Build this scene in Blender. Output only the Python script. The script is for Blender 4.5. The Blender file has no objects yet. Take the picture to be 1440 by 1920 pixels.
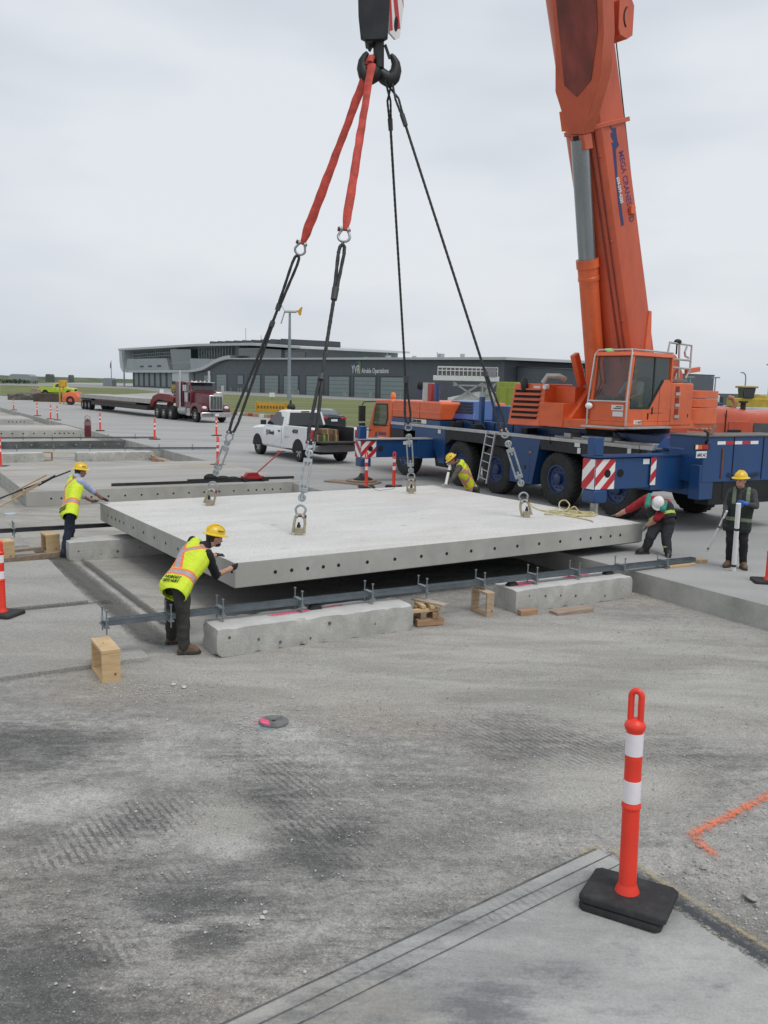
import bpy, bmesh, math, random
import numpy as np
from mathutils import Vector, Matrix, noise
random.seed(7)
rad = math.radians
scene = bpy.context.scene
COL = scene.collection
# ---------------------------------------------------------------- camera
CH = 3.0                      # eye height above the apron (z = 0)
FPX, PIT, ROL = 1627.0, rad(8.25), rad(1.35)
cp, sp, cr, sr = math.cos(PIT), math.sin(PIT), math.cos(ROL), math.sin(ROL)
cam = bpy.data.cameras.new('camera'); camo = bpy.data.objects.new('camera', cam); COL.objects.link(camo)
cam.sensor_fit = 'AUTO'; cam.sensor_width = 36; cam.lens = FPX / 1920 * 36
cam.clip_start = 0.1; cam.clip_end = 20000
rx = Vector((cr, sr*sp, sr*cp)); up = Vector((-sr, cr*sp, cr*cp)); fw = Vector((0, cp, -sp))
mw = Matrix.Identity(4)
for i in range(3):
    mw[i][0] = rx[i]; mw[i][1] = up[i]; mw[i][2] = -fw[i]
mw.translation = (0, 0, CH)
camo.matrix_world = mw
scene.camera = camo
# ---------------------------------------------------------------- sky and sun
SUN_EL, SUN_AZ = rad(62), rad(142)       # high and veiled by cloud, from the right
w = bpy.data.worlds.new('World'); scene.world = w; w.use_nodes = True
nt = w.node_tree; nt.nodes.clear()
out = nt.nodes.new('ShaderNodeOutputWorld'); bg = nt.nodes.new('ShaderNodeBackground')
sky = nt.nodes.new('ShaderNodeTexSky'); sky.sky_type = 'NISHITA'; sky.sun_disc = False
sky.sun_elevation = SUN_EL; sky.sun_rotation = SUN_AZ; sky.dust_density = 4; sky.air_density = 1.2
tc = nt.nodes.new('ShaderNodeTexCoord'); mp = nt.nodes.new('ShaderNodeMapping'); mp.inputs['Scale'].default_value = (1, 1, 3.2)
n1 = nt.nodes.new('ShaderNodeTexNoise'); n1.inputs['Scale'].default_value = 1.6; n1.inputs['Detail'].default_value = 4; n1.inputs['Roughness'].default_value = .5
rp = nt.nodes.new('ShaderNodeValToRGB')
rp.color_ramp.elements[0].position = .38; rp.color_ramp.elements[0].color = (4.3, 4.72, 5.25, 1)
rp.color_ramp.elements[1].position = .62; rp.color_ramp.elements[1].color = (5.95, 6.18, 6.5, 1)
mx = nt.nodes.new('ShaderNodeMix'); mx.data_type = 'RGBA'; mx.inputs['Factor'].default_value = .93
L = nt.links.new
L(tc.outputs['Generated'], mp.inputs['Vector']); L(mp.outputs['Vector'], n1.inputs['Vector'])
L(n1.outputs['Fac'], rp.inputs['Fac']); L(sky.outputs['Color'], mx.inputs['A']); L(rp.outputs['Color'], mx.inputs['B'])
L(mx.outputs['Result'], bg.inputs['Color']); L(bg.outputs['Background'], out.inputs['Surface'])
bg.inputs['Strength'].default_value = .125
sl = bpy.data.lights.new('sun', 'SUN'); slo = bpy.data.objects.new('sun', sl); COL.objects.link(slo)
sl.energy = 1.35; sl.angle = rad(26); sl.color = (1, .97, .92)
sd = Vector((math.sin(SUN_AZ)*math.cos(SUN_EL), math.cos(SUN_AZ)*math.cos(SUN_EL), math.sin(SUN_EL)))
slo.rotation_euler = sd.to_track_quat('Z', 'Y').to_euler()
vs = scene.view_settings; vs.view_transform = 'Standard'; vs.look = 'None'; vs.exposure = .1; vs.gamma = 1
# ---------------------------------------------------------------- surveying helpers
def ray(px, py):
    a = (px-720)/FPX; b = (py-960)/FPX
    u = a*cr + b*sr; v = -a*sr + b*cr
    return Vector((u, cp - v*sp, -sp - v*cp))
def G(px, py, z=0.0):
    d = ray(px, py); return d*((z-CH)/d.z) + Vector((0, 0, CH))
def D(px, py, Y):
    d = ray(px, py); return d*(Y/d.y) + Vector((0, 0, CH))
def PX(p):
    X, Y, Z = p[0], p[1], p[2]-CH
    zc = Y*cp - Z*sp; yc = Y*sp + Z*cp; u = X/zc; v = -yc/zc
    return 720 + FPX*(u*cr - v*sr), 960 + FPX*(u*sr + v*cr)
class Fr:
    def __init__(s, o, yaw):
        s.yaw = rad(yaw); s.o = Vector(o); s.x = Vector((math.cos(s.yaw), math.sin(s.yaw), 0)); s.y = Vector((-s.x.y, s.x.x, 0))
    def w(s, x, y, z=0): return s.o + s.x*x + s.y*y + Vector((0, 0, z))
    def loc(s, p): d = Vector(p)-s.o; return Vector((d.dot(s.x), d.dot(s.y), d.z))
    def onY(s, px, py, y):
        d = ray(px, py); c = Vector((0, 0, CH)); t = (y - (c-s.o).dot(s.y))/d.dot(s.y); return s.loc(c + d*t)
    def onX(s, px, py, x):
        d = ray(px, py); c = Vector((0, 0, CH)); t = (x - (c-s.o).dot(s.x))/d.dot(s.x); return s.loc(c + d*t)
K = Fr((4.44, 14.69, 0), 30.5)          # the paving grid
PZ = -0.36                              # level of the excavated floor
# ---------------------------------------------------------------- materials
def lin(c): return tuple((x/12.92 if x <= .04045 else ((x+.055)/1.055)**2.4) for x in c)
MATS = {}
def M(name, col, rough=.55, metal=0.0, var=.12, scale=2.5, dirt=0.0, dcol=(.06, .05, .04), bump=0.0, bscale=80, fine=.0, fscale=180, alpha=1, trans=0, coat=0, emit=None, estr=0, spec=.5, stretch=None, wave=None):
    if name in MATS: return MATS[name]
    m = bpy.data.materials.new(name); m.use_nodes = True; MATS[name] = m
    t = m.node_tree; b = t.nodes['Principled BSDF']; N = t.nodes.new; Lk = t.links.new
    b.inputs['Roughness'].default_value = rough; b.inputs['Metallic'].default_value = metal
    b.inputs['Specular IOR Level'].default_value = spec; b.inputs['Coat Weight'].default_value = coat
    b.inputs['Coat Roughness'].default_value = .15
    if trans: b.inputs['Transmission Weight'].default_value = trans
    if alpha < 1: b.inputs['Alpha'].default_value = alpha
    if emit: b.inputs['Emission Color'].default_value = (*emit, 1); b.inputs['Emission Strength'].default_value = estr
    tc = N('ShaderNodeTexCoord'); vec = tc.outputs['Object']
    if stretch:
        mp = N('ShaderNodeMapping'); mp.inputs['Scale'].default_value = stretch; Lk(vec, mp.inputs['Vector']); vec = mp.outputs['Vector']
    def nz(sc, det=4, ro=.6, v=None):
        n = N('ShaderNodeTexNoise'); n.inputs['Scale'].default_value = sc; n.inputs['Detail'].default_value = det; n.inputs['Roughness'].default_value = ro
        Lk(v or vec, n.inputs['Vector']); return n
    def mixc(fac, a, bb, blend='MIX'):
        x = N('ShaderNodeMix'); x.data_type = 'RGBA'; x.blend_type = blend
        for s_, v_ in (('Factor', fac), ('A', a), ('B', bb)):
            if isinstance(v_, (int, float)): x.inputs[s_].default_value = v_
            elif isinstance(v_, tuple): x.inputs[s_].default_value = (*v_[:3], 1)
            else: Lk(v_, x.inputs[s_])
        return x.outputs['Result']
    def rmp(src, p0, p1, c0=(0, 0, 0), c1=(1, 1, 1)):
        r = N('ShaderNodeValToRGB'); e = r.color_ramp.elements
        e[0].position = p0; e[1].position = p1; e[0].color = (*c0, 1); e[1].color = (*c1, 1); Lk(src, r.inputs['Fac']); return r.outputs['Color']
    c = tuple(col)
    n = nz(scale)
    lo = tuple(x*(1-var) for x in c); hi = tuple(min(.95, x*(1+var)) for x in c)
    cur = rmp(n.outputs['Fac'], .3, .7, lo, hi)
    if fine:
        f = nz(fscale, 2, .7)
        cur = mixc(1.0, cur, rmp(f.outputs['Fac'], .3, .72, (1-fine,)*3, (1+fine,)*3), 'MULTIPLY')
    if dirt:
        d = nz(scale*1.7+.3, 7, .68); f = rmp(d.outputs['Fac'], .48, .75, (0, 0, 0), (dirt,)*3)
        cur = mixc(f, cur, dcol)
    Lk(cur, b.inputs['Base Color'])
    rr = nz(scale*2.2, 3); mr = N('ShaderNodeMapRange'); rs_ = .03 if coat >= .5 else .12; mr.inputs['To Min'].default_value = max(.04, rough-rs_); mr.inputs['To Max'].default_value = min(1, rough+rs_)
    Lk(rr.outputs['Fac'], mr.inputs['Value']); Lk(mr.outputs['Result'], b.inputs['Roughness'])
    if bump:
        bn = nz(bscale, 5, .65); bu = N('ShaderNodeBump'); bu.inputs['Strength'].default_value = min(1, bump); bu.inputs['Distance'].default_value = .01
        Lk(bn.outputs['Fac'], bu.inputs['Height']); Lk(bu.outputs['Normal'], b.inputs['Normal'])
    return m
# ---------------------------------------------------------------- mesh builder
def basis(d):
    d = Vector(d).normalized(); a = Vector((0, 0, 1)) if abs(d.z) < .9 else Vector((1, 0, 0))
    u = d.cross(a).normalized(); return u, d.cross(u).normalized(), d
class MB:
    def __init__(s): s.v = []; s.f = []; s.m = []; s.c = 0
    def add(s, vs, fs, m=0):
        o = len(s.v); s.v += [tuple(x) for x in vs]; s.f += [tuple(o+i for i in f) for f in fs]; s.m += [m]*len(fs); return s
    def box(s, x0, x1, y0, y1, z0, z1, m=0):
        vs = [(x, y, z) for z in (z0, z1) for y in (y0, y1) for x in (x0, x1)]
        return s.add(vs, [(0, 2, 3, 1), (4, 5, 7, 6), (0, 1, 5, 4), (2, 6, 7, 3), (0, 4, 6, 2), (1, 3, 7, 5)], m)
    def hexa(s, b, t, m=0):     # b, t : lists of four points
        vs = list(b)+list(t)
        return s.add(vs, [(0, 3, 2, 1), (4, 5, 6, 7), (0, 1, 5, 4), (1, 2, 6, 5), (2, 3, 7, 6), (3, 0, 4, 7)], m)
    def prism(s, pts, a0, a1, ax='y', m=0):
        n = len(pts)
        def P(p, a): return {'y': (p[0], a, p[1]), 'x': (a, p[0], p[1]), 'z': (p[0], p[1], a)}[ax]
        vs = [P(p, a0) for p in pts]+[P(p, a1) for p in pts]
        return s.add(vs, [tuple(range(n))[::-1], tuple(range(n, 2*n))]+[(i, (i+1) % n, n+(i+1) % n, n+i) for i in range(n)], m)
    def bar(s, p, q, wd, ht, m=0, upv=(0, 0, 1)):
        p = Vector(p); q = Vector(q); d = (q-p).normalized(); upv = Vector(upv)
        if abs(d.dot(upv)) > .99: upv = Vector((1, 0, 0))
        u = d.cross(upv).normalized(); v = u.cross(d).normalized(); u *= wd/2; v *= ht/2
        return s.hexa([p-u-v, p+u-v, p+u+v, p-u+v], [q-u-v, q+u-v, q+u+v, q-u+v], m)
    def cyl(s, p, q, r0, r1=None, n=16, m=0, cap=True):
        r1 = r0 if r1 is None else r1; p = Vector(p); q = Vector(q); u, v, d = basis(q-p)
        vs = []
        for c, r in ((p, r0), (q, r1)):
            for i in range(n):
                a = 2*math.pi*i/n; vs.append(c+u*(r*math.cos(a))+v*(r*math.sin(a)))
        fs = [(i, (i+1) % n, n+(i+1) % n, n+i) for i in range(n)]
        if cap: fs += [tuple(range(n))[::-1], tuple(range(n, 2*n))]
        return s.add(vs, fs, m)
    def lathe(s, prof, p=(0, 0, 0), d=(0, 0, 1), n=24, m=0, closed=False):   # prof: (r, h)
        u, v, d = basis(d); p = Vector(p); vs = []; k = len(prof)
        for r, h in prof:
            for i in range(n):
                a = 2*math.pi*i/n; vs.append(p+d*h+u*(r*math.cos(a))+v*(r*math.sin(a)))
        fs = [(j*n+i, j*n+(i+1) % n, (j+1)*n+(i+1) % n, (j+1)*n+i) for j in range(k-1) for i in range(n)]
        if closed: fs += [((k-1)*n+i, (k-1)*n+(i+1) % n, (i+1) % n, i) for i in range(n)]
        else:
            if prof[0][0] > 1e-5: fs.append(tuple(range(n))[::-1])
            if prof[-1][0] > 1e-5: fs.append(tuple((k-1)*n+i for i in range(n)))
        return s.add(vs, fs, m)
    def tube(s, pts, r, n=8, m=0, closed=False):
        pts = [Vector(p) for p in pts]; k = len(pts); vs = []; u = None
        for j, p in enumerate(pts):
            a = pts[(j-1) % k] if (closed or j > 0) else p; b = pts[(j+1) % k] if (closed or j < k-1) else p
            d = (b-a).normalized()
            if u is None: u = basis(d)[0]
            u = (u - d*u.dot(d)).normalized(); v = d.cross(u)
            rr = r[j] if isinstance(r, (list, tuple)) else r
            for i in range(n):
                t = 2*math.pi*i/n; vs.append(p+u*(rr*math.cos(t))+v*(rr*math.sin(t)))
        R = k if closed else k-1
        fs = [(j*n+i, j*n+(i+1) % n, ((j+1) % k)*n+(i+1) % n, ((j+1) % k)*n+i) for j in range(R) for i in range(n)]
        if not closed: fs += [tuple(range(n))[::-1], tuple((k-1)*n+i for i in range(n))]
        return s.add(vs, fs, m)
    def ell(s, c, rx_, ry, rz, n=14, k=9, m=0, R=None):
        c = Vector(c); vs = [Vector((0, 0, -rz))]
        for j in range(1, k):
            a = math.pi*j/k - math.pi/2
            for i in range(n):
                t = 2*math.pi*i/n; vs.append(Vector((rx_*math.cos(a)*math.cos(t), ry*math.cos(a)*math.sin(t), rz*math.sin(a))))
        vs.append(Vector((0, 0, rz)))
        if R is not None: vs = [R @ x for x in vs]
        vs = [c+x for x in vs]; e = len(vs)-1
        fs = [(0, 1+(i+1) % n, 1+i) for i in range(n)]
        fs += [(1+j*n+i, 1+j*n+(i+1) % n, 1+(j+1)*n+(i+1) % n, 1+(j+1)*n+i) for j in range(k-2) for i in range(n)]
        fs += [(1+(k-2)*n+i, 1+(k-2)*n+(i+1) % n, e) for i in range(n)]
        return s.add(vs, fs, m)
    def loft(s, rings, m=0, cap=True, closed=True):
        n = len(rings[0]); vs = [p for r in rings for p in r]
        fs = [(j*n+i, j*n+(i+1) % n, (j+1)*n+(i+1) % n, (j+1)*n+i) for j in range(len(rings)-1) for i in range(n if closed else n-1)]
        if cap: fs += [tuple(range(n))[::-1], tuple((len(rings)-1)*n+i for i in range(n))]
        return s.add(vs, fs, m)
    def xf(s, Mx): s.v = [tuple(Mx @ Vector(p)) for p in s.v]; return s
    def build(s, name, mats, parent=None, bevel=0, seg=2, ang=35, smooth=True, fix=True):
        me = bpy.data.meshes.new(name); me.from_pydata(s.v, [], s.f)
        mats = mats if isinstance(mats, (list, tuple)) else [mats]
        for x in mats: me.materials.append(x)
        me.polygons.foreach_set('material_index', s.m)
        if fix:
            bm = bmesh.new(); bm.from_mesh(me); bmesh.ops.recalc_face_normals(bm, faces=bm.faces); bm.to_mesh(me); bm.free()
        if smooth:
            me.polygons.foreach_set('use_smooth', [True]*len(me.polygons)); me.set_sharp_from_angle(angle=rad(ang))
        me.update()
        o = bpy.data.objects.new(name, me); COL.objects.link(o)
        if parent is not None: o.parent = parent
        if bevel:
            b = o.modifiers.new('bevel', 'BEVEL'); b.width = bevel; b.segments = seg; b.limit_method = 'ANGLE'; b.angle_limit = rad(40)
        return o
def tag(o, label=None, cat=None, group=None, kind=None):
    if label: o['label'] = label
    if cat: o['category'] = cat
    if group: o['group'] = group
    if kind: o['kind'] = kind
    return o
def thing(name, label, cat, loc=(0, 0, 0), rz=0.0, group=None):
    o = bpy.data.objects.new(name, None); o.empty_display_size = .2; COL.objects.link(o)
    o.location = loc; o.rotation_euler = (0, 0, rz); return tag(o, label, cat, group)
def local(o):   # matrix world->local of a thing
    return (Matrix.Translation(o.location) @ Matrix.Rotation(o.rotation_euler.z, 4, 'Z')).inverted()
def dup(o, loc=None, rz=None, label=None, parent=None):
    c = o.copy(); COL.objects.link(c)
    if parent is not None: c.parent = parent
    if loc is not None: c.location = loc
    if rz is not None: c.rotation_euler = (0, 0, rz)
    if label: c['label'] = label
    for ch in list(o.children): dup(ch, parent=c)
    return c
def text(s, size, mat, parent, origin, xdir, ydir, name='lettering', ext=.004, bold=0.0, width=None, shear=0, spacing=1.0, align='LEFT'):
    cu = bpy.data.curves.new('t', 'FONT'); cu.body = s; cu.size = size; cu.extrude = ext; cu.offset = bold; cu.shear = shear; cu.space_character = spacing; cu.align_x = align
    cu.resolution_u = 3
    to = bpy.data.objects.new('t', cu); COL.objects.link(to); dg = bpy.context.evaluated_depsgraph_get()
    me = bpy.data.meshes.new_from_object(to.evaluated_get(dg)); bpy.data.objects.remove(to); bpy.data.curves.remove(cu)
    xs = [v.co.x for v in me.vertices]; sx = 1.0
    if width and xs: sx = width/(max(xs)-min(xs))
    X = Vector(xdir).normalized(); Y = Vector(ydir); Y = (Y - X*Y.dot(X)).normalized(); Z = X.cross(Y)
    m = Matrix.Identity(4)
    for i in range(3): m[i][0] = X[i]*sx; m[i][1] = Y[i]; m[i][2] = Z[i]
    m.translation = Vector(origin); me.transform(m); me.materials.clear(); me.materials.append(mat)
    me.name = name; o = bpy.data.objects.new(name, me); COL.objects.link(o)
    if parent is not None: o.parent = parent
    return o
def np_noise(P, scale, octv=4, seed=0.0):
    return [noise.fractal(Vector((p[0]*scale+seed, p[1]*scale-seed, seed)), 1.0, 2.0, octv) for p in P]
# ---------------------------------------------------------------- ground materials
def ground_mat(name, base, dark, light, stains=False, sc=1.0, tint=(.20, .165, .12), tintf=.25, streak=(.45, 1.4, 1), blot=.5, pits=True, rough=.92, bumpd=.012, crustf=1.0, speck=1.0):
    m = bpy.data.materials.new(name); m.use_nodes = True; t = m.node_tree; b = t.nodes['Principled BSDF']; N = t.nodes.new; Lk = t.links.new
    b.inputs['Roughness'].default_value = rough; b.inputs['Specular IOR Level'].default_value = .25
    tc = N('ShaderNodeTexCoord'); V = tc.outputs['Object']
    def mp(s, r=0):
        x = N('ShaderNodeMapping'); x.inputs['Scale'].default_value = s; x.inputs['Rotation'].default_value = (0, 0, r); Lk(V, x.inputs['Vector']); return x.outputs['Vector']
    def nz(v, s, d=5, r=.6, dist=0):
        n = N('ShaderNodeTexNoise'); n.inputs['Scale'].default_value = s; n.inputs['Detail'].default_value = d; n.inputs['Roughness'].default_value = r; n.inputs['Distortion'].default_value = dist
        Lk(v, n.inputs['Vector']); return n.outputs['Fac']
    def rm(src, p0, p1, a=0, c=1):
        r = N('ShaderNodeMapRange'); r.inputs['From Min'].default_value = p0; r.inputs['From Max'].default_value = p1; r.inputs['To Min'].default_value = a; r.inputs['To Max'].default_value = c; r.interpolation_type = 'SMOOTHSTEP'
        Lk(src, r.inputs['Value']); return r.outputs['Result']
    def mt(op, a, c):
        x = N('ShaderNodeMath'); x.operation = op
        for i, q in enumerate((a, c)):
            if isinstance(q, (int, float)): x.inputs[i].default_value = q
            else: Lk(q, x.inputs[i])
        return x.outputs[0]
    def mix(f, a, c, bl='MIX'):
        x = N('ShaderNodeMix'); x.data_type = 'RGBA'; x.blend_type = bl
        for s_, q in (('Factor', f), ('A', a), ('B', c)):
            if isinstance(q, (int, float)): x.inputs[s_].default_value = q
            elif isinstance(q, tuple): x.inputs[s_].default_value = (*q, 1)
            else: Lk(q, x.inputs[s_])
        return x.outputs['Result']
    st = mp(streak, rad(8))
    big = nz(st, .8*sc, 8, .62, .6); mid = nz(st, 3.1*sc, 8, .68, .3); fine = nz(V, 55, 4, .75); vf = nz(V, 210, 2, .7)
    c = mix(rm(big, .35, .66), (base[0]*(1-.25*blot), base[1]*(1-.25*blot), base[2]*(1-.25*blot)), (min(1, base[0]*(1+.3*blot)),)*1+tuple(min(1, x*(1+.28*blot)) for x in base[1:]))
    c = mix(rm(nz(mp((.5, .7, 1), 1.1), .55, 4, .55), .5, .72, 0, tintf), c, tint)
    c = mix(rm(mid, .56, .74, 0, .55*blot), c, light)
    c = mix(rm(nz(st, 2.3*sc, 9, .72, .5), .56, .74, 0, .6*blot), c, dark)
    if stains:
        a = N('ShaderNodeAttribute'); a.attribute_name = 'stain'; sep = N('ShaderNodeSeparateColor'); Lk(a.outputs['Color'], sep.inputs['Color'])
        brk = nz(mp((1.0, 2.6, 1), rad(-6)), 5.5, 9, .78, .4)
        brk2 = nz(mp((1, 1, 1)), 30, 5, .8)
        sw = nz(mp((.7, 3.2, 1), rad(-16)), 2.6, 8, .7, .3); be = mt('ADD', mt('MULTIPLY', brk, .45), mt('ADD', mt('MULTIPLY', brk2, .2), mt('MULTIPLY', sw, .35)))
        dk = rm(mt('ADD', sep.outputs[0], mt('MULTIPLY', mt('SUBTRACT', be, .5), 3.6)), .15, .95)
        lt = rm(mt('ADD', sep.outputs[1], mt('MULTIPLY', mt('SUBTRACT', be, .5), 2.6)), .25, .8)
        c = mix(mt('MULTIPLY', lt, .72), c, light); c = mix(mt('MULTIPLY', dk, .80), c, dark)
        crust = nz(mp((1, 1, 1)), 8.5, 12, .82, .3)
        inv = mt('MULTIPLY', mt('SUBTRACT', 1.0, a.outputs['Alpha']), crustf)
        c = mix(mt('MULTIPLY', a.outputs['Alpha'], .75), c, mix(rm(nz(st, 1.6, 7, .6, .5), .35, .68), (.31, .298, .268), (.45, .437, .40)))
        c = mix(inv, c, mix(1.0, c, mix(rm(crust, .38, .64), (.80, .80, .81), (1.19, 1.185, 1.17)), 'MULTIPLY'))
        scr = nz(mp((.6, 9, 1), rad(24)), 5, 6, .75, .2); scr2 = nz(mp((.5, 8, 1), rad(-38)), 4, 6, .75, .2)
        c = mix(mt('MULTIPLY', rm(scr, .58, .72), .16), c, dark); c = mix(mt('MULTIPLY', rm(scr2, .60, .72), .14), c, light)
        vs_ = N('ShaderNodeTexVoronoi'); vs_.inputs['Scale'].default_value = 95; Lk(V, vs_.inputs['Vector']); sc_ = N('ShaderNodeSeparateColor'); Lk(vs_.outputs['Color'], sc_.inputs['Color'])
        near_ = rm(vs_.outputs['Distance'], .5, .2)
        c = mix(mt('MULTIPLY', mt('MULTIPLY', rm(sc_.outputs[0], .86, .9), near_), .55*crustf), c, light); c = mix(mt('MULTIPLY', mt('MULTIPLY', rm(sc_.outputs[1], .84, .88), near_), .6*crustf), c, dark)
        # tyre tread prints: short bars gathered in lanes
        wv = N('ShaderNodeTexWave'); wv.wave_type = 'BANDS'; wv.bands_direction = 'X'; wv.inputs['Scale'].default_value = 7.0; wv.inputs['Distortion'].default_value = 2.6; wv.inputs['Detail'].default_value = 3; wv.inputs['Detail Scale'].default_value = 3.5
        Lk(mp((1, .55, 1), rad(-52)), wv.inputs['Vector'])
        tr = mt('MULTIPLY', rm(wv.outputs['Fac'], .45, .8), rm(mt('ADD', sep.outputs[2], mt('MULTIPLY', mt('SUBTRACT', be, .5), 1.6)), .3, .9))
        tr = mt('MULTIPLY', tr, rm(nz(V, 5, 6, .75), .38, .5)); c = mix(mt('MULTIPLY', tr, .6), c, dark)
    c = mix(1.0, c, mix(rm(fine, .3, .72), (1-.28*speck,)*3, (1+.26*speck,)*3), 'MULTIPLY')
    c = mix(1.0, c, mix(rm(vf, .3, .72), (1-.2*speck,)*3, (1+.2*speck,)*3), 'MULTIPLY')
    if pits:
        vo = N('ShaderNodeTexVoronoi'); vo.inputs['Scale'].default_value = 26; Lk(V, vo.inputs['Vector'])
        pk = mt('MULTIPLY', rm(vo.outputs['Distance'], .22, .1), rm(nz(V, 2.2, 3), .5, .62))
        c = mix(mt('MULTIPLY', pk, .5), c, tuple(x*.8 for x in light))
    Lk(c, b.inputs['Base Color'])
    bu = N('ShaderNodeBump'); bu.inputs['Strength'].default_value = .9; bu.inputs['Distance'].default_value = bumpd
    h = mt('ADD', mt('MULTIPLY', fine, .5), mt('ADD', mt('MULTIPLY', vf, .16), mt('MULTIPLY', nz(V, 16, 5, .7), .55)))
    Lk(h, bu.inputs['Height']); Lk(bu.outputs['Normal'], b.inputs['Normal'])
    return m
m_floor = ground_mat('broken_concrete_floor', (.288, .284, .268), (.082, .083, .083), (.49, .485, .46), stains=True, tint=(.30, .255, .20), tintf=.5, blot=.95)
m_apron = ground_mat('apron_concrete', (.355, .355, .346), (.25, .25, .25), (.43, .43, .42), sc=.5, blot=.35, tintf=.12, streak=(.25, 1.2, 1), pits=False, bumpd=.004)
m_old = ground_mat('old_slab', (.33, .325, .305), (.19, .19, .185), (.42, .415, .395), sc=.8, blot=.4, tintf=.25, pits=False, bumpd=.005)
m_fslab = ground_mat('sawn_slab', (.33, .335, .325), (.13, .135, .145), (.45, .455, .44), stains=True, sc=1.4, blot=.7, tint=(.34, .26, .17), tintf=.35, pits=False, bumpd=.003, crustf=.25, speck=.35)
m_grass = ground_mat('mown_grass', (.155, .175, .07), (.10, .125, .045), (.23, .225, .11), sc=.1, blot=.8, tint=(.19, .17, .08), tintf=.4, streak=(.3, 2.5, 1), pits=False, bumpd=.05)
m_road = ground_mat('far_road', (.27, .27, .265), (.2, .2, .2), (.32, .32, .31), sc=.1, blot=.4, tintf=.1, pits=False)
m_field = ground_mat('far_field', (.10, .115, .06), (.06, .075, .04), (.14, .145, .08), sc=.02, blot=.8, tint=(.15, .13, .08), tintf=.4, streak=(.2, 2, 1), pits=False)
# ---------------------------------------------------------------- near floor with its stains (photo survey, stored per vertex on the ground)
DARK = [(60, 1400, 150, 42, .75, 0), (190, 1390, 90, 26, .6, -8), (245, 1548, 95, 24, .65, -14), (360, 1690, 110, 30, 1.0, -8), (400, 1762, 85, 22, 1.0, -12),
        (80, 1820, 130, 75, 1.0, 0), (60, 1900, 200, 40, .9, 0), (575, 1605, 70, 42, .85, 20), (500, 1500, 70, 32, .7, 10), (655, 1555, 70, 24, .75, -20),
        (1020, 1375, 130, 32, .55, 8), (1265, 1390, 120, 24, .55, 18), (985, 1410, 110, 22, .55, 4), (880, 1500, 120, 24, .35, 0), (300, 1600, 100, 24, .3, -10),
        (520, 1700, 90, 30, .55, 0), (720, 1650, 130, 30, .4, -12), (200, 1770, 80, 60, .6, 0), (60, 1560, 110, 30, .45, -18), (870, 1310, 50, 12, .6, 0),
        (300, 1880, 160, 40, .6, -5), (150, 1640, 200, 40, .45, -16), (700, 1760, 220, 34, .5, -22), (1120, 1400, 200, 40, .4, 6), (450, 1420, 120, 24, .5, 14), (760, 1480, 110, 30, .4, 20), (180, 1720, 140, 40, .5, 0), (560, 1800, 150, 30, .55, -20), (150, 1460, 140, 20, .4, 0), (1330, 1480, 100, 30, .3, 20), (130, 1265, 50, 14, .5, 0), (1000, 1620, 120, 26, .3, -20), (540, 1330, 60, 14, .5, 0)]
LITE = [(110, 1510, 140, 24, .8, -14), (300, 1395, 110, 20, .6, -4), (425, 1585, 60, 26, .75, 0), (60, 1412, 40, 16, .6, 0), (260, 1712, 60, 14, .6, -10), (540, 1372, 70, 16, .8, 10), (640, 1430, 70, 12, .6, 40),
        (800, 1400, 120, 24, .45, 10), (1050, 1420, 80, 16, .6, 6), (1130, 1520, 110, 36, .45, 20), (1350, 1300, 140, 40, .4, 10), (700, 1250, 200, 40, .35, -8), (1200, 1200, 220, 30, .45, 0), (330, 1630, 60, 16, .5, 0), (380, 1500, 100, 18, .5, -12), (820, 1480, 80, 18, .35, 30), (1380, 1550, 80, 30, .4, 0)]
TREAD = [(245, 1548, 130, 30, 1.1, -14), (130, 1600, 110, 26, .9, -16), (600, 1560, 130, 45, .9, 30), (560, 1470, 110, 36, .8, 30), (1020, 1390, 190, 40, .8, 8), (330, 1640, 90, 24, .7, -10), (780, 1560, 110, 36, .5, 20), (1290, 1420, 120, 40, .6, 20), (200, 1780, 130, 50, .7, 0)]
SMOOTH = [(760, 1240, 620, 95), (250, 1130, 300, 120), (1250, 1280, 300, 110), (1150, 1480, 160, 60), (420, 1540, 80, 40)]
def stains(cos, lists=None):
    n = len(cos); px = np.empty((n, 2))
    c = np.array(cos); X, Y, Z = c[:, 0], c[:, 1], c[:, 2]-CH
    zc = np.maximum(Y*cp - Z*sp, .3); yc = Y*sp + Z*cp; u = X/zc; v = -yc/zc
    px[:, 0] = 720 + FPX*(u*cr - v*sr); px[:, 1] = 960 + FPX*(u*sr + v*cr)
    res = np.zeros((n, 4))
    if lists is None:
        for x, y, a, b in SMOOTH:
            q = ((px[:, 0]-x)/a)**2 + ((px[:, 1]-y)/b)**2; res[:, 3] = np.maximum(res[:, 3], np.exp(-q*q*.7))
    else: res[:, 3] = 0
    for ch, lst in enumerate(lists or (DARK, LITE, TREAD)):
        for x, y, a, b, s_, an in lst:
            a *= 1.25; b *= 1.35
            ca, sa = math.cos(rad(an)), math.sin(rad(an)); dx = px[:, 0]-x; dy = px[:, 1]-y
            q = ((dx*ca + dy*sa)/a)**2 + ((-dx*sa + dy*ca)/b)**2
            res[:, ch] = np.maximum(res[:, ch], s_*np.exp(-q*.8))
    return res
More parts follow.
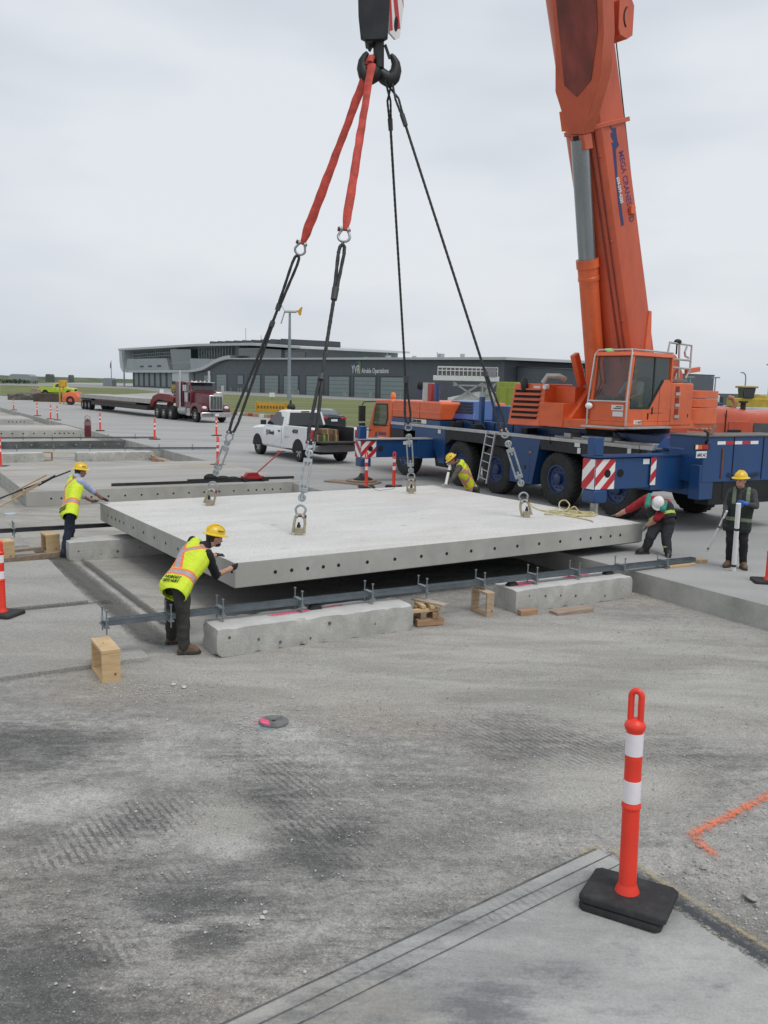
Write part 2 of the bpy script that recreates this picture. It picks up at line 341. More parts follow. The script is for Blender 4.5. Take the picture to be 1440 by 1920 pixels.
def grid_sheet(name, u0, u1, v0, v1, step, z, mat, amp=0, frame=K, kind='structure', attr=False, skip=None):
    nu = max(1, int(round((u1-u0)/step))); nv = max(1, int(round((v1-v0)/step)))
    vs = []
    for j in range(nv+1):
        for i in range(nu+1):
            p = frame.w(u0+(u1-u0)*i/nu, v0+(v1-v0)*j/nv, z)
            if amp:
                p.z += amp*noise.fractal(Vector((p.x*.9, p.y*.9, 1)), 1, 2, 4) + amp*.25*noise.fractal(Vector((p.x*7, p.y*7, 5)), 1, 2, 3)
                if i in (0, nu) or j in (0, nv): p.z = z
            vs.append(p)
    fs = [(j*(nu+1)+i, j*(nu+1)+i+1, (j+1)*(nu+1)+i+1, (j+1)*(nu+1)+i) for j in range(nv) for i in range(nu)]
    me = bpy.data.meshes.new(name); me.from_pydata(vs, [], fs); me.materials.append(mat)
    if attr:
        a = me.attributes.new('stain', 'FLOAT_COLOR', 'POINT'); a.data.foreach_set('color', stains([tuple(p) for p in vs]).ravel())
    me.polygons.foreach_set('use_smooth', [True]*len(me.polygons)); me.update()
    o = bpy.data.objects.new(name, me); COL.objects.link(o); return tag(o, kind=kind)
def poly_sheet(name, pts, z, mat, kind='structure'):
    me = bpy.data.meshes.new(name); me.from_pydata([(p[0], p[1], z) for p in pts], [], [tuple(range(len(pts)))]); me.materials.append(mat)
    bm = bmesh.new(); bm.from_mesh(me)
    for f in bm.faces:
        if f.normal.z < 0: f.normal_flip()
    bm.to_mesh(me); bm.free()
    o = bpy.data.objects.new(name, me); COL.objects.link(o); return tag(o, kind=kind)
grid_sheet('excavation_floor', -13.5, 3.0, -14.5, 3.0, .055, PZ, m_floor, amp=.012, attr=True)
# the rest of the excavated floor (an L-shaped sheet that butts against the near one)
me_pts = [K.w(*q) for q in ((-120, -60), (30, -60), (30, -14.5), (-13.5, -14.5), (-13.5, 3), (-.05, 3), (-.05, 130), (-120, 130))]
poly_sheet('excavation_ground', me_pts, PZ, m_floor)
# apron: starts at the paving line u = -0.3, real kerb-like face 0.36 m high towards the excavation
def apron():
    mb = MB(); e = -.30
    ys = [-60, -10, 0, 1.5, 3, 6, 10, 14, 20, 27, 35, 43, 60, 130]
    a = [K.w(e, v, 0) for v in ys]; b = [K.w(e, v, PZ-.2) for v in ys]
    n = len(ys)
    far = [Vector((900, -200, 0)), Vector((900, 4200, 0)), Vector((-2600, 4200, 0)), Vector((-2600, 262, 0))]
    mb.add(a+far+[K.w(-900, 130, 0)], [tuple(range(n))+()+tuple([n+4, n+3, n+2, n+1, n])])
    mb.add(a+b, [(i, i+1, n+i+1, n+i) for i in range(n-1)])
    o = mb.build('apron', [m_apron], smooth=False, fix=False); tag(o, kind='structure')
    bm = bmesh.new(); bm.from_mesh(o.data); bmesh.ops.remove_doubles(bm, verts=bm.verts, dist=1e-4); bmesh.ops.recalc_face_normals(bm, faces=bm.faces)
    for f in bm.faces:
        if len(f.verts) > 4 and f.normal.z < 0: bmesh.ops.reverse_faces(bm, faces=bm.faces[:]); break
    bmesh.ops.triangulate(bm, faces=[f for f in bm.faces if len(f.verts) > 4])
    o.data.materials.append(M('apron_edge_face', (.40, .395, .365), .9, var=.2, scale=1.2, dirt=.5, dcol=(.20, .195, .18), fine=.12, fscale=60, bump=.4, bscale=20))  # upright face coloured lighter to make up for the weak light on it
    for f in bm.faces:
        if abs(f.normal.z) < .5: f.material_index = 1
    bm.to_mesh(o.data); bm.free()
apron()
poly_sheet('far_ground', [(-6000, -300), (2500, -300), (2500, 9000), (-6000, 9000)], PZ-.9, m_field)
# grass, far road, far field and the low dyke on the horizon
gp = [G(*q) for q in ((1500, 835), (905, 812), (650, 808), (560, 790), (430, 777))] 
poly_sheet('grass_strip', [Vector((-20.5, 98, 0)), Vector((-4.0, 66, 0)), Vector((16, 40, 0)), Vector((70, -10, 0)), Vector((230, 40, 0)), Vector((60, 120, 0)), Vector((-6.0, 182, 0)), Vector((-41, 222, 0)), Vector((-36, 150, 0))], .006, m_grass)
poly_sheet('grass_verge', [G(0, 742), G(60, 744), G(180, 741.5), G(312, 735.5), G(240, 728.5), G(120, 725), G(0, 722)], .006, m_grass)
poly_sheet('service_road', [Vector((-6.5, 183, 0)), Vector((60, 121, 0)), Vector((110, 150, 0)), Vector((20, 190, 0)), Vector((-160, 520, 0)), Vector((-330, 560, 0)), G(0, 719.5), G(0, 722.1), G(120, 725.1), G(240, 728.6), G(312, 735.6), Vector((-41.2, 222.5, 0))], .010, m_road)
poly_sheet('far_field', [G(-400, 711), G(0, 719.3), G(150, 717.5), G(250, 719), G(248, 713.8), G(120, 710.6), G(-400, 699.5)], .012, m_field)
mb = MB()
rp_ = [];
for i in range(60):
    x = -2400+i*44; y = 1500+160*math.sin(i*.3)
    h = 5.5+1.8*noise.noise(Vector((i*.4, 3, 1)))+(2.5 if i % 17 == 5 else 0)
    rp_.append([(x, y, -1), (x, y+30, h), (x, y+90, h), (x, y+160, -1)])
mb.loft(rp_, cap=False, closed=False)
tag(mb.build('distant_dyke', M('dyke_green', (.085, .105, .06), .9, var=.4, scale=.02)), kind='structure')
# ---------------------------------------------------------------- sawn slab in the near corner, flush, with three saw cuts
c0 = K.loc(G(1120, 1595, PZ)); e1 = K.loc(G(430, 1920, PZ)); e2 = K.loc(G(1440, 1800, PZ))
o_ = G(1120, 1595, PZ); du = (G(430, 1920, PZ)-o_).normalized(); dv = (G(1440, 1800, PZ)-o_).normalized()
def fs_pt(a, b, z=0): return o_ + du*a + dv*b + Vector((0, 0, z))
def fslab():
    n = 60; vs = []; fs = []
    for j in range(n+1):
        for i in range(n+1):
            p = fs_pt(7*i/n, 7*j/n, .018); vs.append(p)
    fs = [(j*(n+1)+i, j*(n+1)+i+1, (j+1)*(n+1)+i+1, (j+1)*(n+1)+i) for j in range(n) for i in range(n)]
    me = bpy.data.meshes.new('sawn_slab'); me.from_pydata(vs, [], fs)
    at_ = me.attributes.new('stain', 'FLOAT_COLOR', 'POINT'); at_.data.foreach_set('color', stains([tuple(p) for p in vs], ([(915, 1890, 90, 42, .9, 0), (1180, 1790, 40, 14, .6, 10), (760, 1830, 60, 18, .6, -20), (1330, 1850, 60, 22, .5, 0), (1060, 1830, 80, 30, .55, 0), (640, 1850, 120, 22, .5, -24), (820, 1760, 150, 12, .45, -26), (1000, 1680, 90, 12, .4, -25), (700, 1930, 150, 30, .5, -20), (1240, 1900, 90, 30, .3, 0), (560, 1900, 90, 24, .6, -20), (1120, 1640, 30, 14, .6, 0)], [(1250, 1800, 150, 50, .7, 0), (1030, 1640, 60, 14, .7, -25), (1380, 1890, 90, 40, .5, 0), (760, 1900, 60, 30, .4, 0)], [(960, 1700, 110, 26, .7, -25), (660, 1830, 120, 26, .6, -25)])).ravel())
    me.materials.append(m_fslab); me.update()
    o = bpy.data.objects.new('sawn_slab', me); COL.objects.link(o); tag(o, kind='structure')
fslab()
m_cut = M('saw_cut', (.11, .112, .115), .9, var=.5, scale=14)
m_tar = ground_mat('joint_sealant', (.10, .105, .115), (.04, .042, .045), (.26, .26, .25), sc=4, blot=1, pits=False, tintf=0)
m_yel = ground_mat('worn_yellow_paint', (.36, .30, .15), (.2, .19, .16), (.42, .40, .33), sc=5, blot=1.2, pits=False, tintf=.2)
def strip(mb, p, q, wd, z, seg=40, jit=.35, m=0):
    p = Vector(p); q = Vector(q); d = (q-p).normalized(); s_ = Vector((-d.y, d.x, 0)); vs = []
    for i in range(seg+1):
        c = p+(q-p)*i/seg; wa = wd*(.5+jit*noise.noise(c*9)); wb = wd*(.5+jit*noise.noise(c*9+Vector((5, 5, 5))))
        vs += [Vector((*(c+s_*wa).xy, z)), Vector((*(c-s_*wb).xy, z))]
    mb.add(vs, [(2*i, 2*i+1, 2*i+3, 2*i+2) for i in range(seg)], m)
mb = MB(); zt = PZ+.018
strip(mb, fs_pt(.02, .0), fs_pt(6.8, .0), .014, zt+.004); strip(mb, fs_pt(-.05, .115), fs_pt(6.8, .115), .009, zt+.004); strip(mb, fs_pt(-.02, .235), fs_pt(6.8, .235), .009, zt+.004)
tag(mb.build('saw_cuts', m_cut, smooth=False), kind='structure')
# sprayed paint: thin sheets whose edges break up
def spray_mat(name, col, dens=.5):
    m = bpy.data.materials.new(name); m.use_nodes = True; t = m.node_tree; b_ = t.nodes['Principled BSDF']; b_.inputs['Base Color'].default_value = (*col, 1); b_.inputs['Roughness'].default_value = .85
    a_ = t.nodes.new('ShaderNodeAttribute'); a_.attribute_name = 'edge'; tc = t.nodes.new('ShaderNodeTexCoord')
    n_ = t.nodes.new('ShaderNodeTexNoise'); n_.inputs['Scale'].default_value = 34; n_.inputs['Detail'].default_value = 8; n_.inputs['Roughness'].default_value = .85; t.links.new(tc.outputs['Object'], n_.inputs['Vector'])
    s1 = t.nodes.new('ShaderNodeMath'); s1.operation = 'MULTIPLY_ADD'; t.links.new(n_.outputs['Fac'], s1.inputs[0]); s1.inputs[1].default_value = 6.0; s1.inputs[2].default_value = -3.0+dens
    s2 = t.nodes.new('ShaderNodeMath'); s2.operation = 'SUBTRACT'; t.links.new(s1.outputs[0], s2.inputs[0]); t.links.new(a_.outputs['Fac'], s2.inputs[1])
    r = t.nodes.new('ShaderNodeMapRange'); r.inputs['From Min'].default_value = -.4; r.inputs['From Max'].default_value = .5; t.links.new(s2.outputs[0], r.inputs['Value']); t.links.new(r.outputs['Result'], b_.inputs['Alpha'])
    return m
def soft_strip(name, pts, wd, z, mat, seg=30):
    P = []
    for i in range(len(pts)-1): P += [Vector(pts[i]).lerp(Vector(pts[i+1]), k/seg) for k in range(seg)]
    P.append(Vector(pts[-1])); vs = []; ed = []
    for i, p in enumerate(P):
        d = (P[min(i+1, len(P)-1)]-P[max(i-1, 0)]).normalized(); s_ = Vector((-d.y, d.x, 0)); e_ = min(i, len(P)-1-i)
        for k in range(-3, 4): vs.append(Vector((*(p+s_*wd*k/6).xy, z))); ed.append(abs(k)/3+(1-e_/4 if e_ < 4 else 0))
    me = bpy.data.meshes.new(name); me.from_pydata(vs, [], [(i*7+k, i*7+k+1, (i+1)*7+k+1, (i+1)*7+k) for i in range(len(P)-1) for k in range(6)]); a_ = me.attributes.new('edge', 'FLOAT', 'POINT'); a_.data.foreach_set('value', ed)
    me.materials.append(mat); o = bpy.data.objects.new(name, me); COL.objects.link(o); return o
m_spo = spray_mat('orange_spray', (.85, .20, .08), .25)
a = G(1440, 1495, PZ); b = G(1297, 1567, PZ); c = G(1347, 1614, PZ)
tag(soft_strip('orange_survey_mark', [a+(a-b)*.6, b+(a-b)*.06, b+Vector((0, -.01, 0)), b+(c-b)*.2, c], .15, PZ+.016, m_spo, 16), kind='structure')
zt = PZ+.018
tag(soft_strip('joint_sealant_band', [fs_pt(.03, .25), fs_pt(.03, 6)], .17, zt+.003, spray_mat('sealant_black', (.06, .065, .073), .55), 160), kind='structure')
tag(soft_strip('yellow_paint_line', [fs_pt(-.075, -.05), fs_pt(-.075, 6)], .12, zt+.006, spray_mat('yellow_worn', (.37, .31, .18), .1), 160), kind='structure')
tag(soft_strip('yellow_paint_line', [fs_pt(.10, .3), fs_pt(.10, 6)], .05, zt+.008, spray_mat('yellow_worn_thin', (.37, .31, .18), -.2), 160), kind='structure')
tag(soft_strip('yellow_paint_line', [fs_pt(.22, -.02), fs_pt(-.08, -.02)], .09, zt+.009, MATS.get('x') or spray_mat('yellow_worn_corner', (.37, .31, .18), .2), 20), kind='structure')
# grooves between old slabs on the left and old slabs themselves (3 cm proud)
m_gr = ground_mat('groove_dirt', (.13, .128, .12), (.07, .07, .07), (.2, .2, .19), sc=3, blot=1)
def old_slab(u0, u1, v0, v1, nm='old_pavement'):
    mb = MB(); vs = [K.w(u0, v0), K.w(u1, v0), K.w(u1, v1), K.w(u0, v1)]
    mb.hexa([p+Vector((0, 0, PZ-.05)) for p in vs], [p+Vector((0, 0, PZ+.06)) for p in vs]); o = mb.build(nm, m_old, bevel=.012); return tag(o, kind='structure')
for q in ((-9.7, -8.75, 6.95, 13.2), (-14.5, -9.95, 7.0, 13.2), (-14.5, -8.62, 2.86, 6.25), (-14.5, -8.55, -.25, 2.6)): old_slab(*q)
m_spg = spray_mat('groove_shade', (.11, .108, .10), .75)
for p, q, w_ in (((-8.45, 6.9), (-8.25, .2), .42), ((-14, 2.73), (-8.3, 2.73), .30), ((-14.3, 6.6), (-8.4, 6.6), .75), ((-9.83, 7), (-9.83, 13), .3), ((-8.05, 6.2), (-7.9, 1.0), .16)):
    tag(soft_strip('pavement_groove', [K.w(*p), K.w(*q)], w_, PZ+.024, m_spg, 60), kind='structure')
# ================================================================ precast slabs
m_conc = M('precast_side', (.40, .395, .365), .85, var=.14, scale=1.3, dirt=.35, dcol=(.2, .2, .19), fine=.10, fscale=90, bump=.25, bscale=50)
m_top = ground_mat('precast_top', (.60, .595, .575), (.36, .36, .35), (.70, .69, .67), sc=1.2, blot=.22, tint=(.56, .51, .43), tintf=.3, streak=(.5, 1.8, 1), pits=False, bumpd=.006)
m_top2 = ground_mat('precast_top_weathered', (.40, .39, .365), (.25, .24, .22), (.49, .485, .46), sc=.7, blot=.5, tint=(.33, .27, .19), tintf=.5, streak=(.3, 1.4, 1), pits=False, bumpd=.004)
m_hole = M('dark_hole', (.012, .012, .012), .95, var=.3)
m_rubber = M('rubber_black', (.02, .02, .02), .85, var=.3, scale=8, dirt=.3, dcol=(.10, .10, .10))
def slab_obj(name, label, u_dir, org, Ln, W, z, t, group, topm, nf=17, ns=14, r=.028, gap=.06, sides='ab'):
    """precast panel with a row of dowel sockets along its faces; org = near-left corner"""
    yaw = math.atan2(u_dir.y, u_dir.x); o = thing(name, label, 'concrete slab', (org.x, org.y, z), yaw, group)
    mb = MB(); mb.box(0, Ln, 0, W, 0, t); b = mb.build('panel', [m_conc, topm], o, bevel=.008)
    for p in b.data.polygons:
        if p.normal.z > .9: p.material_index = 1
    h = MB(); rim = MB()
    def dots(a0, a1, n, face):
        ends = 4; xs = []
        # four close sockets at each end, wider spacing between
        d = .26; mid0, mid1 = a0+d*ends, a1-d*ends
        xs = [a0+d*i for i in range(ends)]+[mid0+(mid1-mid0)*i/(n-1) for i in range(n)]+[a1-d*i for i in range(ends)][::-1]
        for x in xs:
            if face == 0: p, q = (x, -.0015, t*.48), (x, .05, t*.48)
            else: p, q = (-.0015, x, t*.48), (.05, x, t*.48)
            h.cyl(p, q, r, n=12); p2 = Vector(p); dr = (Vector(p)-Vector(q)).normalized()
    if 'a' in sides: dots(.62, Ln-.62, nf-8, 0)
    if 'b' in sides: dots(.62, W-.55, ns-8, 1)
    h.build('dowel_socket', m_hole, o)
    mb = MB(); mb.box(.03, Ln-.03, .03, W-.03, -.016, -.0005); mb.build('bottom_gasket', m_rubber, o)
    return o
SA = Vector((-2.043, 11.747, 0)); syaw = rad(33.37); sdx = Vector((math.cos(syaw), math.sin(syaw), 0)); sdy = Vector((-sdx.y, sdx.x, 0)); SZ = CH-2.464-.36
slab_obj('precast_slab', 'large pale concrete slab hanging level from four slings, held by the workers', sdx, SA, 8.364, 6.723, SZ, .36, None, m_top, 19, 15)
def ST(x, y, z=0): return SA+sdx*x+sdy*y+Vector((0, 0, SZ+.36+z))
p = K.w(-7.93, 13.8); slab_obj('precast_slab', 'grey concrete slab with black rails on its near edge, behind the hanging slab', K.x, p, 7.85, 7.6, PZ, .40, 'slabs already laid in the paving row', m_top2, 19, 15)
p = K.w(-12.5, 43.2); slab_obj('precast_slab', 'laid concrete slab end showing dowel holes, beside the two tall posts at far left', K.x, p, 12.0, 6, PZ, .37, 'slabs already laid in the paving row', m_top2, 24, 15, sides='a', r=.045)
p = K.w(-13.8, 57.5); slab_obj('precast_slab', 'farthest small laid slab end at left edge, below the first orange posts', K.x, p, 12.6, 7, PZ, .37, 'slabs already laid in the paving row', m_top2, 24, 15, sides='a', r=.045)
# ================================================================ rough concrete support blocks
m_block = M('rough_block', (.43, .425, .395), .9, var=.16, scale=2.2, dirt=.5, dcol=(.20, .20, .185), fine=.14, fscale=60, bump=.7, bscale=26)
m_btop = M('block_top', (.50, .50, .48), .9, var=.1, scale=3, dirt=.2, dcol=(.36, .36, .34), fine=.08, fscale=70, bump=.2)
m_spk = spray_mat('pink_spray', (.85, .12, .25), .5)
m_pink = ground_mat('pink_paint', (.85, .13, .26), (.62, .3, .34), (.8, .5, .5), sc=6, blot=.8, pits=False, tintf=0)
def block(u0, u1, v0, v1, label, chip=.03, pink=None, h=.355, seed=0, group='rough concrete blocks carrying the rails'):
    W = u1-u0; Dp = v1-v0; o = thing('concrete_block', label, 'concrete block', K.w(u0, v0, PZ), K.yaw, group)
    nx, ny, nz_ = int(W/.06), int(Dp/.06), int(h/.06); bm = bmesh.new()
    bmesh.ops.create_cube(bm, size=1)
    for v in bm.verts: v.co = Vector(((v.co.x+.5)*W, (v.co.y+.5)*Dp, (v.co.z+.5)*h))
    for ax, n in ((0, nx), (1, ny), (2, nz_)):
        for i in range(1, n):
            no = Vector((0, 0, 0)); no[ax] = 1; co = Vector((0, 0, 0)); co[ax] = (W, Dp, h)[ax]*i/n
            bmesh.ops.bisect_plane(bm, geom=bm.verts[:]+bm.edges[:]+bm.faces[:], plane_co=co, plane_no=no)
    for v in bm.verts:
        c = v.co; n_ = noise.fractal(c*3+Vector((seed, 0, 0)), 1, 2, 4); edge = 0
        ex = min(c.x, W-c.x); ey = min(c.y, Dp-c.y); ez = min(c.z, h-c.z)
        near = sorted((ex, ey, ez))
        if near[1] < .03: edge = max(0, noise.noise(c*6.5+Vector((seed, 7, 0)))-.12)*chip*2.4+.008*abs(noise.noise(c*22))
        if near[2] < .06: edge += chip*1.3
        tow = Vector((W/2, Dp/2, h/2))-c; tow = Vector((math.copysign(min(abs(tow.x), 1), tow.x) if ex < .03 else 0, math.copysign(1, tow.y) if ey < .03 else 0, math.copysign(1, tow.z) if ez < .03 else 0))
        if tow.length: tow.normalize()
        v.co = c+tow*edge+Vector((0 if ex > .01 else n_*.012, 0 if ey > .01 else n_*.012, 0 if ez > .01 else n_*.002))
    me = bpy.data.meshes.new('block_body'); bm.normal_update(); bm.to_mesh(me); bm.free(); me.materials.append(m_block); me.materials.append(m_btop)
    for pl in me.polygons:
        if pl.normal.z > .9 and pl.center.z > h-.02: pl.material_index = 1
    me.polygons.foreach_set('use_smooth', [True]*len(me.polygons)); me.set_sharp_from_angle(angle=rad(40))
    b = bpy.data.objects.new('block_body', me); COL.objects.link(b); b.parent = o
    k = MB(); rnd = random.Random(seed)
    for i in range(int(W*2.6)):
        x = .2+(W-.3)*i/(W*2.6)+rnd.uniform(-.06, .06); z = h*rnd.uniform(.25, .75); rr = rnd.uniform(.012, .022)
        k.cyl((x, -.006+rnd.uniform(-.002, .002), z), (x, .04, z), rr, n=9)
    k.build('core_hole', M('hole_grey', (.12, .12, .115), .95, var=.4, scale=20), o)
    if pink:
        for (x0, x1, y, wd) in pink:
            pb = soft_strip('paint_mark', [(x0, y, 0), (x1, y+.04, 0)], wd*2.6, h+.004, m_spk, 24); pb.parent = o
    return o
block(-7.78, -4.93, -.50, .05, 'long rough concrete block under the near rail, beside the nearest worker\'s boots', pink=[(.75, 1.5, .34, .06), (1.55, 2.0, .40, .035)], seed=1)
block(-3.06, -.62, -.43, .14, 'rough concrete block with pink paint, boards lying in front of it', pink=[(.12, .65, .26, .06), (.3, .7, .42, .04), (1.25, 1.95, .42, .05)], chip=.02, seed=2)
block(-8.28, -4.2, 6.15, 6.72, 'concrete block in the shadow under the far edge of the hanging slab', chip=.012, seed=3)
block(-9.6, -5.35, 26.9, 27.5, 'pale concrete block in the far pit, at the left edge of the picture', seed=4)
block(-4.12, -.95, 26.7, 27.3, 'long pale concrete block in the far pit, behind the left worker\'s helmet', seed=5)
# strip of pit wall on the far pit (dark formed face with studs)
m_dark = M('dark_formwork', (.09, .095, .095), .8, var=.4, scale=2, dirt=.4, dcol=(.16, .16, .15))
o = thing('pit_wall', 'dark studded wall board along the back of the far pit', 'pit wall', K.w(-10, 33.8, PZ), K.yaw)
mb = MB(); mb.box(0, 9.6, 0, .12, 0, .36); mb.build('board', m_dark, o)
mb = MB()
for i in range(14): mb.cyl((.4+i*.68, -.0, .18), (.4+i*.68, -.05, .18), .05, n=8)
mb.build('stud', M('stud_grey', (.2, .2, .2), .7), o)
# ================================================================ rails with levelling bolts
m_galv = M('galvanised', (.30, .34, .36), .42, .85, var=.18, scale=6, dirt=.25, dcol=(.16, .17, .17))
m_rail = M('rail_steel', (.145, .175, .195), .5, .55, var=.2, scale=5, dirt=.3, dcol=(.10, .10, .10))
m_rdark = M('rail_dark', (.045, .05, .055), .5, .5, var=.3, scale=5)
def rail(p, q, label, clamps, cat='steel rail', h=.07, group='steel levelling rails', mat=None, bolts=True, gap=.15):
    p = Vector(p); q = Vector(q); d = q-p; Ln = d.length; yaw = math.atan2(d.y, d.x); pitch = math.atan2(d.z, d.xy.length)
    o = thing('steel_rail', label, cat, p, yaw, group); o.rotation_euler = (0, -pitch, yaw)
    for s_ in (-1, 1):
        mb = MB(); y0 = s_*gap/2*.42
        mb.box(0, Ln, y0-.020, y0+.020, 0, h); mb.box(.0, Ln, y0-.026, y0+.026, h*.88, h); mb.box(.0, Ln, y0-.026, y0+.026, 0, h*.12)
        mb.build('channel', mat or m_rail, o)
    if bolts:
        proto = None
        for x in clamps:
            if proto is None:
                c = MB(); c.box(-.03, .03, -.15, .15, -.012, .004); c.box(-.03, .03, -.10, .10, h+.001, h+.012)
                c = c.build('clamp', m_galv, o); proto = c
                for s_ in (-1, 1):
                    b = MB(); y = s_*.115; b.cyl((0, y, -.09), (0, y, h+.12), .0095, n=8); b.cyl((0, y, h+.12), (0, y, h+.135), .019, n=6); b.cyl((0, y, .006), (0, y, .026), .024, n=6)
                    b.build('levelling_bolt', m_galv, c)
                c.location = (x, 0, 0)
            else: dup(proto, loc=(x, 0, 0), parent=o)
    return o
RA = G(196, 1172, .10); RB = G(1300, 1052, .05); Rd = (RB-RA); RL = Rd.length
def rail_x(px, py): # distance along rail 1 for pixel column
    best = min(range(2001), key=lambda i: abs(PX(RA+Rd*i/2000)[0]-px)); return RL*best/2000
rail(RA, RB, 'long grey rail with bolt pairs lying across the blocks in front', [rail_x(x, 0) for x in (196, 316, 412, 560, 691, 792, 900, 998, 1077, 1162, 1242)])
rail(K.w(-9.6, 7.55, .03), K.w(-3.2, 7.45, .03), 'dark rail with bolts at left, running under the far edge of the hanging slab', [.55+1.02*i for i in range(5)], mat=m_rdark)
rail(K.w(-10, 35.9, .03), K.w(1.5, 35.0, .03), 'thin far rail with bolts in front of the fire extinguisher', [1+1.35*i for i in range(8)])
rail(K.w(-10, 29.4, .03), K.w(2.0, 27.2, .03), 'thin rail with bolts across the far pit, ending by a post base', [1+1.45*i for i in range(8)])
rail(K.w(-5.6, 14.35, .045), K.w(-.9, 14.28, .045), 'black rail resting on the near edge of the laid slab', [], bolts=False, mat=m_rdark, h=.07)
rail(K.w(-3.3, 14.7, .045), K.w(.1, 14.62, .045), 'second black rail behind the first on the laid slab', [], bolts=False, mat=m_rdark, h=.07)
rail(K.w(-11.4, 27.9, .0), K.w(-9.2, 21.5, .04), 'short dark rail lying at the far left of the laid slab', [], bolts=False, mat=m_rdark, h=.07)
# ================================================================ timber
m_wood = M('fresh_timber', (.56, .40, .22), .75, var=.14, scale=3, dirt=.25, dcol=(.34, .2, .1), stretch=(1, 1, 7), fine=.08, bump=.2)
m_wood2 = M('weathered_timber', (.27, .20, .145), .85, var=.3, scale=4, dirt=.4, dcol=(.14, .10, .075), stretch=(1.5, 6, 6), bump=.3)
m_wood3 = M('brown_timber', (.36, .22, .13), .8, var=.25, scale=4, dirt=.3, dcol=(.2, .12, .08), stretch=(1, 6, 6), bump=.2)
def frame_box(p, yaw, label, W=.36, H=.38, Dp=.16, t=.04, mat=None, group='open timber support boxes'):
    o = thing('timber_box', label, 'timber box', p, yaw, group); mat = mat or m_wood
    mb = MB(); mb.box(-W/2, W/2, 0, Dp, H-t, H); mb.build('top_board', mat, o, bevel=.003)
    mb = MB(); mb.box(-W/2, W/2, 0, Dp, 0, t); mb.build('bottom_board', mat, o, bevel=.003)
    for x0 in (-W/2+.003, W/2-t-.003):
        mb = MB(); mb.box(x0, x0+t, .003, Dp-.003, t, H-t); mb.build('side_board', mat, o, bevel=.003)
    k = MB(); k.cyl((W/2-.001, Dp*.7, .09), (W/2+.0015, Dp*.7, .09), .014, n=10); k.cyl((-.02, Dp*.4, H-.001), (-.02, Dp*.4, H+.0015), .012, n=10)
    k.build('knot', M('knot_brown', (.22, .10, .05), .8), o)
    return o
pb = G(193, 1284, PZ); q2 = G(170, 1253, PZ)
# near box: its open side faces left, one board face towards the camera
frame_box((pb+q2)/2, math.atan2((pb-q2).y, (pb-q2).x), 'fresh pine box on the ground under the near end of the rail', W=.56, H=.375, Dp=.21)
p = G(88, 1038, PZ); frame_box(p+Vector((-.1, .1, 0)), rad(-52), 'pine box under the dark rail beside the left worker', W=.36, H=.37, Dp=.26)
p = G(4, 1052, PZ); frame_box(p+Vector((-.1, .05, 0)), rad(-52), 'pine box cut by the left picture edge', W=.36, H=.37, Dp=.26)
p = G(897, 1151, PZ); frame_box(p, rad(-63), 'weathered timber box under the rail, between the timber stack and the block', W=.44, H=.37, Dp=.13, mat=M('box_weathered', (.42, .31, .21), .8, var=.25, scale=4, dirt=.3, dcol=(.2, .14, .1), stretch=(1, 1, 6)))
p = G(90, 864, PZ); frame_box(p, rad(30), 'small brown timber post box in the far pit between two blocks', W=.4, H=.36, Dp=.2, mat=m_wood3)
# crib of offcuts: each timber is its own thing
CB = G(798, 1176, PZ)
def timber(cx, cy, z, Ln, wd, ht, yaw, label, mat, group=None, base=CB, tilt=0):
    o = MB(); o.box(-Ln/2, Ln/2, -wd/2, wd/2, 0, ht); o = o.build('timber_block', mat, None, bevel=.004)
    o.location = base+Vector((cx, cy, z)); o.rotation_euler = (0, tilt, rad(yaw)); return tag(o, label, 'timber', group)
g = 'timber offcuts stacked under the rail'
timber(.06, .12, .0, .42, .09, .10, 22, 'bottom timber of the stack, nearest the camera', m_wood3, g)
timber(-.02, .36, .0, .40, .09, .10, 30, 'bottom timber of the stack, on the shaded side', m_wood2, g)
timber(-.10, .2, .103, .34, .09, .09, 115, 'dark cross timber second from the bottom of the stack', m_wood2, g)
timber(.12, .24, .103, .30, .09, .09, 100, 'brown cross timber on the right of the stack', m_wood3, g)
timber(.0, .12, .196, .44, .09, .045, 24, 'pale timber laid across the middle of the stack', m_wood, g)
timber(.02, .3, .196, .36, .09, .05, 20, 'inner pale timber at mid height of the stack', m_wood, g)
timber(-.08, .2, .248, .28, .07, .05, 112, 'short pale block left on top of the stack', m_wood, g)
timber(.06, .2, .248, .26, .07, .05, 108, 'short pale block right on top of the stack', m_wood, g)
timber(.05, .22, .301, .56, .13, .03, -38, 'plank on top of the stack touching the rail', M('grey_plank', (.40, .33, .27), .8, var=.2, scale=4, stretch=(1, 6, 6)), g)
g = None
p = G(990, 1155, PZ); timber(0, .05, 0, .30, .11, .09, 24, 'short square timber lying by the pink-painted block', m_wood3, base=p)
p = G(1073, 1150, PZ); timber(0, .05, 0, .72, .20, .055, 30, 'flat weathered plank lying in front of the pink-painted block', M('plank_flat', (.33, .25, .19), .85, var=.25, scale=3, dirt=.3, dcol=(.2, .15, .12), stretch=(1, 6, 6)), base=p)
p = G(1290, 1062, 0); timber(-.14, -.0, 0, .62, .14, .04, 28, 'pale plank lying under the rail end beside the worker in red', m_wood, base=p)
p = G(1316, 1056, 0); timber(0, .08, 0, .2, .16, .06, 28, 'short pale block at the far end of the rail', m_wood, base=p)
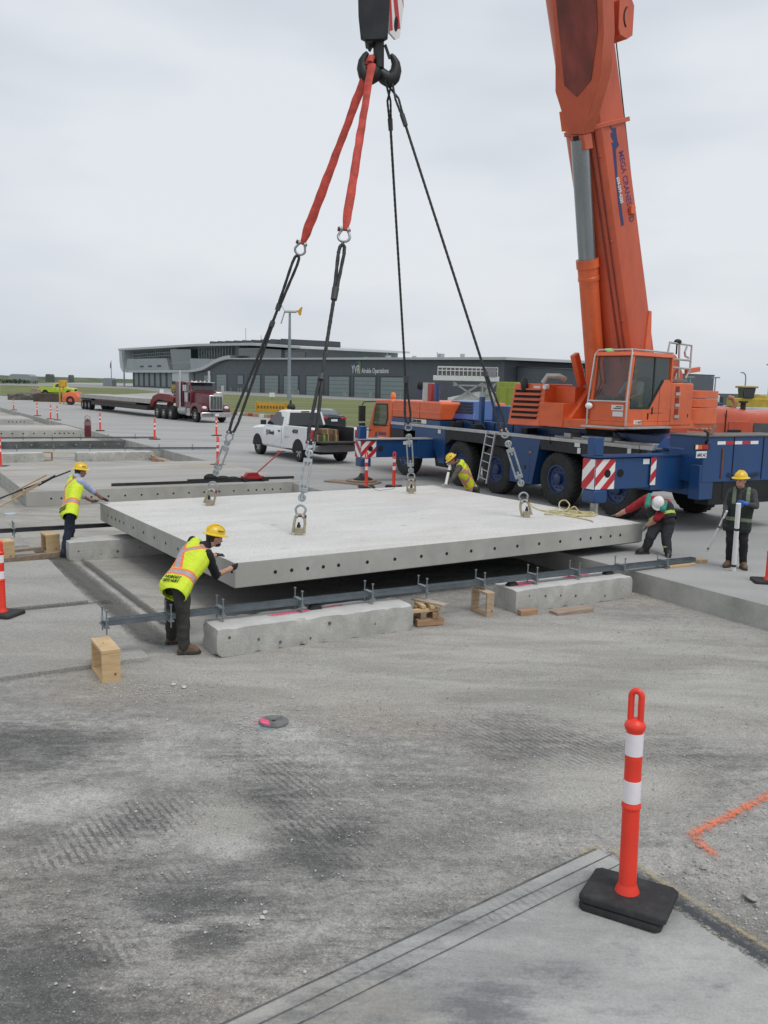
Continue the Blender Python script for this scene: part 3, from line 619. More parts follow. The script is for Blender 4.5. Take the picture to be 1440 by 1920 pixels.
for i, (a, b, l, hh) in enumerate((((0, 1060), (112, 1046), 'long brown plank on edge at left below the pine boxes', .1), ((0, 1044), (98, 1034), 'second brown plank behind, at left', .09))):
    p = G(*a, PZ); q = G(*b, PZ); p = p+(p-q)*.3; mb = MB(); mb.bar(p-(p+q)/2+Vector((0, 0, hh/2)), q-(p+q)/2+Vector((0, 0, hh/2)), .05, hh); o = mb.build('timber_plank', m_wood2, None, bevel=.004); o.location = (p+q)/2+Vector((0, 0, .02)); tag(o, l, 'timber')
for i, (x, y) in enumerate(((287, 864), (297, 868), (304, 866))):
    timber(0, 0, 0, .7, .12, .12+.06*(2-i), 110+i*9, ('tall', 'middle', 'low')[i]+' timber offcut at the end of the far pit block', m_wood3 if i < 2 else m_wood, base=G(x, y, PZ))
# rubber pads between rail and blocks
for i, x in enumerate((590, 960, 1140)):
    c = RA+Rd*(rail_x(x, 0)/RL); mb = MB(); mb.box(-.09, .09, -.05, .05, -.034, 0); mb.box(-.07, .07, -.04, .04, -.0, .025)
    o = mb.build('rubber_pad', m_rubber, None, bevel=.006); o.location = (c.x, c.y, .028); o.rotation_euler.z = K.yaw
    tag(o, ('black rubber pad on the long near block', 'black rubber pad at the left of the pink-painted block', 'black rubber pad at the right end of the pink-painted block')[i], 'rubber pad', 'pads under the near rail')
# ================================================================ delineator posts
m_dred = M('delineator_plastic', (.80, .045, .022), .42, var=.08, scale=3, fine=.03)
m_refl = M('reflective_white', (.80, .76, .79), .35, var=.05, scale=10)
m_dbase = M('delineator_base', (.022, .022, .023), .8, var=.3, scale=6, dirt=.35, dcol=(.09, .09, .085), bump=.4, bscale=60)
def delineator(two=True, hi=1.06, r=.05, stack=1):
    o = thing('delineator_post', '', 'traffic post')
    mb = MB()
    for k in range(stack):
        s_ = .255-.012*(1-k); z0 = .04*k if stack == 1 else .055*k
        x = .012*k; hgt = .05
        pts = []
        c_ = .03
        for (a, b_) in ((-s_+c_, -.2), (s_-c_, -.2), (s_, -.2+c_), (s_, .2-c_), (s_-c_, .2), (-s_+c_, .2), (-s_, .2-c_), (-s_, -.2+c_)): pts.append((a+x, b_))
        mb.loft([[Vector((a*sc, b_*sc, z)) for a, b_ in pts] for z, sc in ((z0, 1), (z0+hgt*.7, 1), (z0+hgt, .96))])
    mb.build('base', m_dbase, o, bevel=.006); z0 = .05 if stack == 1 else .105
    mb = MB(); H = hi
    mb.lathe([(r+.022, z0), (r+.015, z0+.02), (r+.003, z0+.05), (r, z0+.06), (r*.98, H*.46), (r+.006, H*.465), (r+.006, H*.475), (r*.96, H*.485), (r*.95, H*.68), (r*.99, H*.69), (r*.95, H*.70), (r*.94, H*.81), (r+.006, H*.82), (r+.012, H*.835), (r+.004, H*.85), (r*.7, H*.862), (r*.45, H*.868)], n=28)
    mb.build('tube', m_dred, o)
    mb = MB(); lp = []
    for i in range(13):
        a = math.pi*i/12; lp.append((-.032*math.cos(a)*1.0, 0, H-.05+.036*math.sin(a)))
    mb.tube([(-.032, 0, H*.86)]+lp+[(.032, 0, H*.86)], .0205, n=10); mb.build('handle_loop', m_dred, o)
    for z, zz in ((.49, .59), (.705, .805)) if two else ():
        mb = MB(); mb.lathe([(r*.965+.001, H*z), (r*.965+.001, H*zz)], n=28); mb.build('reflective_band', m_refl, o)
    return o
dproto = delineator(); dnear = delineator(hi=1.47, r=.057, stack=2)
near_p = G(1176, 1672, PZ+.018+.10)
dnear.location = (near_p.x, near_p.y, PZ+.02); dnear['label'] = 'big orange post on a doubled black rubber base in the near right corner'; dnear['group'] = 'orange posts around the site'
dnear.rotation_euler = (rad(-1.0), rad(-1.2), rad(-30)); dnear.children[0].scale = (1.09, 1.06, 1)
posts = [(687, 914, 0, 'orange post in front of the crane outrigger pad, behind the slab'), (738, 913, 0, 'orange post just behind the slab, right of the one by the outrigger pad'),
         (408, 873, 0, 'orange post on a black base beside the left sling'), (406, 817, 0, 'orange post hidden behind another, in front of the semi truck'), (290, 824, 0, 'orange post in front of the semi truck, past the rail end'),
         (188, 808, 0, 'orange post in front of the trailer tail, right of the fire extinguisher'), (108, 788, 0, 'orange post above the corner of the laid slab, tallest of the left cluster'), (95, 786, 0, 'faded orange post with its base askew, just left of the tall one'), (70, 780, 0, 'orange post near the yellow machine, third from the left'),
         (26, 769, 0, 'farthest left small orange post on the road'), (1, 876, 0, 'orange post cut by the left edge, standing on the laid slab'), (5, 1153, PZ+.06, 'orange post and black base cut by the left edge, nearest the camera at left'), (1440, 1092, 0, 'orange post on a doubled base cut by the right edge')]
for i, (x, y, z, l) in enumerate(posts):
    p = G(x, y, z); o = dproto if i == 0 else dup(dproto)
    o.location = (p.x, p.y, z); o.rotation_euler = (rad(random.uniform(-1, 1)), rad(random.uniform(-1.2, 1.2)), rad(random.uniform(-25, 25)))
    o['label'] = l; o['group'] = 'orange posts around the site'
# ================================================================ small things on the ground
p = G(513, 1357, PZ); o = thing('steel_disc', 'round grey metal disc with a centre hole on dusty ground, pink paint on its left', 'metal disc', (p.x, p.y, PZ+.004), .3)
mb = MB(); prof = [(.022, .012), (.022, .03), (.055, .036), (.135, .034), (.15, .026), (.15, .006), (.022, .006)]; mb.lathe(prof, n=40, closed=True); mb.build('disc_plate', M('old_steel', (.17, .17, .165), .6, .5, var=.35, scale=9, dirt=.4, dcol=(.3, .29, .26), bump=.4, bscale=30), o)
mb = MB(); mb.prism([(.15*.9*math.cos(a), .135*math.sin(a)) for a in [2.5+.16*i for i in range(12)]]+[(-.05, .0)], .0355, .0375, 'z'); mb.build('paint_mark', m_pink, o, smooth=False)
mb = MB(); mb.cyl((0, 0, .001), (0, 0, .012), .025, n=16); mb.build('centre_hole', m_hole, o)
m_dust = ground_mat('spilled_dust', (.38, .38, .37), (.22, .25, .29), (.48, .46, .44), sc=5, blot=1.2, tint=(.5, .22, .22), tintf=.5, pits=True)
def soft_disc(name, c, rx_, ry, z, mat, parent=None):
    vs = [(c[0], c[1], z)]; ed = [0.0]; n = 36
    for k in range(1, 5):
        for i in range(n): a_ = 2*math.pi*i/n; vs.append((c[0]+rx_*k/4*math.cos(a_), c[1]+ry*k/4*math.sin(a_), z)); ed.append(k/4*1.25)
    fs = [(0, 1+i, 1+(i+1) % n) for i in range(n)]+[(1+k*n+i, 1+(k+1)*n+i, 1+(k+1)*n+(i+1) % n, 1+k*n+(i+1) % n) for k in range(3) for i in range(n)]
    me = bpy.data.meshes.new(name); me.from_pydata(vs, [], fs); a_ = me.attributes.new('edge', 'FLOAT', 'POINT'); a_.data.foreach_set('value', ed); me.materials.append(mat); o = bpy.data.objects.new(name, me); COL.objects.link(o); return o
tag(soft_disc('spilled_dust', (p.x-.08, p.y-.02), .42, .36, PZ+.016, spray_mat('pale_dust', (.46, .455, .44), .55)), kind='structure')
tag(soft_disc('paint_residue', (p.x-.16, p.y-.02), .16, .16, PZ+.018, spray_mat('pink_residue', (.55, .30, .30), .2)), kind='structure'); tag(soft_disc('paint_residue', (p.x-.08, p.y-.16), .17, .09, PZ+.019, spray_mat('blue_residue', (.22, .30, .38), .2)), kind='structure')
p = G(19, 963, PZ+.03); o = thing('manhole_disc', 'small pale blue-grey disc lying on the floor at left', 'disc', (p.x, p.y, PZ+.0)); mb = MB(); mb.cyl((0, 0, 0), (0, 0, .035), .15, n=28); mb.build('disc_plate', M('pale_blue', (.42, .48, .52), .5), o)
# fire extinguisher / red bottle on the rail
p = G(165, 819, 0); o = thing('fire_extinguisher', 'maroon gas bottle with silver top standing by the far rail', 'extinguisher', (p.x, p.y, 0))
mb = MB(); mb.lathe([(.30*.5, 0), (.17, .03), (.17, .75), (.14, .85), (.05, .92), (.05, .96)], n=20); mb.build('cylinder', M('maroon', (.14, .02, .03), .4), o)
mb = MB(); mb.lathe([(.172, .60), (.172, .80)], n=20); mb.build('label_band', M('silver_band', (.24, .16, .16), .4), o)
mb = MB(); mb.tube([(-.13, 0, .86), (-.13, 0, 1.05), (0, 0, 1.12), (.13, 0, 1.05), (.13, 0, .86)], .03, n=8); mb.build('carry_guard', M('grey_metal', (.4, .4, .4), .5, .6), o)
# red floor jack with long handle
p = G(475, 902, .045); pe = D(527, 846, p.y+2.2)
o = thing('floor_jack', 'red trolley jack with a long raised handle on the laid slab', 'jack', (p.x, p.y, .04), rad(30)); Mi = local(o)
m_jred = M('jack_red', (.32, .012, .016), .45, var=.2); mb = MB(); mb.box(-.36, .3, -.13, .13, .08, .16); mb.prism([(-.3, .16), (.2, .16), (.1, .27), (-.2, .27)], -.1, .1, 'y'); mb.build('body', m_jred, o, bevel=.01)
mb = MB(); e = Mi @ pe; s0 = Vector((.1, 0, .24)); mb.cyl(s0, e, .022, n=10); dd = (e-s0).normalized(); sd_ = dd.cross(Vector((0, 0, 1))).normalized(); mb.cyl(e-sd_*.14, e+sd_*.14, .02, n=8); mb.build('handle', m_jred, o)
for x in (-.3, .27):
    for y in (-.17, .11): mb = MB(); mb.cyl((x, y, .065), (x, y+.06, .065), .065, n=16); mb.build('wheel', m_rubber, o)
# black bag heap on laid slab
p = G(418, 901, .045); o = thing('tool_bag', 'low black bags on the laid slab, left of the red jack', 'bag', (p.x, p.y, .04), rad(20)); mb = MB()
for a in ((-.38, 0, .1, .2, .12, .12), (0, .05, .07, .22, .13, .08), (.3, -.02, .06, .2, .12, .07)): mb.ell(a[:3], *a[3:])
mb.build('bag_cloth', M('bag_black', (.018, .018, .02), .8), o)
# shovels and rakes lying on the slab end at left
tools = [((0, 936), (88, 890), PZ+.0, 'tan', 'rake'), ((-10, 955), (104, 892), PZ, 'tan', 'shovel'), ((-10, 938), (132, 883), PZ, 'dark', 'pole'), ((22, 934), (76, 905), .0, 'tan', 'rake')]
for i, (a, b, z, c, kname) in enumerate(tools):
    P0 = G(*a, PZ+.03); Q0 = G(*b, .52+.05*i); o = thing('long_tool', ['wooden handled rake leaning on the laid slab corner', 'shovel with tan handle and black grip leaning on the laid slab corner', 'long black pole reaching behind the left worker\'s head', 'short wooden handle among the leaning tools'][i], 'hand tool', (0, 0, 0), 0, 'tools leaning at the left')
    o.location = P0; mb = MB(); mb.cyl((0, 0, 0), Q0-P0, .02, n=10); mb.build('handle', m_wood if c == 'tan' else m_rdark, o)
    if i == 1:
        mb = MB(); d = (Q0-P0); mb.cyl(d*.72, d*1.0, .03, n=10); mb.build('grip', m_rubber, o)
    if i < 2:
        mb = MB(); d = (P0-Q0).normalized(); mb.tube([Vector((0, 0, 0)), d*.12+Vector((0, 0, -.03)), d*.2+Vector((.02, 0, -.04)), d*.45+Vector((.02, 0, -.03))], .016, n=8); mb.build('neck', m_rdark, o)
# ladder leaning on crane deck is built with the crane files
# ================================================================ loose stones
def gravel(name, label, centers, n, smin, smax, seed, mat):
    rnd = random.Random(seed); mb = MB()
    for _ in range(n):
        cx, cy, sx, sy = centers[rnd.randrange(len(centers))]; px = rnd.gauss(cx, sx); py = rnd.gauss(cy, sy)
        if py < 1130 or py > 1990: continue
        p = G(px, py, PZ)
        k = K.loc(p)
        if k.x > -.35: continue
        s_ = rnd.uniform(smin, smax)*rnd.random()**1.5+smin*.6; z = PZ+.008+s_*.18
        a = rnd.uniform(0, 6.28); R = Matrix.Rotation(a, 3, 'Z') @ Matrix.Rotation(rnd.uniform(-.4, .4), 3, 'X')
        vs = []
        for (x, y, zz) in ((1, 0, 0), (.3, .9, -.1), (-.8, .6, .1), (-.9, -.5, 0), (.1, -1, .05), (.2, .15, .8), (-.2, -.2, .65), (0, 0, -.6)):
            vs.append(Vector((p.x, p.y, z))+R @ Vector((x*rnd.uniform(.6, 1.2)*s_, y*rnd.uniform(.6, 1.2)*s_*.8, zz*rnd.uniform(.6, 1.2)*s_*.7)))
        mb.add(vs, [(0, 1, 5), (1, 2, 5), (2, 6, 5), (2, 3, 6), (3, 4, 6), (4, 0, 5), (4, 5, 6), (1, 0, 7), (2, 1, 7), (3, 2, 7), (4, 3, 7), (0, 4, 7)])
    o = mb.build(name, mat, smooth=False, fix=True); return tag(o, label, 'gravel', kind='stuff')
m_stone = M('stone_grey', (.30, .295, .28), .9, var=.4, scale=1.5, fine=.1)
m_stone2 = M('stone_pale', (.50, .49, .47), .9, var=.25, scale=2)
gravel('gravel', 'fine grey stone chips scattered over the dusty floor', [(1400, 1640, 90, 60), (300, 1290, 60, 12), (600, 1430, 120, 60), (250, 1650, 200, 120), (700, 1330, 200, 60), (1300, 1200, 90, 25), (1330, 1420, 120, 80), (900, 1560, 200, 90), (400, 1450, 300, 150), (650, 1250, 250, 60)], 7000, .003, .015, 3, m_stone)
gravel('pale_gravel', 'paler stone chips and dust lumps on the floor', [(640, 1400, 90, 50), (280, 1292, 50, 10), (1400, 1640, 80, 60), (350, 1700, 250, 120), (1000, 1450, 250, 100), (700, 1300, 300, 80)], 1900, .003, .015, 4, m_stone2)
for i, (x, y, s_, l, mt_) in enumerate(((1408, 1686, .045, 'fist sized grey stone near the right edge', m_stone), (492, 1724, .016, 'small white stone on the dark stained ground, lower of two', m_stone2), (497, 1714, .014, 'small white stone on the dark stained ground, upper of two', m_stone2), (1318, 1630, .022, 'brown stone below the orange mark', m_stone), (345, 1291, .03, 'flat pale stone left of the long block', m_stone2), (325, 1286, .028, 'pale broken stone beside the pine box', m_stone2), (1420, 1700, .02, 'little stone behind the fist sized stone', m_stone))):
    p = G(x, y, PZ); bm = bmesh.new(); bmesh.ops.create_icosphere(bm, subdivisions=3, radius=s_)
    for v in bm.verts: v.co *= 1+.5*noise.noise(v.co/s_*1.2+Vector((i*3, 0, 0))); v.co.z *= .5
    me = bpy.data.meshes.new('loose_stone'); bm.to_mesh(me); bm.free(); me.materials.append(mt_); o = bpy.data.objects.new('loose_stone', me); COL.objects.link(o); o.location = (p.x, p.y, PZ+.012+s_*.25); tag(o, l, 'stone', 'loose stones')

# small dark scrapes on the hanging slab's top, damp marks on its side
rnd = random.Random(11); mb = MB()
for _ in range(46):
    x, y = rnd.uniform(.3, 8.0), rnd.uniform(.3, 6.4); l = rnd.uniform(.03, .11); p = ST(x, y, .003); d = (sdx*math.cos(.25+rnd.gauss(0, .15))+sdy*math.sin(-.2+rnd.gauss(0, .15))).normalized(); s_ = Vector((-d.y, d.x, 0))*rnd.uniform(.003, .010)
    mb.add([p-d*l, p-s_, p+d*l, p+s_], [(0, 1, 2, 3)])
slab_o = [o for o in bpy.data.objects if o.name == 'precast_slab'][0]; Mi = local(slab_o); mb.xf(Mi); mb.build('surface_scrapes', M('scrape_dark', (.14, .13, .12), .9), slab_o, smooth=False)
# ================================================================ hook block and slings
HY = 17.0
m_hook = M('hook_steel', (.035, .038, .04), .5, .6, var=.4, scale=3, dirt=.4, dcol=(.09, .07, .05))
m_hblk = M('hook_block_black', (.02, .023, .026), .5, .3, var=.4, scale=2, dirt=.35, dcol=(.05, .04, .03))
m_wht = M('sign_white', (.78, .78, .76), .5, var=.05)
m_red = M('sign_red', (.50, .02, .03), .45, var=.06)
hb = thing('hook_block', 'heavy black crane hook block with red and white striped cheek plate, hanging above the slab', 'hook block', D(712, 60, HY)); o0 = hb.location.copy()
def hp(px, py, dy=0): return D(px, py, HY+dy)-o0
mb = MB()
def plate(mb, pts, y0, y1, m=0, rel=hp):
    a = [rel(x, y, y0) for x, y in pts]; b = [p+Vector((0, y1-y0, 0)) for p in a]; n = len(a)
    mb.add(a+b, [tuple(range(n)), tuple(range(n, 2*n))[::-1]]+[(i, (i+1) % n, n+(i+1) % n, n+i) for i in range(n)], m)
plate(mb, [(670, -60), (733, -60), (731, 0), (727, 68), (719, 73), (686, 74), (676, 69), (672, 30)], -.1, .05); mb.build('front_cheek', m_hblk, hb, bevel=.01)
mb = MB(); plate(mb, [(682, 60), (700, 60), (700, 78), (692, 82), (685, 79)], -.06, .25); mb.build('lower_lug', m_hblk, hb, bevel=.01)
# striped side cheek: turned away in depth
def sp3(u, px_y): # u 0 near .. 1 far
    x = 730+27*u; return D(x, px_y-6*u, HY-.08+.62*u)-o0
quad = [sp3(0, -60), sp3(1, -60), sp3(1, 20), sp3(.72, 76), sp3(.45, 77), sp3(.05, 62)]
nn = (quad[1]-quad[0]).cross(quad[2]-quad[0]).normalized(); nn = nn if nn.y > 0 else -nn
mb = MB(); n = len(quad); mb.add(quad+[q+nn*.04 for q in quad], [tuple(range(n)), tuple(range(n, 2*n))[::-1]]+[(i, (i+1) % n, n+(i+1) % n, n+i) for i in range(n)]); mb.build('side_cheek', m_wht, hb)
mb = MB(); nf = -nn*.004
for k, (u0, u1) in enumerate(((-.25, -.02), (.22, .5), (.72, 1.0))):
    for s_ in (0,):
        pts = []
        for uu, yy in ((u0, -55), (u1, -55), (u1+.42, 55), (u0+.42, 55)):
            pass
    a = [(u0-.15, -60), (u1-.15, -60), (u1+.25, 20 if k == 2 else 58), (u0+.25, 20 if k == 2 else 58)]
    a = [(max(0.02, min(.98, u)), y) for u, y in a]
    mb.add([sp3(u, y)+nf for u, y in a], [(0, 1, 2, 3)])
mb.build('warning_stripe', m_red, hb, smooth=False, fix=False)
mb = MB(); c = sp3(.45, 48)+nf*2; e1_ = (sp3(1, 48)-sp3(0, 48)).normalized(); e2_ = Vector((0, 0, 1)); mb.add([c+e1_*(.10*math.cos(a))+e2_*(.13*math.sin(a)) for a in [2*math.pi*i/20 for i in range(20)]], [tuple(range(20))]); mb.build('opening', m_hole, hb, smooth=False, fix=False)
# sheaves side, shank, double hook
mb = MB(); mb.cyl(hp(710, 66, .1), hp(710, 128, .1), .10, .10, n=20); mb.build('shank', m_hook, hb)
def horn(side):
    c = [(711, 132), (711+side*10, 141), (711+side*20, 146), (711+side*27, 140), (711+side*31.5, 128), (711+side*31, 115), (711+side*26, 104), (711+side*19.5, 96)]
    if side > 0: c = [(x, y+4) for x, y in c]
    rads = [.14, .16, .17, .155, .13, .10, .07, .035]
    P = []; Rr = []
    for i in range(len(c)-1):
        for t in (0, .33, .66): P.append(hp(c[i][0]+(c[i+1][0]-c[i][0])*t, c[i][1]+(c[i+1][1]-c[i][1])*t, .1+.06*side)); Rr.append((rads[i]+(rads[i+1]-rads[i])*t)*.82)
    m_ = MB(); m_.tube(P, Rr, n=14); return m_
for s_ in (-1, 1): horn(s_).build('hook_horn', m_hook, hb)
for a, b in (((701, 78), (692, 96)), ((722, 84), (731, 110))):
    mb = MB(); mb.bar(hp(*a, .1), hp(*b, .12), .07, .04); mb.build('safety_latch', m_hook, hb, bevel=.006)
# text on cheek 'LIE' end of a brand word is outside the frame
LP = {1: G(392, 948, SZ+.36), 2: G(560, 1003, SZ+.36), 3: G(771, 925, SZ+.36), 4: G(987, 970, SZ+.36)}
TOPS = {1: hp(692, 126, .0)+o0, 2: hp(697, 120, -.1)+o0, 3: hp(727, 150, .12)+o0, 4: hp(733, 150, .05)+o0}
def leg_pt(k, py):
    a, b = TOPS[k], LP[k]+Vector((0, 0, .30)); lo, hi = -.05, 1.1
    for _ in range(40):
        m_ = (lo+hi)/2
        if PX(a+(b-a)*m_)[1] < py: lo = m_
        else: hi = m_
    return a+(b-a)*lo
m_strap = M('red_round_sling', (.50, .06, .04), .7, var=.3, scale=6, dirt=.45, dcol=(.16, .03, .03), bump=.6, bscale=20)
m_wire = M('wire_rope', (.045, .048, .05), .55, .5, var=.35, scale=30, wave=1)
m_shk = M('shackle_steel', (.34, .37, .38), .45, .7, var=.25, scale=9, dirt=.3, dcol=(.2, .19, .18))
m_pin = M('pin_red', (.16, .02, .03), .5, var=.2)
m_brass = M('link_tan', (.36, .32, .23), .6, .3, var=.25, scale=8, dirt=.3, dcol=(.2, .16, .11))
def frame_of(d, hint=(0, -1, 0)):
    d = Vector(d).normalized(); s_ = d.cross(Vector(hint)).normalized(); return s_, d, s_.cross(d)
def shackle(p, d, s, label, name='shackle', pin=True, flip=False):
    """bow shackle: pin at p, bow extending along d, size s (half width)"""
    side, dd, nn_ = frame_of(d)
    o = thing(name, label, 'shackle', p, 0, 'bow shackles on the slings'); r = s*.24
    pts = []
    for i in range(15):
        a = math.pi*i/14; pts.append(side*(-s*1.05*math.cos(a))+dd*(s*1.25+s*1.0*math.sin(a)))
    pts = [side*-s*.62]+[side*-s*.8+dd*s*.6]+pts+[side*s*.8+dd*s*.6]+[side*s*.62]
    mb = MB(); mb.tube(pts, r, n=10)
    for q in (-1, 1): mb.cyl(side*(q*s*.62)-side*r*.9, side*(q*s*.62)+side*r*.9, r*2.0, n=12)
    mb.build('bow', m_shk, o)
    if pin:
        mb = MB(); mb.cyl(side*-s*1.0, side*s*1.25, r*.9, n=10); mb.cyl(side*s*.95, side*s*1.3, r*1.7, n=10); mb.build('pin', m_pin, o)
    return o
def ropeline(mb, pts, r, twist=True):
    mb.tube(pts, r, n=8)
    if twist:   # strands laid around the core
        L_ = sum((pts[i+1]-pts[i]).length for i in range(len(pts)-1)); n = max(12, int(L_/.028))
        for ph in range(4):
            q = []
            for i in range(n+1):
                t = i/n*(len(pts)-1); j = min(int(t), len(pts)-2); p = pts[j]+(pts[j+1]-pts[j])*(t-j); d = (pts[j+1]-pts[j]).normalized(); u, v, _ = basis(d); a = ph*math.pi/2+i*.42
                q.append(p+u*(r*.62*math.cos(a))+v*(r*.62*math.sin(a)))
            mb.tube(q, r*.52, n=5)
m_ferr = M('ferrule', (.075, .078, .08), .5, .6, var=.2)
def wire_leg(k, eye_top, fer1, fer2, eye_bot, label, r=.021, thick=None, upper_eye=.05, lower_eye=.065, top_pts=None):
    P = lambda y: leg_pt(k, y)
    o = thing('wire_rope_sling', label, 'wire rope', P(fer1[1]), 0, 'wire rope sling legs'); oo = o.location.copy()
    A, B = P(eye_top), P(fer1[0]); side, dd, nn_ = frame_of(B-A)
    mb = MB()
    for s_ in (-1, 1):
        L_ = (B-A).length
        if top_pts:
            ropeline(mb, [top_pts[0 if s_ < 0 else 1]-oo, A+(B-A)*.55+side*s_*upper_eye*.6-oo, B+side*s_*r*.7-oo], r*.85)
        else:
            ropeline(mb, [A-oo, A+dd*.05+side*s_*upper_eye*.8-oo, A+dd*min(.18, L_*.3)+side*s_*upper_eye-oo, B+side*s_*r*.7-oo], r)
    mb.build('upper_eye', m_wire, o)
    mb = MB(); mb.cyl(P(fer1[0])-oo, P(fer1[1])-oo, r*2.1, r*1.9, n=12); mb.build('ferrule', m_ferr, o)
    mb = MB(); ropeline(mb, [P(fer1[1])-oo, P(fer2[0])-oo], r*1.02); mb.build('rope', m_wire, o)
    mb = MB(); mb.cyl(P(fer2[0])-oo, P(fer2[1])-oo, r*1.9, r*2.1, n=12); mb.build('ferrule', m_ferr, o)
    A, B = P(fer2[1]), P(eye_bot); mb = MB(); L_ = (B-A).length
    for s_ in (-1, 1): ropeline(mb, [A+side*s_*r*.7-oo, B-dd*min(.25, L_*.3)+side*s_*lower_eye-oo, B-dd*.05+side*s_*lower_eye*.7-oo, B-oo], r)
    mb.build('lower_eye', m_wire, o)
    return o
def turnbuckle(k, y0, y1, label, w_=.06):
    P = lambda y: leg_pt(k, y); A, B = P(y0), P(y1); o = thing('turnbuckle', label, 'turnbuckle', A, 0, 'steel turnbuckles'); side, d, nn_ = frame_of(B-A); L_ = (B-A).length
    mb = MB(); x = .13*L_/.8
    for s_ in (-1, 1): mb.bar(side*s_*w_+d*x*1.3, side*s_*w_+d*(L_-x*1.3), .034, .045, upv=nn_)
    for a, b in ((x, x*1.5), (L_-x*1.5, L_-x)): mb.bar(d*a, d*b, .09+w_, .06, upv=nn_)
    mb.build('frame', m_shk, o, bevel=.006)
    for a, b in ((0, x*1.9), (L_-x*1.9, L_)):
        mb = MB(); mb.cyl(d*a, d*b, .028, n=10); e = d*(a if a == 0 else b)
        sgn = 1 if a == 0 else -1
        pts = [e+side*(.05*math.sin(t))+d*(sgn*(.045-.05*math.cos(t))) for t in [2*math.pi*i/16 for i in range(16)]]
        mb.tube(pts, .02, n=8, closed=True); mb.build('threaded_eye', m_shk, o)
    return o
def strap(k, y0, y1, wd, label):
    A = TOPS[k]; B = leg_pt(k, y1); d = (B-A); side = d.cross(Vector((0, -1, 0))).normalized()
    o = thing('red_sling', label, 'lifting sling', A, 0, 'red round slings over the hook'); mb = MB()
    rings = []; n = 60
    for i in range(n+1):
        t = i/n; p = d*t; s_ = wd*(1.0-.25*math.sin(math.pi*min(1, t*1.6))*.5)*(1-.45*max(0, t-.93)/.07)
        tw = .35*math.sin(t*6+k*2); wob = .010*noise.noise(Vector((t*14, k, 0)))
        u = (side*math.cos(tw)+Vector((0, -1, 0))*math.sin(tw)); v = d.normalized().cross(u); rg = []
        for j in range(12):
            a = 2*math.pi*j/12; rr = 1+.12*noise.noise(Vector((math.cos(a)*1.5, math.sin(a)*1.5, t*16+k)))
            rg.append(p+u*(s_*rr*math.cos(a))+v*(s_*.42*rr*math.sin(a))+side*wob)
        rings.append(rg)
    mb.loft(rings); mb.build('sling_sleeve', m_strap, o)
    # loop over the hook saddle
    mb = MB(); top = [Vector((-.03, 0, .02)), Vector((-.02, .04, .12)), Vector((.0, .14, .16)), Vector((.02, .24, .10))]; mb.tube(top, .06, n=12); mb.build('saddle_turn', m_strap, o)
    return o
strap(1, 126, 458, .088, 'dark red round sling on the left, farther over the hook'); strap(2, 120, 432, .080, 'bright red round sling on the right side of the pair')
d1 = (LP[1]-TOPS[1]).normalized(); d2 = (LP[2]-TOPS[2]).normalized()
shackle(leg_pt(1, 457), d1, .095, 'silver bow shackle under the left red sling'); shackle(leg_pt(2, 431), d2, .10, 'silver bow shackle under the right red sling')
wire_leg(1, 478, (570, 582), (602, 612), 812, 'wire rope below the left red sling, running down to the left corner', r=.026)
wire_leg(2, 458, (540, 562), (700, 712), 832, 'wire rope below the right red sling, running down to the near lifting point', r=.030)
hk = lambda x, y, dy: D(x, y, HY+dy)
wire_leg(3, 150, (222, 245), (705, 716), 795, 'wire rope leg from the hook straight down to the far middle lifting point', r=.023, top_pts=(hk(722, 150, .0), hk(735, 152, .3)))
wire_leg(4, 150, (214, 236), (696, 706), 806, 'wire rope leg from the hook to the right lifting point', r=.023, top_pts=(hk(724, 156, .2), hk(735, 152, .1)))
turnbuckle(1, 826, 890, 'turnbuckle above the left corner lifting link'); turnbuckle(2, 845, 938, 'turnbuckle above the near lifting link, nearest the camera'); turnbuckle(3, 815, 885, 'turnbuckle above the far middle lifting link'); turnbuckle(4, 828, 910, 'turnbuckle above the right lifting link')
for k, y in ((1, 812), (2, 830), (3, 795), (4, 806)):
    d = (LP[k]-TOPS[k]).normalized(); shackle(leg_pt(k, y), d, .068, {1: 'shackle joining rope and turnbuckle on the left leg', 2: 'shackle joining rope and turnbuckle on the near leg', 3: 'shackle joining rope and turnbuckle on the far middle leg', 4: 'shackle joining rope and turnbuckle on the right leg'}[k])
def lift_link(k, yb, label, name):
    """bail link on the slab and the big shackle it holds"""
    P = LP[k]; E = leg_pt(k, yb); d = (E-P); o = thing('lifting_link', label, 'lifting link', P, 0, 'lifting links bolted to the slab'); side = d.normalized().cross(Vector((0, -1, 0))).normalized()
    mb = MB(); mb.box(-.062, .062, -.045, .045, 0, .12); mb.build('block', m_brass, o, bevel=.008)
    mb = MB(); mb.cyl((0, 0, .13), (0, 0, .17), .035, n=6); mb.cyl((0, 0, .17), (0, 0, .21), .02, n=10); mb.build('bolt', m_hook, o)
    top = d.normalized()*.36; pts = [side*-.09+Vector((0, 0, .06)), side*-.09+top*.5]
    for i in range(9):
        a = math.pi*i/8; pts.append(top*.72+side*(-.08*math.cos(a))+top.normalized()*(.08*math.sin(a)))
    pts += [side*.09+top*.5, side*.09+Vector((0, 0, .06))]
    mb = MB(); mb.tube(pts, .024, n=10); mb.cyl(side*-.115+Vector((0, 0, .06)), side*.115+Vector((0, 0, .06)), .024, n=10); mb.build('bail', m_brass, o)
    s_ = shackle(P+top*.86, d.normalized(), .08, name, pin=True)
    return o
lift_link(1, 892, 'tan lifting link on the left corner of the hanging slab', 'heavy shackle on the left lifting link'); lift_link(2, 940, 'tan lifting link nearest the camera on the slab', 'heavy shackle on the near lifting link')
lift_link(3, 888, 'tan lifting link at the far middle of the slab', 'heavy shackle on the far middle lifting link'); lift_link(4, 912, 'tan lifting link on the right of the slab beside the rope', 'heavy shackle on the right lifting link')
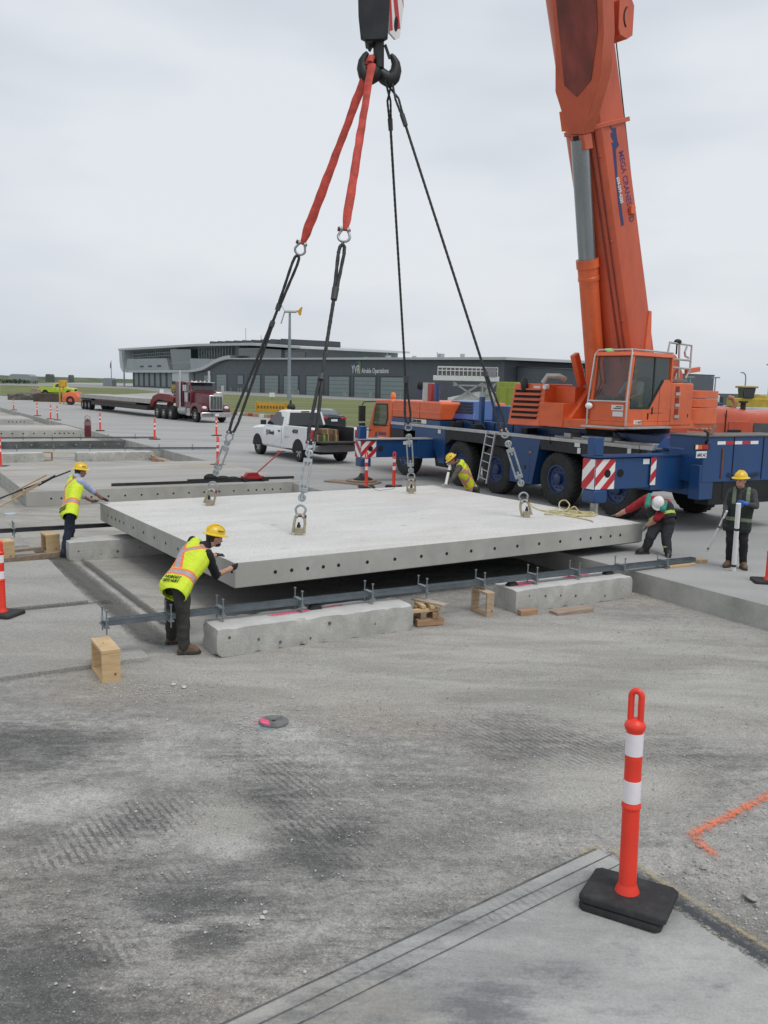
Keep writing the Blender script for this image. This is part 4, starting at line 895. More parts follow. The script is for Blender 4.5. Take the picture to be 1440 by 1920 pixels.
# yellow tag rope coiled on the slab
m_rope = M('tag_rope', (.50, .44, .24), .85, var=.2, scale=20)
o = thing('tag_rope', 'pale yellow rope lying in loose coils on the right edge of the slab', 'rope', G(1070, 955, SZ+.36)); oo = o.location.copy(); mb = MB(); pts = []
for i, (x, y, h) in enumerate(((991, 938, .12), (1000, 951, .0), (1020, 958, 0), (1040, 957, 0), (1060, 962, 0), (1085, 966, 0), (1105, 968, 0), (1120, 964, 0), (1100, 960, .0), (1070, 958, 0), (1050, 952, .05), (1050, 941, .14), (1060, 938, .16), (1068, 947, .12), (1062, 958, .03), (1072, 952, .12), (1078, 950, .13), (1085, 958, .05), (1100, 966, 0), (1090, 968, .0), (1060, 966, 0), (1090, 972, 0), (1108, 976, 0), (1112, 979, 0))):
    p = G(x, y, SZ+.36+.015+h); pts.append(p-oo)
sm = []
for i in range(len(pts)-1):
    p0, p1, p2, p3 = pts[max(0, i-1)], pts[i], pts[i+1], pts[min(len(pts)-1, i+2)]
    for t in (0, .25, .5, .75):
        sm.append(.5*((2*p1)+(-p0+p2)*t+(2*p0-5*p1+4*p2-p3)*t*t+(-p0+3*p1-3*p2+p3)*t**3))
mb.tube(sm, .013, n=8); 
for r_, cx, cy in ((.28, 1075, 962), (.22, 1085, 965), (.33, 1065, 964)):
    c = G(cx, cy, SZ+.36+.015)-oo; mb.tube([c+Vector((r_*1.4*math.cos(a)+.03*math.sin(3*a), r_*.8*math.sin(a), .012+.012*math.sin(5*a))) for a in [2*math.pi*i/28 for i in range(28)]], .013, n=8, closed=True)
mb.build('rope_strand', m_rope, o)
p = leg_pt(3, 886); q = G(640, 915, SZ+.4); o = thing('tag_line', 'thin grey cord trailing from the far middle shackle', 'cord', p); mb = MB(); e = D(690, 912, 20.6)
mb.tube([Vector((0, 0, 0)), (e-p)*.4+Vector((0, 0, -.25)), (e-p)*.75+Vector((0, 0, -.18)), e-p], .007, n=6); mb.build('cord_strand', m_galv, o)
# ================================================================ mobile crane
def paint(name, col, rough=.38, dirt=.25, var=.08, **k): return M(name, col, rough, var=var, scale=1.6, dirt=dirt, dcol=k.pop('dcol', tuple(x*.35+.02 for x in col)), coat=.25, **k)
m_or = paint('crane_orange', (.70, .125, .034), dirt=.35)
m_orb = paint('crane_orange_boom', (.56, .10, .04), rough=.5, dirt=.42, dcol=(.24, .045, .025), stretch=(1, 1, .35))
m_blue = paint('crane_blue', (.008, .056, .18), dirt=.45, dcol=(.035, .05, .065))
m_lblue = paint('crane_blue_hood', (.02, .075, .26), dirt=.2)
m_black = M('black_trim', (.018, .019, .02), .6, var=.25, dirt=.2, dcol=(.06, .06, .06))
m_alu = M('deck_aluminium', (.50, .51, .50), .45, .5, var=.15, scale=2, dirt=.35, dcol=(.22, .22, .21))
m_sil = M('silver_tube', (.52, .52, .50), .35, .7, var=.12, dirt=.2, dcol=(.3, .3, .28))
m_rod = M('cylinder_rod', (.30, .33, .35), .3, .75, var=.08, scale=1)
m_glass = M('window_glass', (.045, .06, .06), .07, var=.1, alpha=1, spec=.6)
m_glass_t = M('cab_glass', (.05, .075, .075), .06, var=.1, alpha=.66, spec=.7)
m_tyre = M('tyre_rubber', (.028, .028, .027), .88, var=.3, scale=4, dirt=.4, dcol=(.075, .07, .06), bump=.4, bscale=30)
m_rimb = paint('rim_blue', (.012, .035, .12), dirt=.4)
m_stk = M('sticker_white', (.72, .72, .70), .5, var=.06)
m_dk = M('under_dark', (.012, .013, .015), .8, var=.4)
CR = Fr((4.41, 22.59, 0), 118.6)
crane = thing('mobile_crane', 'big orange and blue mobile crane with raised boom holding the slab, parked on its outriggers', 'mobile crane', CR.o, CR.yaw)
def hexm(mb, *p): return mb.hexa(p[:4], p[4:])
def wheel(parent, x, yo, R=.70, wd=.38, hub=None, rimm=None, rim_r=.36, side=1, lug=True, tyre=None, z=None, disk=-.10):
    """wheel with outer face at y = yo, side +1: outer face towards +y"""
    s_ = side; z = R if z is None else z; mb = MB(); P = Vector((x, yo, z)); d = Vector((0, s_, 0))
    mb.lathe([(rim_r, -wd*.95), (R*.86, -wd), (R*.96, -wd*.93), (R, -wd*.78), (R, -wd*.2), (R*.965, -wd*.07), (R*.87, 0), (rim_r*1.16, -.012), (rim_r*1.02, -.035)], P, d, n=44, closed=True)
    if lug:
        for i in range(30):
            a = 2*math.pi*i/30
            for q, (y0, y1) in enumerate(((-wd*.80, -wd*.5), (-wd*.46, -wd*.16))):
                aa = a+(q*.1); c = Vector((math.cos(aa), 0, math.sin(aa))); t_ = Vector((-math.sin(aa), 0, math.cos(aa)))
                b0 = P+c*(R-.01); mb.hexa([b0+d*y0-t_*.035, b0+d*y0+t_*.035, b0+d*y1+t_*.055, b0+d*y1-t_*.015], [v+c*.026 for v in (b0+d*y0-t_*.035, b0+d*y0+t_*.035, b0+d*y1+t_*.055, b0+d*y1-t_*.015)])
    ty = mb.build('tyre', tyre or m_tyre, None); 
    w_ = MB(); w_.lathe([(rim_r, -wd*.9), (rim_r*1.05, -.02), (rim_r*.95, -.018), (rim_r*.88, disk*.8), (rim_r*.55, disk), (rim_r*.42, disk+.0), (rim_r*.38, disk*.25), (rim_r*.30, disk*.12), (0, disk*.12)], P, d, n=36)
    for i in range(10):
        a = 2*math.pi*i/10; c = Vector((math.cos(a), 0, math.sin(a)))*rim_r*.66; w_.cyl(P+c+d*(disk*.95), P+c+d*(disk*.95+.03), .018, n=6)
    W = w_.build('wheel', rimm or m_rimb, parent); ty.parent = W; return W
WX = (7.97, 4.57, 2.67, -.05, -2.23)
proto = None
for i, x in enumerate(WX):
    if proto is None: proto = wheel(crane, 0, -.04); proto.location = (x, 0, 0)
    else: dup(proto, loc=(x, 0, 0), parent=crane)
pr = None
for x in WX:
    if pr is None: pr = wheel(crane, 0, -2.96, side=-1); pr.location = (x, 0, 0)
    else: dup(pr, loc=(x, 0, 0), parent=crane)
# chassis frame and side skirts
mb = MB(); mb.box(-4.8, 9.3, -2.3, -.7, .75, 1.55); mb.build('chassis_frame', m_dk, crane)
for x in WX:
    mb = MB(); mb.cyl((x, -.4, .7), (x, -2.6, .7), .12, n=10); mb.build('axle', m_dk, crane)
mb = MB(); mb.box(-3.35, 8.85, -2.98, -.02, 1.56, 1.70); mb.build('deck', m_blue, crane)
mb = MB(); mb.box(-3.4, 8.86, -.06, .012, 1.70, 1.79); mb.build('deck_edge', m_alu, crane, bevel=.006)
mb = MB(); mb.box(-3.9, 5.6, -2.3, -.55, 1.70, 2.02); mb.build('frame_beam', m_blue, crane, bevel=.02)
mb = MB(); mb.box(-3.2, .3, -.52, -.2, 1.70, 1.83); mb.box(-1.2, -.8, -.5, -.16, 1.83, 1.88); mb.build('deck_step', m_alu, crane, bevel=.01)
# black wheel-arch band under the deck edge and blue lockers between wheels
mb = MB(); mb.prism([(7.2, 1.70), (5.35, 1.70), (5.35, .62), (5.7, .62), (5.95, 1.0), (6.3, 1.25), (7.2, 1.25)], -.40, -.008, 'y'); mb.build('side_locker', m_blue, crane, bevel=.008)
mb = MB(); mb.prism([(5.36, 1.70), (1.92, 1.70), (1.92, 1.38), (5.0, 1.42), (5.36, 1.2)], -.40, -.016, 'y'); mb.build('wheel_arch', m_black, crane)
mb = MB(); mb.prism([(1.92, 1.70), (.62, 1.70), (.80, .95), (.93, .45), (1.92, .45)], -.45, -.008, 'y'); mb.build('side_locker', m_blue, crane, bevel=.008)
mb = MB(); mb.box(1.05, 1.75, -.01, -.002, .5, 1.42); mb.build('locker_door', m_blue, crane, bevel=.004)
mb = MB(); mb.prism([(.64, 1.70), (-3.2, 1.70), (-3.2, 1.42), (-.6, 1.42), (.62, 1.44)], -.40, -.016, 'y'); mb.build('wheel_arch', m_black, crane)
mb = MB(); mb.prism([(-3.2, 1.72), (-4.75, 1.72), (-4.75, .8), (-3.0, .8), (-3.0, 1.5)], -2.95, -.15, 'y'); mb.build('rear_body', m_blue, crane, bevel=.015)
mb = MB(); mb.box(-4.81, -3.85, -2.98, -.02, 1.12, 2.1); mb.build('rear_locker', m_blue, crane, bevel=.015)
mb = MB(); mb.hexa([(-4.3, -.5, 1.78), (-3.5, -.5, 1.78), (-3.5, .0, 1.78), (-4.3, .0, 1.78)], [(-4.2, -.5, 2.13), (-3.7, -.5, 2.13), (-3.6, -.1, 2.0), (-4.25, -.1, 2.0)]); mb.build('tool_cover', m_lblue, crane, bevel=.01)
mb = MB(); mb.box(-4.84, -3.84, -3.0, .02, 2.1, 2.125); mb.build('rear_deck_plate', M('dull_plate', (.16, .15, .14), .7, .2, var=.3, scale=3, dirt=.4), crane)
# tail: lamps, plate, conspicuity tape, rear bumper
mb = MB(); mb.box(-4.86, -4.82, -.14, .30, 1.83, 1.95); mb.build('tail_lamp_housing', m_black, crane)
for y0, y1, c in ((.22, .29, (.9, .75, .5)), (.10, .21, (.75, .12, .02)), (-.08, .09, (.45, .02, .02))):
    mb = MB(); mb.box(-4.872, -4.862, y0, y1, 1.845, 1.935); mb.build('tail_lamp', M('lamp%d' % int(c[1]*100), c, .25), crane)
mb = MB(); mb.box(-4.87, -4.855, -.05, .25, 1.66, 1.80); mb.build('number_plate', m_stk, crane)
text('6842 AC', .10, m_blue, crane, (-4.873, .23, 1.69), (0, -1, 0), (0, 0, 1), width=.26)
for i in range(5):
    mb = MB(); mb.box(-4.815, -4.812, -.42-i*.26-.25, -.42-i*.26, 1.93, 2.0); mb.build('reflective_tape', m_wht if i % 2 == 0 else m_red, crane)
mb = MB(); mb.box(-4.79, -4.4, -2.9, -.3, .62, 1.15); mb.build('rear_frame', m_dk, crane, bevel=.02)
mb = MB(); mb.box(-4.80, -4.5, -.40, .02, .75, 1.5); mb.build('rear_side_plate', m_blue, crane, bevel=.02)
mb = MB(); mb.box(-4.86, -4.82, -2.75, -2.35, 1.83, 1.95); mb.build('tail_lamp', M('lamp2', (.45, .02, .02), .25), crane)
mb = MB(); mb.tube([(-4.78, -.1, 1.95), (-4.9, -.02, 2.05), (-4.9, .0, 2.2), (-4.84, .05, 2.24)], .03, n=8); mb.build('hand_hook', m_black, crane)
# striped panels helper (plane given by origin, u, v)
def stripes(parent, o, u, v, W, H, n=3, lean=1.0, name='warning_stripe', th=.004, off=.006, flip=1):
    """white plate with diagonal red bars clipped to the rectangle"""
    o = Vector(o); u = Vector(u); v = Vector(v); nrm = u.cross(v).normalized()*flip
    mb = MB(); q = [o, o+u*W, o+u*W+v*H, o+v*H]; mb.hexa([a for a in q], [a+nrm*th for a in q]); mb.build('warning_plate', m_wht, parent)
    mb = MB(); L_ = W+H; step = L_/n
    def clip(poly):
        for ax, lim, s_ in ((0, 0, 1), (0, W, -1), (1, 0, 1), (1, H, -1)):
            out_ = []
            for i in range(len(poly)):
                a, b = poly[i], poly[(i+1) % len(poly)]; da, db = (a[ax]-lim)*s_, (b[ax]-lim)*s_
                if da >= 0: out_.append(a)
                if da*db < 0: t = da/(da-db); out_.append((a[0]+(b[0]-a[0])*t, a[1]+(b[1]-a[1])*t))
            poly = out_
            if not poly: return poly
        return poly
    for k in range(-1, n+1):
        c0_ = -H+step*k if lean > 0 else step*k
        pl = [(c0_, 0), (c0_+step*.5, 0), (c0_+step*.5+lean*H, H), (c0_+lean*H, H)]
        pl = clip(pl)
        if len(pl) >= 3:
            vs = [o+u*a+v*b+nrm*(th+.002) for a, b in pl]; mb.add(vs, [tuple(range(len(vs)))])
    if mb.v: mb.build(name, m_red, parent, smooth=False)
# outriggers
def outrigger(x, zb, zt, yend, ybox, padz, label=''):
    mb = MB(); mb.box(x, x+.42, -.6, ybox, zb-.06, zt+.02); mb.build('outrigger_box', m_blue, crane, bevel=.015)
    mb = MB(); mb.box(x+.03, x+.39, ybox-.3, yend-.02, zb, zt-.02); mb.build('outrigger_beam', m_blue, crane, bevel=.012)
    mb = MB(); mb.box(x-.02, x+.44, -.55, yend, zt+.0, zt+.035); mb.build('beam_top_plate', m_alu if padz else m_blue, crane)
    mb = MB(); yj = yend-.22; mb.box(x+.02, x+.40, yj-.17, yj+.19, zb-.28, zb-.002); mb.build('jack_housing', m_blue, crane, bevel=.03)
    mb = MB(); mb.cyl((x+.21, yj, .22), (x+.21, yj, zb-.25), .085, n=20); mb.build('jack_leg', m_sil, crane)
    mb = MB(); mb.box(x+.02, x+.26, yj-.0, yj+.24, zt+.03, zt+.42); mb.build('jack_head', m_blue, crane, bevel=.02)
    mb = MB(); mb.lathe([(.30, .10), (.30, .13), (.16, .19), (.10, .30), (.0, .30)], (x+.21, yj, 0), n=24); mb.build('float_pad', m_hook, crane)
    # stripes on the rear face of the beam and on the end
    stripes(crane, (x+.028, yend-.04, zb+.01), (0, -1, 0), (0, 0, 1), .52, zt-zb-.05, 3, 1.0, flip=1)
    stripes(crane, (x+.40, yend-.018, zb+.01), (-1, 0, 0), (0, 0, 1), .37, zt-zb-.05, 2, -1 if padz else 1.0, flip=1)
    for yy in (yend-.36, yend-.72):
        mb = MB(); mb.cyl((x+.018, yy, (zb+zt)/2), (x+.03, yy, (zb+zt)/2), .085, n=20); mb.build('beam_socket', m_hole, crane)
    mb = MB(); mb.box(x+.018, x+.028, .9, 1.08, zt-.16, zt-.05); mb.build('sticker', m_stk, crane)
    return yj
outrigger(6.05, .80, 1.35, 2.60, .55, True)
outrigger(-4.22, .98, 1.65, 2.42, .85, False)
stripes(crane, (-4.232, .88, 1.04), (0, -1, 0), (0, 0, 1), .15, .58, 2, 1.0)
# loose timber / plastic pads under the front jack: things of their own
pw = CR.w(6.26, 2.44, 0)
for i, (r, z0, z1, l) in enumerate(((.62, .0, .05, 'lower wide grey mat under the front outrigger jack'), (.46, .052, .098, 'upper round mat under the front outrigger jack'))):
    mb = MB(); mb.lathe([(r, 0), (r+.01, .01), (r+.01, z1-z0-.01), (r, z1-z0)], n=8 if i == 0 else 32); o = mb.build('outrigger_mat', m_wood2, None, bevel=.005); o.location = (pw.x, pw.y, z0); tag(o, l, 'ground mat', 'mats under the outrigger')
p = G(655, 908, 0); mb = MB(); mb.box(-.8, .8, -.28, .28, 0, .045); o = mb.build('ground_board', m_wood2, None, bevel=.01); o.location = p+Vector((0, .3, 0)); o.rotation_euler.z = rad(-32); tag(o, 'long brown board lying beside the outrigger mats', 'board')
# front driving cab
def cabhexa(pts): pass
mb = MB()
prof = [(10.62, .78), (10.66, 1.1), (10.60, 1.55), (10.18, 2.42), (10.05, 2.53), (9.0, 2.55), (8.86, 2.50), (8.86, 1.80), (9.02, 1.70), (9.05, .78)]
mb.prism(prof, -2.9, -.03, 'y'); mb.build('driving_cab', m_or, crane, bevel=.05, seg=3)
mb = MB(); mb.prism([(8.86, 1.95), (8.86, 2.50), (8.7, 2.54), (5.78, 2.54), (5.72, 2.50), (5.72, 1.97)], -2.6, -.05, 'y'); mb.build('engine_cover', m_or, crane, bevel=.04, seg=3)
mb = MB(); mb.box(5.72, 8.86, -.055, -.03, 2.20, 2.225); mb.build('cover_trim', M('orange_light', (.8, .2, .09), .4), crane)
mb = MB(); mb.box(5.72, 8.86, -2.6, -.04, 1.79, 1.948); mb.build('lower_body', m_blue, crane)
for x in (7.9, 7.0): 
    mb = MB(); mb.box(x, x+.012, -.056, -.0455, 1.98, 2.5); mb.build('panel_gap', m_dk, crane)
mb = MB(); mb.prism([(10.25, 1.63), (10.10, 2.20), (10.02, 2.38), (9.16, 2.40), (9.12, 1.86), (9.28, 1.60), (10.15, 1.58)], -.032, -.012, 'y'); mb.build('window_frame', m_black, crane, bevel=.004)
mb = MB(); mb.prism([(10.17, 1.68), (10.03, 2.18), (9.96, 2.33), (9.22, 2.35), (9.18, 1.88), (9.32, 1.66), (10.1, 1.64)], -.014, -.006, 'y'); mb.build('side_window', M('cab_glass_green', (.10, .12, .07), .08, spec=.6, var=.4, scale=3, stretch=(.3, 1, 3)), crane)
mb = MB(); mb.hexa([(10.60, -2.75, 1.58), (10.625, -2.75, 1.58), (10.625, -.15, 1.58), (10.60, -.15, 1.58)], [(10.22, -2.7, 2.38), (10.245, -2.7, 2.38), (10.245, -.2, 2.38), (10.22, -.2, 2.38)]); mb.build('windscreen', m_glass, crane)
mb = MB(); mb.tube([(10.1, -.05, 2.46), (10.45, .25, 2.42), (10.55, .28, 2.3)], .02, n=8); mb.tube([(10.4, -.05, 1.4), (10.55, .2, 1.42), (10.55, .28, 1.6)], .02, n=8)
mb.box(10.49, 10.60, .16, .40, 1.72, 2.28); mb.box(10.49, 10.60, .16, .38, 1.44, 1.66); mb.build('mirror', m_black, crane, bevel=.03)
mb = MB(); mb.lathe([(.08, 0), (.08, .04), (.10, .06), (.10, .13), (.08, .2), (.03, .24), (0, .245)], (9.55, -.45, 2.55), n=20); mb.build('beacon', M('amber_beacon', (.75, .20, .03), .3), crane)
mb = MB(); mb.box(9.1, 10.3, -.029, -.02, 1.62, 1.64); mb.build('door_line', m_dk, crane)
mb = MB(); mb.box(10.0, 9.2, -.0285, -.02, .95, .96) if False else mb.box(9.15, 10.05, -.0285, -.024, 1.18, 1.20); mb.build('logo_rule', m_stk, crane)
text('A', .26, m_blue, crane, (10.08, -.022, 1.18), (-1, 0, 0), (0, 0, 1), bold=.02, name='logo')
text('CRANES', .17, m_blue, crane, (9.86, -.022, 1.27), (-1, 0, 0), (0, 0, 1), width=.62, name='logo')
text('604 599 4200', .10, m_stk, crane, (9.86, -.022, 1.08), (-1, 0, 0), (0, 0, 1), width=.62, name='lettering')
mb = MB(); mb.box(6.55, 7.55, -.04, -.028, 1.82, 1.95); mb.build('name_plate', m_stk, crane)
text('LIEBHERR', .125, m_black, crane, (7.5, -.024, 1.84), (-1, 0, 0), (0, 0, 1), bold=.006, width=.66)
mb = MB(); mb.box(8.0, 8.85, -.5, -.02, 1.05, 1.55); mb.build('wheel_arch', m_black, crane); 
mb = MB(); mb.prism([(7.3, 1.7), (5.7, 1.7), (5.7, .45), (6.4, .45), (6.6, 1.2), (7.3, 1.3)], -.9, -.35, 'y'); mb.build('battery_box', m_black, crane)
for x, z, w_, h_ in ((5.6, 1.56, .16, .12), (-.95, 1.60, .20, .13), (-.98, 1.44, .12, .14), (-2.72, 1.52, .12, .2)):
    mb = MB(); mb.box(x, x+w_, -.008, .002, z, z+h_); mb.build('sticker', m_stk, crane)
mb = MB(); mb.box(-2.35, -2.1, -.0, .02, 1.3, 1.36); mb.build('side_marker', M('lamp45', (.6, .15, .04), .3), crane)
# exhaust stack, cooler, hood and posts behind the driving cab
mb = MB(); mb.cyl((7.32, -.55, 1.95), (7.32, -.55, 3.15), .20, n=24); mb.build('exhaust_stack', m_sil, crane)
mb = MB(); mb.cyl((7.5, -.5, 3.02), (7.66, -.38, 3.06), .14, n=18); mb.build('exhaust_outlet', m_dk, crane)
mb = MB(); mb.box(6.84, 7.08, -.7, -.38, 2.05, 3.12); mb.build('reflection_block', M('red_reflection', (.36, .03, .02), .35, var=.4, scale=3, dirt=.4), crane)  # red-brown reflection behind the silver stack, put in as a coloured box
mb = MB(); mb.hexa([(4.55, -1.6, 2.03), (6.25, -1.6, 2.03), (6.25, -.5, 2.03), (4.55, -.5, 2.03)], [(5.0, -1.6, 2.62), (6.6, -1.6, 2.62), (6.35, -.85, 2.58), (5.0, -.85, 2.58)])
mb.build('engine_hood', m_lblue, crane, bevel=.02)
for i in range(4):
    t = i/4+.08; mb = MB(); z = 2.55-.36*t; y = -.835+.25*t*.93+.0; mb.bar((6.1+.02*i-.05, y+.012, z), (5.05-.09*i, y+.012, z), .075, .02, upv=(0, .8, .6)); mb.build('louvre', m_dk, crane)
for x, z in ((6.55, 3.12), (3.95, 2.75)):
    mb = MB(); mb.box(x, x+.13, -.5, -.38, 1.9, z); mb.build('support_post', m_blue, crane)
mb = MB(); mb.box(2.4, 3.85, -1.6, -.7, 2.0, 2.5); mb.build('rear_locker', m_blue, crane, bevel=.02)
# ---------------------------------------------------------------- superstructure (frame S)
S = Fr((6.2, 22.4, 0), 219.7)
Sm = Matrix.Rotation(S.yaw-CR.yaw, 4, 'Z'); Sm.translation = CR.loc(S.o)
def sb(mb, name, mat, **k): mb.xf(Sm); return mb.build(name, mat, crane, **k)
def stext(s_, size, mat, org, xd, yd, **k):
    R = Sm.to_3x3(); return text(s_, size, mat, crane, Sm @ Vector(org), R @ Vector(xd), R @ Vector(yd), **k)
mb = MB(); mb.cyl((0, 0, 1.9), (0, 0, 2.1), 1.05, n=40); sb(mb, 'slewing_ring', m_dk)
mb = MB(); mb.box(-3.0, 1.5, -.95, .72, 2.08, 2.30); sb(mb, 'slewing_platform', m_or, bevel=.02)
# boom
_a, _b = S.onY(1170, 650, -.15), S.onY(1080, 0, -.15); al = math.atan2(_b.z-_a.z, _b.x-_a.x)   # elevation in its own plane
bx = Vector((math.cos(al), 0, math.sin(al))); bn = Vector((-math.sin(al), 0, math.cos(al)))   # bn: upper (back) side
B0 = S.onY(1170, 650, -.15); B0 = Vector((B0.x, -.15, B0.z)); f0 = B0 - bx*2.4
def bp(l, n_, y): return f0+bx*l+bn*n_+Vector((0, y-0, 0))
def onB(px, py, noff):
    """point of the picture ray on the plane parallel to the boom belly, noff below the axis"""
    d = ray(px, py); Sx, Sy = S.x, S.y; n3 = Sx*bn.x + Vector((0, 0, bn.z)); p0 = S.w(f0.x, 0, f0.z) + n3*noff
    c_ = Vector((0, 0, CH)); t = (p0-c_).dot(n3)/d.dot(n3); return S.loc(c_+d*t)
def boomsec(l0, l1, w_, hlow, hup, mat, name):
    """rounded-bottom hexagonal box section: low side faces front/down"""
    prof = [(-w_/2, hup*.8), (-w_/2+.1, hup), (w_/2-.1, hup), (w_/2, hup*.8), (w_/2, -hlow*.35)]
    for i in range(1, 8):
        a = math.pi*i/8; prof.append((w_/2*math.cos(a), -hlow*.35-hlow*.65*math.sin(a)**.8))
    prof.append((-w_/2, -hlow*.35))
    mb = MB(); mb.loft([[bp(l, b, a) for a, b in prof] for l in (l0, l1)]); return sb(mb, name, mat, bevel=.015, ang=28)
boomsec(0, 12.6, 1.10, .62, .54, m_orb, 'boom_base')
boomsec(12.6, 24, .98, .55, .48, m_orb, 'boom_section'); boomsec(24, 33, .86, .5, .5, m_orb, 'boom_section')
for l in (12.2, (onB(1135, 238, -.6)-f0).dot(bx)):
    mb = MB(); 
    prof = [(-.6, .58), (.6, .58), (.6, -.25), (.4, -.6), (0, -.74), (-.4, -.6), (-.6, -.25)]; mb.loft([[bp(x, b, a) for a, b in prof] for x in (l, l+.10)]); sb(mb, 'boom_collar', m_orb, bevel=.01)
for y, n_ in ((.28, -.585), (.40, -.53)):
    mb = MB(); mb.cyl(bp(2.2, n_, y), bp(9.2, n_, y), .022, n=8); sb(mb, 'boom_pipe', M('pipe_rust', (.20, .03, .02), .6, var=.3))
# cylinder rod and barrel on the underside, cylinder head plate
CN = -.86
a, b, c = onB(1118, 725, CN), onB(1101, 486, CN), onB(1087, 262, CN)
mb = MB(); mb.cyl(a, b, .235, n=32); sb(mb, 'lift_cylinder', m_or)
mb = MB(); mb.lathe([(.255, -.5), (.255, -.42), (.245, -.41), (.245, -.22), (.27, -.2), (.27, -.0)], b, (b-a).normalized(), n=32); sb(mb, 'cylinder_collar', m_or)
mb = MB(); mb.cyl(b, c, .205, n=32); sb(mb, 'cylinder_rod', m_rod)
def bplate(pts, n0, n1, name, mat, **k):
    mb = MB(); fa = [onB(x, y, n0) for x, y in pts]; fb = [p+bn*(n1-n0) for p in fa]; n = len(pts)
    mb.add(fa+fb, [tuple(range(n)), tuple(range(n, 2*n))[::-1]]+[(i, (i+1) % n, n+(i+1) % n, n+i) for i in range(n)]); return sb(mb, name, mat, **k)
bplate([(1028, -60), (1041, 80), (1041, 172), (1066, 252), (1094, 252), (1126, 140), (1132, 60), (1127, -60)], -1.02, -.62, 'boom_underplate', m_orb, bevel=.012)
bplate([(1036, -60), (1049, 70), (1058, 160), (1081, 182), (1108, 150), (1120, 60), (1116, -60)], -1.035, -1.0, 'belly_plate', M('boom_shaded_belly', (.22, .045, .032), .6, var=.35, scale=2, dirt=.8, dcol=(.10, .035, .03), stretch=(1, 1, .3)))  # shade on the boom underside painted in as a darker colour
bplate([(1048, 210), (1062, 206), (1068, 246), (1053, 247)], -.9, -.6, 'rod_end_bracket', m_or, bevel=.01)
bplate([(1070, 252), (1094, 252), (1098, 282), (1074, 284)], -1.0, -.7, 'rod_end_head', m_orb, bevel=.02)
bplate([(1074, 256), (1084, 254), (1086, 270), (1076, 272)], -1.01, -.9, 'rod_end_gap', m_dk)
# box on the right edge of the boom at the top
def byp(px, py, y): v = S.onY(px, py, y); return Vector((v.x, y, v.z))
v = byp(1160, 38, .95); mb = MB(); oct_ = []
for (dx, dz) in ((-.24, -.30), (-.06, -.42), (.20, -.40), (.27, -.28), (.27, .28), (.16, .42), (-.12, .42), (-.24, .30)): oct_.append((v.x+dx, v.z+dz))
mb.prism(oct_, .60, 1.16, 'y'); sb(mb, 'hose_reel_box', m_orb, bevel=.01)
mb = MB(); mb.tube([(v.x+.05+.16*math.cos(a_)-.1, 1.165, v.z+.22*math.sin(a_)) for a_ in [-1.1+.22*i for i in range(11)]], .018, n=6); sb(mb, 'grip', m_dk)
# hoist rope running down the back of the boom
ra = byp(1146, -40, .4); rb = byp(1221, 668, .45)
mb = MB(); mb.cyl(byp(1140, -60, .3), byp(1190, 395, .3), .016, n=6); mb.cyl(byp(1190, 395, .3), byp(1222, 660, .3), .016, n=6); sb(mb, 'hoist_rope', m_wire)
v = byp(1183, 392, .42); mb = MB(); mb.box(v.x-.12, v.x+.05, .30, .48, v.z-.12, v.z+.08); sb(mb, 'rope_guide', m_or, bevel=.02)
v = byp(1212, 640, .40); mb = MB(); mb.prism([(v.x-.2, v.z-.5), (v.x+.12, v.z-.5), (v.x+.0, v.z+.75), (v.x-.1, v.z+.75)], .2, .44, 'y'); sb(mb, 'boom_bracket', m_or, bevel=.02)
# markings on the flat side of the boom (y = +w/2)
ys_ = .40+.003
def side_pt(px, py): v = S.onY(px, py, ys_); return Vector((v.x, ys_, v.z))
mb = MB()
lg = [(1144, 232), (1149, 240), (1156, 239), (1158, 258), (1159, 264), (1162, 272), (1156, 280), (1159, 330), (1165, 375), (1171, 422), (1166, 424), (1160, 380), (1155, 335), (1150, 285), (1149, 274), (1147, 267), (1152, 268), (1146, 256), (1146, 248), (1150, 249), (1144, 238)]
q = [side_pt(x-1, y) for x, y in lg]; mb.add(q, [tuple(range(len(q)))]); o = sb(mb, 'logo', M('decal_blue', (.02, .03, .12), .4), smooth=False)
ddir = (side_pt(1181, 415)-side_pt(1160, 282)); 
nrm_up = Vector((0, 1, 0)).cross(ddir).normalized()
stext('MEGA CRANES LTD', .27, M('decal_purple', (.10, .03, .13), .4), side_pt(1160, 284)+Vector((0, .001, 0)), ddir, nrm_up, width=ddir.length, ext=.002, bold=.004)
dd2 = (side_pt(1163.5, 382)-side_pt(1155.5, 333)); stext('604-599-4200', .16, m_stk, side_pt(1155.5, 333)+Vector((0, .004, 0)), dd2, Vector((0, 1, 0)).cross(dd2), width=dd2.length, ext=.002, bold=.004)
# boom foot side frames
mb = MB(); mb.prism([(-1.5, 2.3), (1.3, 2.3), (.6, 3.0), (-.3, 4.1), (-.9, 4.1), (-1.5, 3.2)], -.98, -.80, 'y'); mb.prism([(-1.5, 2.3), (1.0, 2.3), (.4, 2.9), (-.3, 3.9), (-.9, 3.9), (-1.5, 3.2)], .50, .62, 'y'); sb(mb, 'side_frame', m_or, bevel=.02)
v = byp(1078, 690, -1.1); mb = MB(); mb.bar((v.x-.35, -1.1, v.z-.45), (v.x+.05, -1.1, v.z+.36), .16, .24); sb(mb, 'side_bracket', m_or, bevel=.04)
mb = MB(); mb.tube([(v.x+.3, -1.15, v.z-.30), (v.x+.5, -1.2, v.z-.22), (v.x+.7, -1.4, v.z-.22), (v.x+.75, -1.5, v.z-.4)], .07, n=10); sb(mb, 'intake_pipe', M('pipe_grey', (.42, .40, .36), .5, .3), smooth=True)
